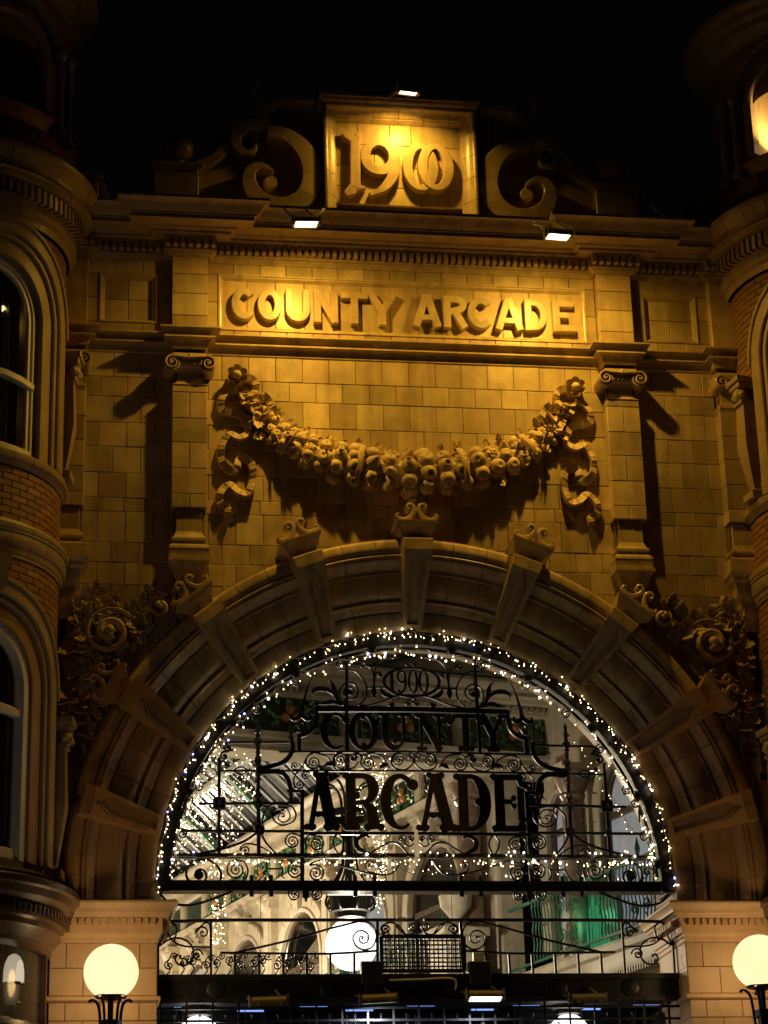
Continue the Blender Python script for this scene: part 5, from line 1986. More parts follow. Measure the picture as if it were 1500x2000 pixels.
# street lamps with glowing globes
def globe_lamp(px, py, r_px, y, label, watts=GLOBE_W, tint=(1.0, .60, .23)):
    x, z = at(px, py, y)
    dist = y + 24
    r_ = r_px / 4449.0 * (dist / math.cos(R(14)))
    root = thing('street_lamp', label, 'street lamp', (x, y, 0), 'globe street lamps by the piers')
    q = MB()
    q.sphere((x, y, z), r_, 32, 20)
    gl = q.build('globe', OPALW, root, 'full')
    q = MB()
    q.lathe([(.02, z - r_ - .02), (r_ * .55, z - r_ * .93), (r_ * .6, z - r_ * .88), (r_ * .5, z - r_ * .84)], (x, y, 0), 18)
    q.build('gallery', IRON, root, True)
    for k in range(5):
        a = R(90 + 72 * k)
        ca, sa = math.cos(a), math.sin(a)
        q = MB()
        pts = catmull([(r_ * .82, z - r_ * 1.05), (r_ * .66, z - r_ * .98), (r_ * .48, z - r_ * 1.15), (r_ * .40, z - r_ * 1.5), (r_ * .36, z - r_ * 2.1), (r_ * .3, z - r_ * 2.4)], 4)
        q.tube([(x + p * ca, y + p * sa, zz) for p, zz in pts], .016, 6)
        q.build('bracket', IRON, root, 'full')
    q = MB()
    q.lathe([(.0, z - r_ * 1.0), (.03, z - r_ * 1.0), (.028, z - r_ * 1.7), (.10, z - r_ * 1.75), (.10, z - r_ * 2.0), (.07, z - r_ * 2.05), (.06, z - r_ * 2.6), (.09, z - r_ * 2.7), (.06, z - r_ * 2.8), (.05, 1.2), (.09, 1.15), (.12, .9), (.12, .2), (.2, .15), (.2, 0)], (x, y, 0), 14)
    q.build('post', IRON, root, True)
    lamp('lamp', 'POINT', (x, y, z), watts, tint, root, None, r_ * .5)
    return x, z


globe_lamp(217, 1898, 51.5, -.9, 'street lamp with glowing cream globe in front of the left pier of the arch')
globe_lamp(1484, 1879, 53, -.9, 'street lamp with glowing cream globe at the right edge, before the right pier')

# third globe lamp, added out of view to give soft street light from the left
globe_lamp(-420, 1960, 50, -7.0, 'added street lamp with glowing cream globe, out of view on the left, for soft street light', 120, (1.0, .84, .66))

# ================================================================ fairy lights
rnd = random.Random(99)


def fairy(name, label, path, step, drop, group='strings of fairy lights round the arch', r0=.0105, outward=None, bright=.10, blue=.025, wire=.0035):
    """string along path [(x, y, z)]; bulbs hang on short stalks"""
    root = thing(name, label, 'fairy lights', path[0], group)
    W_ = MB(); S_ = MB(); Bm = MB(); Bb = MB(); Bl = MB()
    W_.tube(path, wire, 4)
    d = 0
    for a, b in zip(path, path[1:]):
        a, b = Vector(a), Vector(b)
        L_ = (b - a).length
        while d < L_:
            p = a + (b - a) * (d / L_)
            dr = Vector((rnd.uniform(-.6, .6), rnd.uniform(-.3, .1), -1.0 if rnd.random() < .75 else .8)) * drop * rnd.uniform(.4, 1.5)
            if outward:
                dr = dr * .75 + outward(p) * drop * rnd.uniform(-.2, .5)
            e = p + dr
            S_.tube([p, e], .0026, 3, False)
            u = rnd.random()
            if u < blue:
                Bl.sphere(e, r0 * 1.3, 6, 4)
            elif u < blue + bright:
                Bb.sphere(e, r0 * rnd.uniform(1.0, 1.75), 6, 4)
            else:
                Bm.sphere(e, r0 * rnd.uniform(.6, 1.0), 5, 3, (1, 1, 1.3))
            d += step * rnd.choice([.2, .3, .6, 1, 1.3, 1.6, 2.6])
        d -= L_
    W_.build('wire', CABLE, root)
    if S_.v:
        S_.build('stalk', CABLE, root, stuff=True)
    for mb, mt in ((Bm, E_BULB), (Bb, E_BULBW), (Bl, E_BULBB)):
        if mb.v:
            mb.build('bulb', mt, root, 'full', stuff=True)
    return root


def wob(i, a=.018):
    return a * math.sin(i * 1.3) + a * .8 * math.sin(i * .37 + 1) + a * .7 * math.sin(i * 2.9 + 2)


path = [((2.825 + wob(i) * .7) * math.cos(R(a)), .10 + wob(i + 3), AX + (2.825 + wob(i) * .7) * math.sin(R(a))) for i, a in enumerate([182 - 1.55 * k for k in range(119)])]
fairy('fairy_light_string', 'string of warm fairy lights hugging the outer stone edge of the big arch', path, .036, .055, r0=.0074, outward=lambda p: Vector((-p.x, 0, -(p.z - AX))).normalized())
path = [((2.655 + wob(i)) * math.cos(R(a)), .24 + wob(i + 3), AX + (2.655 + wob(i)) * math.sin(R(a))) for i, a in enumerate([178 - 1.55 * k for k in range(114)])]
fairy('fairy_light_string', 'inner string of fairy lights along the iron rib inside the big arch', path, .042, .055, r0=.0085, bright=.12)
z = A(700, 1677)[1]
path = [(-2.8 + .05 * i, YS - .06 + wob(i, .006), z + wob(i, .006)) for i in range(113)]
fairy('fairy_light_string', 'straight string of fairy lights along the iron bar beneath the word ARCADE', path, .036, .06, r0=.0085, bright=.12)

# ================================================================ the arcade hall seen through the screen
HA = R(15)
HO = Vector((0, .9, 0))
HALL = thing('arcade_hall', 'cream faience arcade hall behind the screen, with green orange-fruit frieze and glazed roof', 'hall', (0, 12, 0))


def I(u, v, z):
    return (HO.x + u * math.cos(HA) - v * math.sin(HA), HO.y + u * math.sin(HA) + v * math.cos(HA), z)


def hb(q, name, mt, parent=None, smooth=False, **k):
    return q.map(I).build(name, mt, parent or HALL, smooth, **k)


# entablature profile (out, z): cornice over frieze over architrave
ENT_TOP = [(-.02, 9.60), (.03, 9.60), (.05, 9.63), (.07, 9.64), (.07, 9.74), (.12, 9.745), (.20, 9.76), (.22, 9.80), (.30, 9.82), (.30, 9.87), (.34, 9.90), (.38, 9.96), (.38, 10.0), (-.02, 10.02)]
ENT_LOW = [(-.02, 8.88), (.05, 8.88), (.05, 8.94), (.075, 8.95), (.075, 9.02), (.11, 9.04), (.12, 9.07), (.13, 9.11), (-.02, 9.115)]


def flat_wall(q, u0, v0, u1, v1, z0, z1):
    q.add([(u0, v0, z0), (u1, v1, z0), (u1, v1, z1), (u0, v0, z1)], [(0, 1, 2, 3)])


def entab(path, dz=0.0, panels=True, pitch=1.15, seed=1, name='entablature', leafy=True, vmax=12):
    rr = random.Random(seed)
    q = MB(); q.sweep(path, [(a, z + dz) for a, z in ENT_TOP]); E_ = hb(q, name, HALLST, None, True)
    q = MB(); q.sweep(path, [(a, z + dz) for a, z in ENT_LOW]); q.map(I).build('architrave', HALLST, E_, True)
    for (u0, v0), (u1, v1) in zip(path, path[1:]):
        L_ = math.hypot(u1 - u0, v1 - v0)
        n = max(1, round(L_ / pitch))
        ux, uv = (u1 - u0) / L_, (v1 - v0) / L_
        nx, nv = uv, -ux
        F = lambda a, o_, z: I(u0 + ux * a + nx * o_, v0 + uv * a + nv * o_, z + dz)
        q = MB(); q.add([(0, .0, 9.10), (L_, .0, 9.10), (L_, .0, 9.62), (0, .0, 9.62)], [(0, 1, 2, 3)]); q.map(F).build('frieze_ground', GREENT, E_)
        for k in range(n + 1):
            a = L_ * k / n
            q = MB(); q.box(a - .12, a + .12, .0, .05, 9.10, 9.61); q.box(a - .085, a + .085, .05, .062, 9.15, 9.56); q.map(F).build('frieze_block', HALLST, E_)
        # dentils
        nd = int(L_ / .085)
        q = MB()
        for k in range(nd):
            a = (k + .5) * L_ / nd
            q.box(a - .024, a + .024, .06, .13, 9.66, 9.735)
        q.map(F).build('dentils', HALLST, E_, stuff=True)
        for k in range(n):
            ac = L_ * (k + .5) / n
            mid = (v0 + uv * ac)
            if mid > vmax:
                continue
            w_ = L_ / n - .26
            for (da, dzz) in ((-.0, .075), (-.062, -.035), (.062, -.035)):
                q = MB(); q.sphere((ac + da, .045, 9.36 + dzz), .060, 12, 8, (1, .7, 1)); q.map(F).build('orange', ORANGE, E_, 'full')
            if leafy:
                q = MB()
                for j in range(60):
                    a_ = ac + (rr.random() - .5) * w_ * .92
                    z_ = 9.15 + rr.random() * .41
                    ang = rr.uniform(0, 2 * PI)
                    l, ww = rr.uniform(.07, .14), rr.uniform(.02, .034)
                    c_, s_ = math.cos(ang), math.sin(ang)
                    y0 = rr.uniform(.008, .03)
                    pts = [(0, 0, 0), (.35, .8, .006), (.7, .75, .012), (1, 0, .03), (.7, -.75, .012), (.35, -.8, .006)]
                    vs = [(a_ + (p * l) * c_ - (t * ww) * s_, y0 + h, z_ + (p * l) * s_ + (t * ww) * c_) for p, t, h in pts] + [(a_ + .5 * l * c_, y0 + .022, z_ + .5 * l * s_)]
                    vs = [(min(max(v_[0], ac - w_ / 2), ac + w_ / 2), v_[1], min(max(v_[2], 9.12), 9.595)) for v_ in vs]
                    q.add(vs, [(i, (i + 1) % 6, 6) for i in range(6)])
                q.map(F).build('leaves', GREENL, E_, stuff=True)
    return E_


# cross wall near the street with its entablature
flat = MB(); flat_wall(flat, -5, 3.12, 6, 3.12, 8.86, 10.1); hb(flat, 'cross_wall', HALLST)
entab([(-4.2, 3.1), (5.4, 3.1)], -.02, seed=3, pitch=1.55, name='cross_entablature')
q = MB(); q.box(-5, 6, 3.14, 3.6, 8.87, 10.1); hb(q, 'cross_beam', HALLST)
# ceiling of the near bay: cream vault with green ribs
q = MB()
vs, fs = [], []
for i in range(13):
    a = PI * i / 12
    for v in (-.2 if math.cos(a) > -.3 else .75, 3.2):
        vs.append((.6 + 4.2 * math.cos(a), v, 10.0 + 1.5 * math.sin(a)))
for i in range(12):
    fs.append((i * 2, i * 2 + 1, i * 2 + 3, i * 2 + 2))
q.add(vs, fs); hb(q, 'vault', CREAM, None, True)
q = MB(); q.add([(-4.4, 3.09, 9.9), (5.4, 3.09, 9.9), (5.4, 3.09, 11.8), (-4.4, 3.09, 11.8)], [(0, 1, 2, 3)]); hb(q, 'lunette', CREAM)
for pts, w_ in (([(-4.2, 10.06), (5.2, 10.06)], .10), ([(-2.0, 10.1), (-.2, 10.75), (.1, 11.0)], .07), ([(1.0, 10.12), (1.9, 10.42), (2.7, 10.50), (3.6, 10.36), (4.4, 10.1)], .07),
                ([(-.2, 10.75), (.6, 10.80), (1.4, 10.72)], .06), ([(-3.6, 10.1), (-3.0, 10.5), (-2.2, 10.62), (-1.0, 10.4)], .06)):
    q = MB(); q.stroke(catmull(pts, 5), w_, 3.02, 3.085); hb(q, 'green_rib', GREENP)
q = MB(); q.box(-2.6, 5.4, .3, 3.1, 11.6, 11.7); hb(q, 'ceiling', CREAM)

# side walls of the near bay and of the arcade beyond
def pointed(u, va, vb, z0, zs, zt):
    """round-headed opening outline on a side wall: list of (v, z)"""
    vc, r_ = (va + vb) / 2, (vb - va) / 2
    return [(va, z0)] + [(vc - r_ * math.cos(R(t)), zs + (zt - zs) * math.sin(R(t))) for t in range(0, 181, 12)] + [(vb, z0)]


def side_arch(U, sgn, va, vb, z0, zs, zt, blue=False, near=False, mull=True):
    """moulded arch with a sash window in it; the wall is at u = U, facing -sgn"""
    f_ = lambda v, y, z: I(U + y * sgn, v, z)     # y < 0 comes out of the wall
    o = pointed(U, va, vb, z0, zs, zt)
    rt = thing if False else None
    q = MB()
    vc = (va + vb) / 2
    q.stroke([(v, z) for v, z in pointed(U, va - .12, vb + .12, z0, zs, zt + .12)], .24, -.07, .05, .0)
    ar = q.map(f_).build('window_arch', JOINT, HALL)
    pl_ = pointed(U, va - .12, vb + .12, z0, zs, zt + .12)
    jamb = [(pl_[0][0], z0 + (zs - z0) * k / 4) for k in range(4)]
    jamb2 = [(pl_[-1][0], zs - (zs - z0) * k / 4) for k in range(1, 5)]
    full = jamb + pl_[1:-1] + jamb2
    i_ = 0
    while i_ < len(full) - 1:
        st = 1 if (i_ < 3 or i_ > len(full) - 5) else 2
        seg = full[i_:i_ + st + 1]
        if len(seg) > 1:
            a_, b_ = seg[0], seg[-1]
            l_ = math.hypot(b_[0] - a_[0], b_[1] - a_[1])
            g_ = .005 / max(l_, .01)
            seg = [(a_[0] + (seg[1][0] - a_[0]) * g_ * 2, a_[1] + (seg[1][1] - a_[1]) * g_ * 2)] + seg[1:-1] + [(b_[0] - (b_[0] - seg[-2][0]) * g_ * 2, b_[1] - (b_[1] - seg[-2][1]) * g_ * 2)]
            q = MB(); q.stroke(seg, .26, -.10, .0, .012); q.map(f_).build('arch_stone', HALLST, ar)
        i_ += st
    q = MB(); q.stroke(pointed(U, va - .02, vb + .02, z0, zs, zt + .02), .07, -.13, .05, .012); q.map(f_).build('arch_moulding', HALLST, ar, True)
    q = MB(); q.stroke(pointed(U, va + .05, vb - .05, z0, zs, zt - .05), .09, -.05, .03, .012); q.map(f_).build('window_frame', DARKWOOD if not blue == 'white' else SASH, ar, True)
    q = MB()
    pl = pointed(U, va + .05, vb - .05, z0, zs, zt - .05)
    q.add([(v, -.0, z) for v, z in pl], [tuple(range(len(pl)))])
    q.map(f_).build('pane', E_WIN if blue else GLASSD, ar)
    if mull:
        q = MB(); q.box(va, vb, -.05, .02, zs - .04, zs + .04); q.map(f_).build('transom', DARKWOOD, ar)
    q = MB()
    q.add([(vc - .09, -.17, zt + .02), (vc + .09, -.17, zt + .02), (vc + .13, -.20, zt + .34), (vc - .13, -.20, zt + .34), (vc - .09, .0, zt + .02), (vc + .09, .0, zt + .02), (vc + .13, .0, zt + .34), (vc - .13, .0, zt + .34)],
          [(0, 1, 2, 3), (1, 5, 6, 2), (4, 0, 3, 7), (3, 2, 6, 7), (4, 5, 1, 0)])
    q.map(f_).build('keystone', HALLST, ar)


def side_pier(U, sgn, v, w_, z0, z1, marble=False):
    f_ = lambda v_, y, z: I(U + y * sgn, v_, z)
    q = MB()
    if marble:
        q.lathe([(w_ * .62, 0), (w_ * .62, .12), (w_ * .5, .2), (w_ * .45, (z1 - z0) * .5), (w_ * .4, z1 - z0 - .3), (w_ * .5, z1 - z0 - .24), (w_ * .46, z1 - z0 - .2), (w_ * .65, z1 - z0 - .06), (w_ * .7, z1 - z0)], (v, -.28, z0), 16)
        c_ = q.map(f_).build('marble_column', HALLBR, HALL, True)
        q = MB(); q.box(v - w_ * .7, v + w_ * .7, -.5, .0, z1, z1 + .08); q.map(f_).build('capital', HALLST, c_)
        q = MB(); q.box(v - w_ * .8, v + w_ * .8, -.55, .0, z1 + .082, z1 + .14); q.map(f_).build('abacus', HALLST, c_)
    else:
        q.rect(v - w_ / 2 + .01, v + w_ / 2 - .01, z0, z1, -.12, .0, 0)
        c_ = q.map(f_).build('hall_pilaster', JOINT, HALL)
        nb = 6
        for k in range(nb):
            q = MB(); q.rect(v - w_ / 2, v + w_ / 2, z0 + (z1 - z0) * k / nb + .004, z0 + (z1 - z0) * (k + 1) / nb - .004, -.14, .0, .008); q.map(f_).build('pilaster_stone', HALLST, c_)
        q = MB(); q.rect(v - w_ * .62, v + w_ * .62, z1 - .22, z1 - .083, -.2, 0, .02); q.map(f_).build('capital', HALLST, c_)
        q = MB(); q.rect(v - w_ * .72, v + w_ * .72, z1 - .08, z1, -.24, 0, .01); q.map(f_).build('abacus', HALLST, c_)
        q = MB(); q.rect(v - w_ * .62, v + w_ * .62, z0, z0 + .2, -.2, 0, .02); q.map(f_).build('plinth', HALLST, c_)
        if w_ > .25:
            q = MB(); q.rect(v - w_ * .27, v + w_ * .27, z0 + .35, z1 - .4, -.165, -.1, .008); q.map(f_).build('panel', HALLST, c_)


UR, UL = 2.95, -2.95
UN = 3.45           # near bay walls stand further out
for sgn, U in ((1, UR), (-1, UL)):
    q = MB(); q.box(U if sgn > 0 else U - .3, U + .3 if sgn > 0 else U, 3.6, 34, 0, 10.0)
    hb(q, 'hall_wall', HALLST)
    entab([(U, 34), (U, 3.7)] if sgn > 0 else [(U, 3.7), (U, 34)], -.05, seed=7 + sgn, name='wall_entablature', vmax=15)
    q = MB(); q.box(*(sorted((sgn * UN, sgn * (UN + .3)))), -.4 if sgn > 0 else 1.15, 3.2, 0, 10.0); hb(q, 'bay_wall', HALLST)
    v = 4.7
    k = 0
    while v < 26:
        side_arch(U, sgn, v - .12, v + 1.66, 6.3, 7.5, 8.36, blue=(k in (1, 4) and sgn > 0))
        side_pier(U, sgn, v - .42, .34, 6.2, 8.85)
        # green banner-like soffit edge of every arch
        v += 2.55
        k += 1
    # bracket consoles under the entablature
    for k in range(12):
        v = 4.28 + 2.55 * k * .5
        q = MB()
        f_ = lambda v_, y, z: I(U + y * sgn, v_, z)
        q.tube([(v, -.03, 8.55), (v, -.14, 8.62), (v, -.20, 8.75), (v, -.26, 8.85)], [.05, .075, .09, .07], 8)
        q.sphere((v, -.17, 8.72), .09, 8, 6)
        q.map(f_).build('console', HALLST, HALL, 'full')
# near-bay windows (right side shows most)
side_arch(UN, 1, .35, 1.55, 6.5, 7.9, 8.62, blue=True)
side_arch(UN, 1, -.9, -.05, 6.5, 7.9, 8.4, blue=True)
side_arch(UN, 1, 2.35, 3.0, 6.5, 8.0, 8.5, blue=True)
side_arch(-UN, -1, 1.5, 2.7, 6.5, 7.9, 8.5)
side_pier(UN, 1, .13, .34, 6.2, 8.75)
side_pier(UN, 1, 1.92, .34, 6.2, 8.5, True)
side_pier(-UN, -1, 3.0, .3, 6.2, 8.5)
side_pier(UR, 1, 3.95, .36, 6.2, 8.85, True)
# balconies: fascia, coping, green railing
def balcony(U, sgn, v0, v1, dark=False):
    q = MB()
    o_ = -.62 * sgn
    path = [(U + o_, v1), (U + o_, v0)] if sgn > 0 else [(U + o_, v0), (U + o_, v1)]
    q.sweep(path, [(-.9, 5.55), (-.25, 5.55), (-.2, 5.60), (-.12, 5.66), (-.12, 5.70), (-.05, 5.72), (-.05, 5.80), (.0, 5.82), (.02, 5.88), (.02, 6.02), (.06, 6.05), (.08, 6.12), (.04, 6.17), (-.1, 6.19), (-.9, 6.19)])
    B_ = hb(q, 'balcony', HALLST, None, True)
    q = MB()
    n = int((v1 - v0) / .06)
    for k in range(n):
        v = v0 + (k + .5) * (v1 - v0) / n
        q.box(U + o_ - .045 * sgn - .03, U + o_ - .045 * sgn + .03, v - .012, v + .012, 5.74, 5.80)
    q.map(I).build('dentils', HALLST, B_, stuff=True)
    # railing
    ru = U + o_ + .06 * sgn
    rl = MB(); rl.box(ru - .02, ru + .02, v0, v1, 7.02, 7.06); rl.box(ru - .015, ru + .015, v0, v1, 6.26, 6.29)
    RL = rl.map(I).build('railing', GREENP, B_)
    k = 0
    v = v0 + .04
    while v < v1 - .04:
        if int(v / .9) % 2 == 0 or k % 1:
            pts = [(ru, v + .018 * math.sin(j * 1.6), 6.28 + .75 * j / 10) for j in range(11)]
            q = MB(); q.tube(pts, .010, 4); q.map(I).build('baluster', GREENP, RL)
        v += .085
        k += 1
    v = v0 + .45
    while v < v1:
        if True:
            for t in (-1, 1):
                for zz_, rr_, aa_, tt_ in ((6.85, .10, 90, 1.6), (6.48, .11, -90, -1.6)):
                    sp = spiral(v + t * .15, zz_, rr_, .015, aa_, tt_ * t)
                    q = MB(); q.tube([(ru, a, b) for a, b in sp], .011, 4); q.map(I).build('railing_scroll', GREENP, RL)
            q = MB(); q.sphere((ru - .01 * sgn, v, 6.68), .06, 10, 6, (.4, 1, 1.2)); q.map(I).build('railing_rosette', HALLST, RL)
            q = MB(); q.tube([(ru, v, 7.05), (ru, v, 7.16), (ru, v, 7.3)], [.012, .035, .004], 5); q.map(I).build('railing_finial', GREENP, RL)
        v += 1.8 if sgn > 0 else 1.1


balcony(UN, 1, -.55, 3.3)
balcony(-UN, -1, 1.2, 3.3)
balcony(UR + .1, 1, 4.0, 20)
balcony(UL - .1, -1, 4.0, 20)
# green lit tubes glowing behind the right-hand railing
x, y, z = I(3.2, 1.6, 6.2)
gt = thing('green_light_display', 'upright green glowing tubes behind the right balcony railing', 'light display', (x, y, z))
for k in range(11):
    vv = 1.15 + k * .085
    hgt = .70 - abs(k - 5) * .125
    q = MB(); q.tube([(3.18, vv, 6.22), (3.18, vv, 6.22 + hgt)], .014, 5); q.map(I).build('tube', E_GREEN, gt)
q = MB(); q.box(3.22, 3.30, 1.05, 2.15, 6.19, 7.0); q.map(I).build('backboard', GREENP, gt)
lamp('lamp', 'POINT', I(3.0, 1.6, 6.7), 2.2, (.15, 1.0, .45), gt, None, .1)
# stone pedestals with vases at the ends of the balconies
for (u, v, lab) in ((2.35, 3.75, 'pale stone pedestal with an urn at the far end of the right balcony'), (-2.35, 3.75, 'pale stone pedestal with an urn at the far end of the left balcony')):
    x, y, z = I(u, v, 5.6)
    rt = thing('urn_pedestal', lab, 'pedestal', (x, y, z))
    q = MB(); q.rect(u - .28, u + .28, 5.6, 6.75, v - .25, v + .25, .02, True); q.rect(u - .34, u + .34, 6.75, 6.86, v - .32, v + .32, .02, True); q.map(I).build('pedestal', HALLST, rt)
    q = MB(); q.lathe([(.0, 6.86), (.16, 6.86), (.16, 6.9), (.07, 6.96), (.07, 7.0), (.2, 7.15), (.22, 7.3), (.14, 7.42), (.18, 7.46), (.0, 7.47)], (u, v, 0), 16); q.map(I).build('urn', HALLST, rt, True)
# glazed pitched roof beyond the cross wall
q = MB()
RZ0, RZ1 = 10.0, 12.6
for sgn in (1, -1):
    q.add([(sgn * 2.95, 3.6, RZ0), (sgn * 2.95, 34, RZ0), (0, 34, RZ1), (0, 3.6, RZ1)], [(0, 1, 2, 3)])
RF = hb(q, 'glazed_roof', ROOFG)
v = 4.0
while v < 26:
    for sgn in (1, -1):
        q = MB(); q.tube([(sgn * 2.93, v, RZ0 - .02), (0, v, RZ1 - .05)], .022, 4); q.map(I).build('glazing_bar', SASH, RF)
    if int((v - 4.0) / .42 + .5) % 6 == 0:
        for sgn in (1, -1):
            q = MB()
            n_ = 8
            vs = []
            for i in range(n_ + 1):
                t = i / n_
                u = sgn * 2.9 * (1 - t); zr = RZ0 + (RZ1 - RZ0) * t
                zl = 9.9 + 1.9 * math.sin(t * PI / 2)
                for vv in (v - .08, v + .08):
                    vs += [(u, vv, zr - .06), (u, vv, zl - .1)]
            fs = []
            for i in range(n_):
                fs += [(i * 4, (i + 1) * 4, (i + 1) * 4 + 1, i * 4 + 1), (i * 4 + 2, i * 4 + 3, (i + 1) * 4 + 3, (i + 1) * 4 + 2), (i * 4 + 1, (i + 1) * 4 + 1, (i + 1) * 4 + 3, i * 4 + 3)]
            q.add(vs, fs); q.map(I).build('roof_truss', GREENP, RF)
    v += .42
for t in (.33, .66):
    for sgn in (1, -1):
        q = MB(); q.box(sgn * 2.95 * (1 - t) - .05, sgn * 2.95 * (1 - t) + .05, 3.6, 26, RZ0 + (RZ1 - RZ0) * t - .12, RZ0 + (RZ1 - RZ0) * t - .05); q.map(I).build('purlin', SASH, RF)
q = MB(); q.box(-3.2, 3.2, 33.9, 34.2, 0, 13); hb(q, 'end_wall', HALLST)
q = MB(); q.box(-3.4, 3.4, .8, 34, .005, .02); hb(q, 'hall_floor', PAVE)
# gallery rail across, dark, low in the view, and lit shop signs below
x, y, z = I(1.9, 6.0, 3.9)
# pendants: globes on iron hangers
def pendant(px, py, r_px, y, label, energy, crown=True, rod_top=9.5, kind='hanging_lamp'):
    x, z = at(px, py, y)
    r_ = r_px / 4449.0 * (y + 24) / math.cos(R(12))
    root = thing(kind, label, 'hanging lamp', (x, y, z + r_), 'white globe lamps hanging in the arcade hall')
    q = MB(); q.sphere((x, y, z), r_, 32, 20); q.build('globe', OPALC, root, 'full')
    q = MB()
    q.lathe([(r_ * .35, z + r_ * .95), (r_ * .6, z + r_ * 1.0), (r_ * .62, z + r_ * 1.2), (r_ * .8, z + r_ * 1.25), (r_ * .85, z + r_ * 1.9), (r_ * .7, z + r_ * 1.95), (r_ * .3, z + r_ * 2.1), (.03, z + r_ * 2.2), (.03, rod_top)], (x, y, 0), 12)
    q.build('hanger', IRON, root, True)
    if crown:
        for k in range(8):
            a = R(45 * k + 10)
            pts = catmull([(r_ * .8, z + r_ * 1.3), (r_ * 1.0, z + r_ * 1.6), (r_ * .7, z + r_ * 2.3), (r_ * .28, z + r_ * 3.2), (r_ * .28, z + r_ * 5.4), (r_ * .5, z + r_ * 6.1), (r_ * .9, z + r_ * 6.3)], 4)
            q = MB(); q.tube([(x + p * math.cos(a), y + p * math.sin(a), zz) for p, zz in pts], .016, 5); q.build('crown_rod', IRON, root, 'full')
        q = MB(); q.lathe([(r_ * .9, z + r_ * 4.9), (r_ * .95, z + r_ * 5.0), (r_ * .95, z + r_ * 5.15), (r_ * .9, z + r_ * 5.2), (r_ * .85, z + r_ * 5.0), (r_ * .9, z + r_ * 4.9)], (x, y, 0), 16); q.build('crown_ring', IRON, root, True)
    lamp('lamp', 'POINT', (x, y, z), energy, (1.0, .86, .64), root, None, r_ * .5)
    return x, z


pendant(686, 1845, 50, 3.2, 'big bright white globe hanging in the middle of the hall behind the lintel', 330)
# further globes down the arcade
for k, (u, v, zz, e) in enumerate(((0, 10.5, 6.6, 1700), (0, 17, 6.6, 1200), (0, 24, 6.6, 600))):
    x, y, z = I(u, v, zz)
    root = thing('hanging_lamp', ['white globe lamp hanging second along the arcade hall', 'white globe lamp hanging third along the arcade hall', 'white globe lamp hanging farthest along the arcade hall'][k], 'hanging lamp', (x, y, z + .3),
                 'white globe lamps hanging in the arcade hall')
    q = MB(); q.sphere((x, y, z), .30, 24, 14); q.build('globe', OPALC, root, 'full')
    q = MB(); q.lathe([(.1, z + .28), (.18, z + .3), (.18, z + .4), (.03, z + .5), (.03, 12.0)], (x, y, 0), 10); q.build('hanger', IRON, root, True)
    lamp('lamp', 'POINT', (x, y, z), e, (1.0, .82, .56), root, None, .15)
# two globes low down, showing under the lintel
for px, py, lab in ((388, 2026, 'white globe lamp showing its top under the left end of the lintel'), (1112, 2022, 'white globe lamp showing its top under the right end of the lintel')):
    pendant(px, py, 40, .63, lab, 6, False, 5.2)
# bright ceiling light strip over the hall, seen above the globe
# curtains of fairy lights hanging in the hall
def curtain(name, label, cols, y, step=.05, jit=.03, r0=.0070):
    root = thing(name, label, 'fairy lights', (at(*cols[0][0], y)[0], y, at(*cols[0][0], y)[1]), 'curtains of fairy lights hanging in the hall')
    W_ = MB(); Bm = MB(); Bb = MB(); Bl = MB()
    for (pa, pb) in cols:
        xa, za = at(*pa, y)
        xb, zb_ = at(*pb, y)
        yy = y + rnd.uniform(-.35, .35)
        L_ = math.hypot(xb - xa, zb_ - za)
        n = max(2, int(L_ / step))
        pts = [(xa + (xb - xa) * i / n + rnd.uniform(-.008, .008), yy, za + (zb_ - za) * i / n) for i in range(n + 1)]
        W_.tube(pts, .0022, 3, False)
        for p in pts:
            if rnd.random() < .25:
                continue
            e = (p[0] + rnd.uniform(-jit, jit), p[1] + rnd.uniform(-jit, jit), p[2] + rnd.uniform(-jit, jit))
            u = rnd.random()
            (Bl if u < .02 else Bb if u < .10 else Bm).sphere(e, r0 * (rnd.uniform(1.2, 1.7) if .02 < u < .10 else rnd.uniform(.6, 1.1)), 5, 3)
    W_.build('wire', CABLE, root)
    for mb, mt in ((Bm, E_BULB), (Bb, E_BULBW), (Bl, E_BULBB)):
        if mb.v:
            mb.build('bulb', mt, root, 'full', stuff=True)


rnd = random.Random(4)
cols = []
for k in range(18):
    t = k / 17
    x0 = 345 + 155 * t
    top = 1565 - 90 * math.sin(PI * (t * .85 + .12)) if t < .5 else 1478 + 8 * math.sin(k)
    bot = 1670 + 20 * math.sin(k * 1.7) if t < .82 else 1600 - 30 * (t - .82) / .18
    cols.append(((x0 + 12, top), (x0 - 10 + 18 * (1 - t), bot)))
curtain('fairy_light_curtain', 'dense curtain of fairy lights hanging in the hall at the far left of the arch', cols, 2.2)
cols = [((425 + 12 * math.cos(k), 1688), (428 + 9 * math.cos(k * 2.1), 1835)) for k in range(7)] + [((395 + 12 * k, 1670), (424 + k, 1700)) for k in range(5)]
curtain('fairy_light_curtain', 'narrow strand of fairy lights hanging below the left end of the iron screen bar', cols, 2.2, .045)
cols = [((652 + 16 * k, 1474 + 3 * math.sin(k)), (742 - 14 * abs(k - 4) * .3 - 20 * (k < 3), 1560 + 8 * k * (k < 3))) for k in range(8)]
cols += [((728 + 5 * k, 1480 + 20 * (k % 2)), (738 + 3 * k, 1700)) for k in range(5)] + [((738 + 3 * k, 1640), (740 + 5 * math.sin(k), 1775)) for k in range(5)]
curtain('fairy_light_curtain', 'swathe of fairy lights gathered into a falling strand behind the iron letters R and C', cols, 2.6, .045)
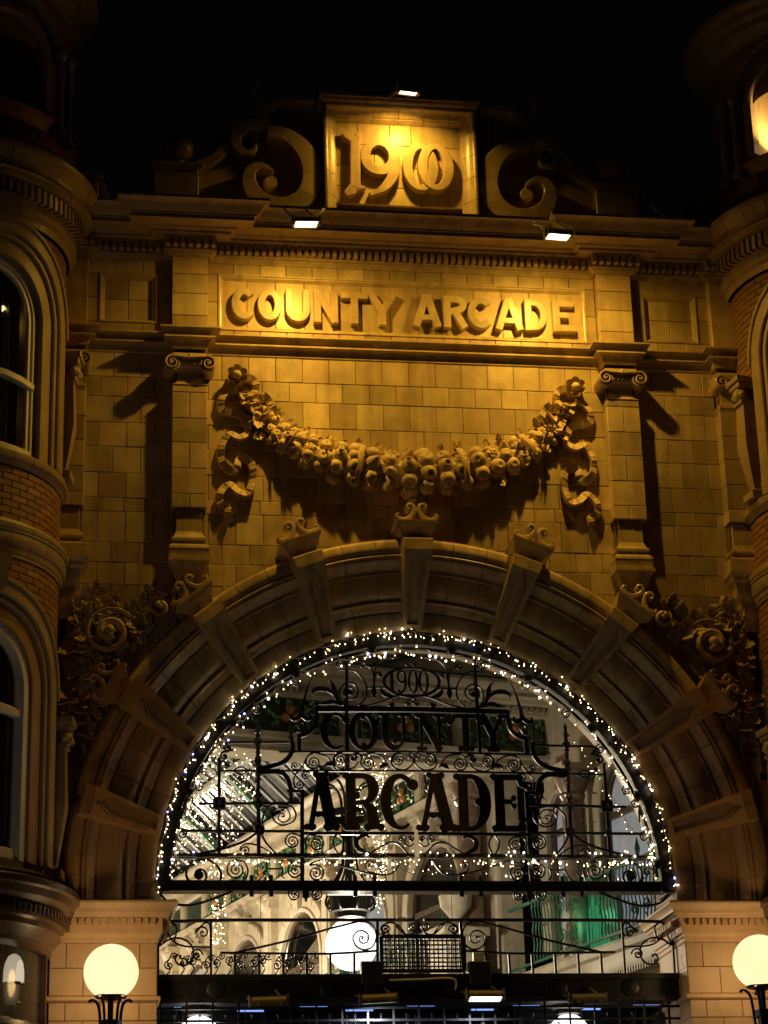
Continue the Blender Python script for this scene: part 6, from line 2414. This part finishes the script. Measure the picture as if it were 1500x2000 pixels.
# unlit streak of a strip lamp under the main beam
q = MB(); x0, z0 = at(640, 1746, .9); x1, z1 = at(728, 1746, .9); q.box(x0, x1, .88, .92, z0 - .012, z0 + .012)
rt = thing('strip_lamp', 'lit strip lamp showing as a thin bright line under the main iron beam', 'lamp', (x0, .9, z0)); q.build('tube', E_TUBE, rt)
q = MB(); q.box(x0 - .03, x1 + .03, .87, .93, z0 + .013, z0 + .05); q.build('batten', BEAM, rt)

# glowing bulb strands, partly guessed stand-ins for fairy lights reflected in the hall glass
rnd = random.Random(31)
path = [at(600 + 22 * k, 1702 + 8 * math.sin(k * 1.4) + rnd.uniform(-4, 4), 1.6) for k in range(30)]
fairy('fairy_light_string', 'faint loose strand of tiny fairy lights drooping in the hall just below the straight string', [(x, 1.6, z) for x, z in path], .07, .05, r0=.006, bright=.05)
path = [at(520 + 26 * k, 1300 - 26 * math.sin(PI * k / 22) + rnd.uniform(-5, 5), .95) for k in range(23)]
fairy('fairy_light_string', 'faint curved strand of tiny bulbs standing in for fairy-light reflections behind the iron crest with 1900', [(x, .95, z) for x, z in path], .07, .05, r0=.006, bright=.05)
path = [at(1120 + 9 * k, 1440 + 14 * k + rnd.uniform(-5, 5), .95) for k in range(14)]
fairy('fairy_light_string', 'faint strand of tiny bulbs standing in for fairy-light reflections down the right side inside the arch', [(x, .95, z) for x, z in path], .06, .05, r0=.006, bright=.05)

# ================================================================ round towers either side
TR = 1.35
rnd = random.Random(17)


def tower(s, label):
    CX, CY = s * 5.30, -.30
    root = thing('round_tower', label, 'tower', (CX, CY, 0))
    # (theta deg, out, z): theta 0 faces the arcade front, -90 faces the street
    def W(th, d, z):
        a = R(th)
        return (CX - s * (TR + d) * math.cos(a), CY + (TR + d) * math.sin(a), z)

    def flat(x, y, z):      # x metres along the wall from theta 0 (negative = to the street), y out (negative = proud)
        return W(math.degrees(x / TR), -y, z)
    def ring(name, prof, mt, t0=-125, t1=14, n=40, parent=None, smooth=True):
        vs, fs = [], []
        m_ = len(prof)
        for i in range(n + 1):
            for d, z in prof:
                vs.append(W(t0 + (t1 - t0) * i / n, d, z))
        fs = [(i * m_ + k, (i + 1) * m_ + k, (i + 1) * m_ + k + 1, i * m_ + k + 1) for i in range(n) for k in range(m_ - 1)]
        q = MB(); q.add(vs, fs)
        return q.build(name, mt, parent or root, smooth)

    def stone_ring(name, prof, mt, step=11.0, t0=-104, t1=13):
        """a moulded band laid in separate stones"""
        inner = [(d - .014 if d > 0 else d, z) for d, z in prof]
        base = ring(name, inner, JOINT, -125, 14)
        t = t1
        while t > t0:
            ta, tb = t - step + .12, t - .12
            vs, fs = [], []
            m_ = len(prof)
            for i in range(5):
                for d, z in prof:
                    vs.append(W(ta + (tb - ta) * i / 4, d, z))
            fs = [(i * m_ + k, (i + 1) * m_ + k, (i + 1) * m_ + k + 1, i * m_ + k + 1) for i in range(4) for k in range(m_ - 1)]
            fs += [tuple(range(m_)), tuple(4 * m_ + k for k in reversed(range(m_)))]
            q = MB(); q.add(vs, fs)
            q.build('band_stone', mt, base, True)
            t -= step
        return base
    # core drum
    core = ring('tower_wall', [(-.035, 5.60), (-.035, 6.42)], JOINT, -180, 60, 60)
    ring('shop_back', [(-.45, 4.4), (-.45, 5.8)], DARKWOOD, -180, 60, 30)
    wc_, hw_ = R(-64.0) * TR, .74
    q = MB()
    NT = 80
    for i in range(NT):
        ta, tb = -180 + 240 * i / NT, -180 + 240 * (i + 1) / NT
        xm = R((ta + tb) / 2) * TR - wc_
        segs_ = [(6.42, 14.9)]
        if abs(xm) < hw_:
            hgt = math.sqrt(hw_ * hw_ - xm * xm)
            segs_ = [(8.2 + hgt, 10.74), (12.35 + hgt, 14.9)]
        for za_, zb_ in segs_:
            q.add([W(ta, -.035, za_), W(tb, -.035, za_), W(tb, -.035, zb_), W(ta, -.035, zb_)], [(0, 1, 2, 3)])
    q.build('tower_wall', JOINT, root)
    # bricks
    me = MB()
    hw = .215 / TR / 2
    for i in range(2):
        pass
    vs = []
    hh = .0675 / 2
    for rr, ins in ((TR - .05, 0), (TR - .004, 0), (TR, .003)):
        for a, z in ((-hw + ins / TR, -hh + ins), (hw - ins / TR, -hh + ins), (hw - ins / TR, hh - ins), (-hw + ins / TR, hh - ins)):
            vs.append((rr * math.cos(a), rr * math.sin(a), z))
    fs = [(k * 4 + i, k * 4 + (i + 1) % 4, (k + 1) * 4 + (i + 1) % 4, (k + 1) * 4 + i) for k in range(2) for i in range(4)] + [(8, 9, 10, 11)]
    me.add(vs, fs)
    bo = me.build('brick', BRICK); bm = bo.data; bpy.data.objects.remove(bo)
    n_brick = [0]
    far = MB()
    dth = math.degrees(.225 / TR)

    def bricks(z0, z1, t0, t1, keep=None):
        z = z0 + .0375
        k = 0
        while z < z1 - .03:
            t = t1 - (k % 2) * dth / 2 - dth / 2
            while t > t0:
                if keep is None or keep(t, z):
                    a = R(180 - t) if s > 0 else R(t)
                    if n_brick[0] < 295:
                        o = link('brick', bm, root)
                        o.location = (CX, CY, z)
                        o.rotation_euler = (0, 0, a)
                        n_brick[0] += 1
                    else:
                        c_, s_ = math.cos(a), math.sin(a)
                        far.add([(CX + x * c_ - y * s_, CY + x * s_ + y * c_, z + zz) for x, y, zz in vs], fs)
                t -= dth
            z += .075
            k += 1
    # visible side first
    bricks(9.97, 10.58, -80, 10)
    # window storey 2 spandrels over the arch
    WC = -64.0
    wcm = R(WC) * TR
    def outside(rad, zc):
        return lambda t, z: math.hypot(R(t) * TR - wcm, max(0, z - zc)) > rad + .03
    bricks(6.5, 9.70, -80, 11, outside(1.10, 8.2))
    bricks(10.74, 13.45, -80, 11, outside(1.10, 12.35))
    if far.v:
        far.build('brickwork', BRICK, root, stuff=True)
    # bands
    stone_ring('string_band', [(-0.030, 9.57), (0.017, 9.57), (0.017, 9.60), (0.028, 9.61), (0.039, 9.65), (0.039, 9.67), (0.055, 9.68), (0.072, 9.72), (0.077, 9.78), (0.072, 9.82), (0.088, 9.825), (0.088, 9.85), (0.099, 9.86), (0.102, 9.90), (0.083, 9.93), (0.033, 9.95), (0.028, 9.97), (-0.030, 9.97)], TSTONE)
    stone_ring('sill_band', [(-0.030, 10.580), (0.012, 10.580), (0.024, 10.600), (0.042, 10.630), (0.066, 10.650), (0.078, 10.690), (0.078, 10.720), (0.000, 10.740), (-0.030, 10.740)], TSTONE)
    E1 = stone_ring('tower_cornice', [(-.03, 13.45), (.04, 13.45), (.06, 13.52), (.10, 13.55), (.11, 13.58), (.11, 13.86), (.24, 13.87), (.26, 13.92), (.30, 13.93), (.26, 13.96), (.28, 13.97), (.28, 14.03), (.30, 14.05),
                               (.32, 14.10), (.35, 14.14), (.36, 14.17), (.36, 14.22), (.16, 14.3), (-.03, 14.32)], TSTONE)
    for k in range(46):
        th = 6 - k * 3.4
        q = MB()
        a0, a1 = th - .95, th + .95
        vs_ = [W(a0, .10, 13.68), W(a1, .10, 13.68), W(a1, .20, 13.68), W(a0, .20, 13.68), W(a0, .10, 13.85), W(a1, .10, 13.85), W(a1, .20, 13.85), W(a0, .20, 13.85)]
        q.add(vs_, [(0, 1, 2, 3), (0, 4, 5, 1), (1, 5, 6, 2), (2, 6, 7, 3), (3, 7, 4, 0), (4, 7, 6, 5)])
        q.build('dentil', TSTONE, E1)
    # parapet storey, then a balustraded drum
    ring('parapet_drum', [(-.04, 14.25), (-.04, 14.75), (.03, 14.80), (.06, 14.84), (.08, 14.90), (-.1, 14.95)], TERRAM)
    q = MB()

    # --- arched windows of the two storeys
    def window(zsill, zspring, half, name, style):
        zt = zspring + half
        def arc_(r_, z0):
            return [(wcm - r_, z0)] + [(wcm - r_ * math.cos(R(t)), zspring + r_ * math.sin(R(t))) for t in range(0, 181, 10)] + [(wcm + r_, z0)]
        WN = MB()
        WN.stroke(arc_(half + .34, zsill), .16, -.075, .05, .012)
        wo = WN.map(flat).build(name, TSTONE, root, True)
        q = MB(); q.stroke(arc_(half + .43, zspring + .02 if True else zsill), .045, -.10, .05, .008); q.map(flat).build('hood_mould', TSTONE, wo, True)
        q = MB(); q.stroke(arc_(half + .22, zsill), .06, -.04, .05, .01); q.map(flat).build('roll_moulding', TSTONE, wo, True)
        q = MB(); q.stroke(arc_(half + .10, zsill), .20, -.0, .14, .006); q.map(flat).build('reveal', TSTONE if style else TERRAM, wo, True)
        q = MB(); q.stroke(arc_(half - .03, zsill), .13 if style else .18, .07 if style else .03, .14, .02); sash = q.map(flat).build('sash_frame', SASH, wo, True)
        q = MB(); q.stroke(arc_(half - .115, zsill + .02), .05, .09, .14, .01); q.map(flat).build('sash_bead', SASH, sash, True)
        q = MB()
        xs = [wcm - half + .05 + (2 * half - .1) * k / 6 for k in range(7)]
        # meeting rail
        zr = zspring - (.75 if style else .28)
        q.stroke([(x, zr + .06 * (1 - ((x - wcm) / half) ** 2)) for x in xs], .09, .055, .14, .015); q.map(flat).build('meeting_rail', SASH, sash, True)
        q = MB(); q.stroke([(x, zsill + .06) for x in xs], .12, .07, .14, .01); q.map(flat).build('bottom_rail', SASH, sash, True)
        # glass in strips following the curve
        gl = MB()
        for a, b in zip(xs, xs[1:]):
            def zt_(x):
                return zspring + math.sqrt(max(0, (half - .06) ** 2 - (x - wcm) ** 2))
            gl.add([(a, .115, zsill), (b, .115, zsill), (b, .115, zt_(b)), (a, .115, zt_(a))], [(0, 1, 2, 3)])
        gl.map(flat).build('pane', GLASSW, wo)
        # a drawn curtain hanging in folds behind the glass
        q = MB()
        vs_, fs_ = [], []
        nf = 36
        for i in range(nf + 1):
            x = wcm + half * (.25 + .72 * i / nf)
            yy = .26 + .03 * math.sin(i * 1.15) + .012 * math.sin(i * 2.7)
            vs_ += [(x, yy, zsill + .03), (x, yy, zspring + half)]
        fs_ = [(2 * i, 2 * i + 2, 2 * i + 3, 2 * i + 1) for i in range(nf)]
        q.add(vs_, fs_); q.map(flat).build('curtain', CURT, wo, 'full')
        q = MB(); q.add([(wcm - half - .1, .75, zsill - .1), (wcm + half + .1, .75, zsill - .1), (wcm + half + .1, .75, zt + .2), (wcm - half - .1, .75, zt + .2)], [(0, 1, 2, 3)]); q.map(flat).build('room_wall', CURT, wo)
        # keystone console
        q = MB()
        q.add([(wcm - .13, -.20, zt + .26), (wcm + .13, -.20, zt + .26), (wcm + .17, -.24, zt + .62), (wcm - .17, -.24, zt + .62), (wcm - .13, .05, zt + .2), (wcm + .13, .05, zt + .2), (wcm + .17, .05, zt + .66), (wcm - .17, .05, zt + .66)],
              [(0, 1, 2, 3), (1, 5, 6, 2), (4, 0, 3, 7), (3, 2, 6, 7), (0, 4, 5, 1)])
        q.map(flat).build('keystone', TSTONE, wo)
        return wo

    w1 = window(10.74, 12.35, .68, 'arched_window', 1)
    w2 = window(6.42, 8.2, .68, 'arched_window', 0)
    # tapered term pilasters at the edge by the corner
    for (za, zb, zc) in ((10.74, 11.92, 12.36), (6.35, 7.72, 8.60)):
        x0 = R(-9.0) * TR
        q = MB()
        secs = [(za, .09, .10), (za + .10, .09, .10), (za + .14, .06, .07), (za + (zb - za) * .30, .075, .11), (za + (zb - za) * .55, .105, .16), (zb, .085, .14)]
        v_ = []
        for z, hw_, d in secs:
            v_ += [(x0 - hw_, .02, z), (x0 - hw_, -d, z), (x0 + hw_, -d, z), (x0 + hw_, .02, z)]
        f2 = [(k * 4 + i, k * 4 + i + 1, (k + 1) * 4 + i + 1, (k + 1) * 4 + i) for k in range(len(secs) - 1) for i in range(3)] + [(20, 21, 22, 23)]
        q.add(v_, f2)
        tp = q.map(flat).build('term_pilaster', TSTONE, root)
        q = MB()
        q.rect(x0 - .105, x0 + .105, zb + .20, zb + .26, -.20, .02, .008, True); q.map(flat).build('capital', TSTONE, tp)
        q = MB(); q.rect(x0 - .13, x0 + .13, zb + .262, zb + .33, -.23, .02, .008, True); q.map(flat).build('abacus', TSTONE, tp)
        q = MB(); q.rect(x0 - .085, x0 + .085, zb + .002, zb + .05, -.17, .02, .008, True); q.map(flat).build('neck_band', TSTONE, tp)
        q = MB()
        q.tube([(x0, -.06, zb + .04), (x0, -.16, zb + .10), (x0, -.10, zb + .2)], [.06, .075, .08], 10)
        for t in (-1, 1):
            q.sphere((x0 + t * .075, -.14, zb + .12), .045, 8, 6)
        q.map(flat).build('carved_head', TSTONE, tp, 'full')
        q = MB(); q.rect(x0 - .11, x0 + .11, za - .0, za + .10, -.14, .02, .01, True); q.map(flat).build('plinth', TSTONE, tp)
    # stone quoin strip against the front
    q = MB(); q.rect(R(8) * TR, R(11.5) * TR, 5.9, 13.5, -.012, .03, .004); q.map(flat).build('corner_strip', TSTONE, root)
    # shop bay at street level: moulded dark timber cornice, glazing, lower rail
    SB = ring('shop_cornice', [(-.1, 6.280), (.26, 6.230), (.30, 6.190), (.30, 6.130), (.27, 6.110), (.24, 6.040), (.17, 5.990), (.15, 5.970), (.15, 5.850), (.10, 5.830), (.11, 5.770), (.06, 5.710), (.02, 5.660), (.02, 5.610), (-.02, 5.590), (-.06, 5.570)], DARKWOOD)
    for k in range(44):
        th = 4 - k * 2.7
        q = MB()
        vs_ = [W(th - .75, .14, 5.875), W(th + .75, .14, 5.875), W(th + .75, .20, 5.875), W(th - .75, .20, 5.875), W(th - .75, .14, 5.955), W(th + .75, .14, 5.955), W(th + .75, .20, 5.955), W(th - .75, .20, 5.955)]
        q.add(vs_, [(0, 1, 2, 3), (0, 4, 5, 1), (1, 5, 6, 2), (2, 6, 7, 3), (3, 7, 4, 0), (4, 7, 6, 5)])
        q.build('dentil', DARKWOOD, SB)
    ring('shop_glazing', [(-.08, 5.600), (-.09, 4.850)], GLASST, -125, 8)
    for th in (-2.5, -6.0, -64):
        q = MB()
        vs_ = [W(th - 1.3, -.10, 4.83), W(th + 1.3, -.10, 4.83), W(th + 1.1, -.02, 4.83), W(th - 1.1, -.02, 4.83), W(th - 1.3, -.10, 5.63), W(th + 1.3, -.10, 5.63), W(th + 1.1, -.02, 5.63), W(th - 1.1, -.02, 5.63)]
        q.add(vs_, [(1, 2, 6, 5), (2, 3, 7, 6), (3, 0, 4, 7)])
        q.build('shop_mullion', DARKWOOD, root)
    ring('shop_transom', [(-.1, 4.870), (-.02, 4.870), (.04, 4.840), (.05, 4.790), (.02, 4.750), (.06, 4.700), (.07, 4.630), (.0, 4.550), (-.12, 4.490), (-.2, 4.480)], DARKWOOD)
    ring('shop_recess', [(-.12, 4.510), (-.2, 4.430), (-.2, 0)], GLASSD)
    ring('lead_capping', [(.28, 6.235), (.1, 6.310), (-.05, 6.350)], LEAD)
    ring('granite_plinth', [(-.03, 4.74), (-.03, 0)], GRANITE, -14, 12, 8)
    # parapet top with a lantern storey behind (dark)
    return root, W, flat


CURT = mat('curtain_cloth', (0.16, 0.14, 0.10), .8, noise=.2)
GLASSW = glass('window_glass_clear', (0.01, 0.01, 0.012), .08)
GLASST = glass('shop_glass_clear', (0.10, 0.095, 0.08), .12)
E_ROOM = emit('room_lamp_glow', (1.0, .72, .25), 3.0, 'NONE')
GLASSB = mat('shop_glass', (0.06, 0.058, 0.05), .12, noise=.1, spec=.8)
GRANITE = mat('granite', (0.10, 0.085, 0.075), .35, noise=.5, nscale=60)
TL, WL, FL = tower(-1, 'round brick and terracotta tower on the left with arched sash windows and curved shopfront')
TRt, WR, FRt = tower(1, 'round brick and terracotta tower on the right with a lit opening near its top')

# low light arch reflected in the left shop bay: modelled as a glowing dome behind the glass
# upper storeys
for s, W_, rt in ((-1, WL, TL), (1, WR, TRt)):
    CX, CY = s * 5.30, -.30
    q = MB()
    # lantern storey: drum with arched opening facing the street corner
    z0, z1 = 15.4, 17.6
    def ringp(name, prof, mt, t0, t1, n=24):
        vs, fs = [], []
        m_ = len(prof)
        for i in range(n + 1):
            for d, z in prof:
                vs.append(W_(t0 + (t1 - t0) * i / n, d, z))
        fs = [(i * m_ + k, (i + 1) * m_ + k, (i + 1) * m_ + k + 1, i * m_ + k + 1) for i in range(n) for k in range(m_ - 1)]
        q = MB(); q.add(vs, fs)
        return q.build(name, mt, rt, True)
    if s > 0:
        OC, OW = -54, 23
    else:
        OC, OW = -62, 22
    ringp('lantern_wall', [(-.02, 14.6), (-.02, 16.6)], TERRAM, OC + OW, 60)
    ringp('lantern_wall', [(-.02, 14.6), (-.02, 16.6)], TERRAM, -150, OC - OW)
    ringp('lantern_eaves', [(-.04, 16.5), (.02, 16.52), (.06, 16.58), (.12, 16.62), (.14, 16.70), (.20, 16.74), (.22, 16.80), (.30, 16.84), (.30, 16.92), (-.2, 17.15)], TSTONE, -140, 40)
    # arch over the opening
    def fl(x, y, z):
        return W_(math.degrees(x / TR), -.02 - y, z)
    xc = R(OC) * TR
    hw = R(OW) * TR
    q = MB(); q.stroke([(xc - hw - .04, 15.0)] + [(xc - (hw + .04) * math.cos(R(t)), 15.62 + (hw - .02) * math.sin(R(t))) for t in range(0, 181, 12)] + [(xc + hw + .04, 15.0)], .12, -.07, .05, .02)
    la = q.map(fl).build('lantern_arch', TSTONE, rt, True)
    q = MB(); q.stroke([(xc - hw - .2, 15.7)] + [(xc - (hw + .2) * math.cos(R(t)), 15.72 + (hw + .14) * math.sin(R(t))) for t in range(0, 181, 12)] + [(xc + hw + .2, 15.7)], .06, -.12, .05, .02); q.map(fl).build('hood_mould', TSTONE, la, True)
    # slim colonnettes
    for t in (-1, 1):
        for o_ in (.20, .42):
            q = MB(); x = xc + t * (hw + o_)
            q.lathe([(.07, 0), (.075, .05), (.05, .1), (.045, .2), (.052, .9), (.04, 1.0), (.075, 1.06), (.075, 1.14)], (x, -.10, 14.72), 10)
            q.map(fl).build('colonnette', TSTONE, rt, True)
    # room behind the opening
    q = MB()
    a0, a1 = OC - OW, OC + OW
    P0, P1, P2, P3 = W_(a0, -.03, 0), W_(a1, -.03, 0), W_(a1 + 8, -.75, 0), W_(a0 - 8, -.75, 0)
    for (a, b) in ((P1, P2), (P2, P3), (P3, P0)):
        q.add([(a[0], a[1], 14.75), (b[0], b[1], 14.75), (b[0], b[1], 16.3), (a[0], a[1], 16.3)], [(0, 1, 2, 3)])
    q.add([(p[0], p[1], 16.3) for p in (P0, P1, P2, P3)], [(0, 1, 2, 3)])
    q.add([(p[0], p[1], 14.75) for p in (P0, P1, P2, P3)], [(3, 2, 1, 0)])
    q.build('lantern_room', FAI, rt)
    # fill over the arch
    q = MB()
    for i in range(12):
        t0_, t1_ = i / 12, (i + 1) / 12
        x0_, x1_ = xc - hw + 2 * hw * t0_, xc - hw + 2 * hw * t1_
        zz = lambda x: 15.66 + .10 * math.sqrt(max(0, 1 - ((x - xc) / hw) ** 2))
        q.add([(x0_, 0, zz(x0_)), (x1_, 0, zz(x1_)), (x1_, 0, 16.6), (x0_, 0, 16.6)], [(0, 1, 2, 3)])
    q.map(fl).build('lantern_wall', TERRAM, rt)
    if s > 0:
        a = W_(OC + 6, -.16, 15.12)
        fr_ = thing('floodlight', 'black floodlight standing in the lit opening at the top of the right tower', 'floodlight', a)
        q = MB()
        q.slab([(-.16, -.07), (.16, -.07), (.13, .10), (-.13, .10)], -.07, .07, .01, True)
        q.map(lambda x, y, z: (a[0] + x, a[1] + y, a[2] + z + .05)).build('housing', BEAM, fr_)
        q = MB(); q.box(a[0] - .13, a[0] + .13, a[1] + .072, a[1] + .08, a[2] - .0, a[2] + .12); q.build('lens', E_FLOOD, fr_)
        q = MB(); q.box(a[0] - .10, a[0] + .10, a[1] - .02, a[1] + .02, a[2] - .2, a[2] - .03); q.build('stand', BEAM, fr_)
        lamp('lamp', 'AREA', (a[0], a[1] + .12, a[2] + .08), 16, (1.0, .60, .20), fr_, (a[0], a[1] + .5, a[2] + 1.3), .2, .1)

# pale glowing dome behind the left shop glass, standing in for a lamp reflection
x, z = at(27, 1893, -.95)
ls = thing('shop_glass_reflection', 'pale glowing dome behind the curved shop glass at the lower left, standing in for a lamp reflection', 'lamp', (x, -.95, z - .2))
q = MB(); q.lathe([(.105, -.13), (.103, -.02), (.09, .06), (.06, .125), (.02, .15), (0, .152)], (x, -.95, z), 20); q.build('shade', E_REFLECT, ls, 'full')
q = MB(); q.lathe([(.11, -.15), (.11, -.135), (.02, -.14), (.02, -.3), (.08, -.32), (.08, -.34)], (x, -.95, z), 16); q.build('stand', DARKWOOD, ls, True)

# small warm wall light inside the upper left window
x, z = at(6, 603, -1.15)
wl = thing('room_light', 'small warm lamp glowing inside the upper window of the left tower', 'lamp', (x, -1.15, z))
q = MB(); q.sphere((x, -1.15, z), .035, 12, 8); q.build('bulb_shade', E_ROOM, wl, 'full')
q = MB(); q.tube([(x, -1.15, z - .04), (x, -1.13, z - .10), (x - .02, -1.0, z - .12)], .008, 5); q.build('wall_arm', IRON, wl, 'full')
lamp('lamp', 'POINT', (x - .02, -1.10, z + .09), 3.0, (1.0, .62, .2), wl, None, .04)
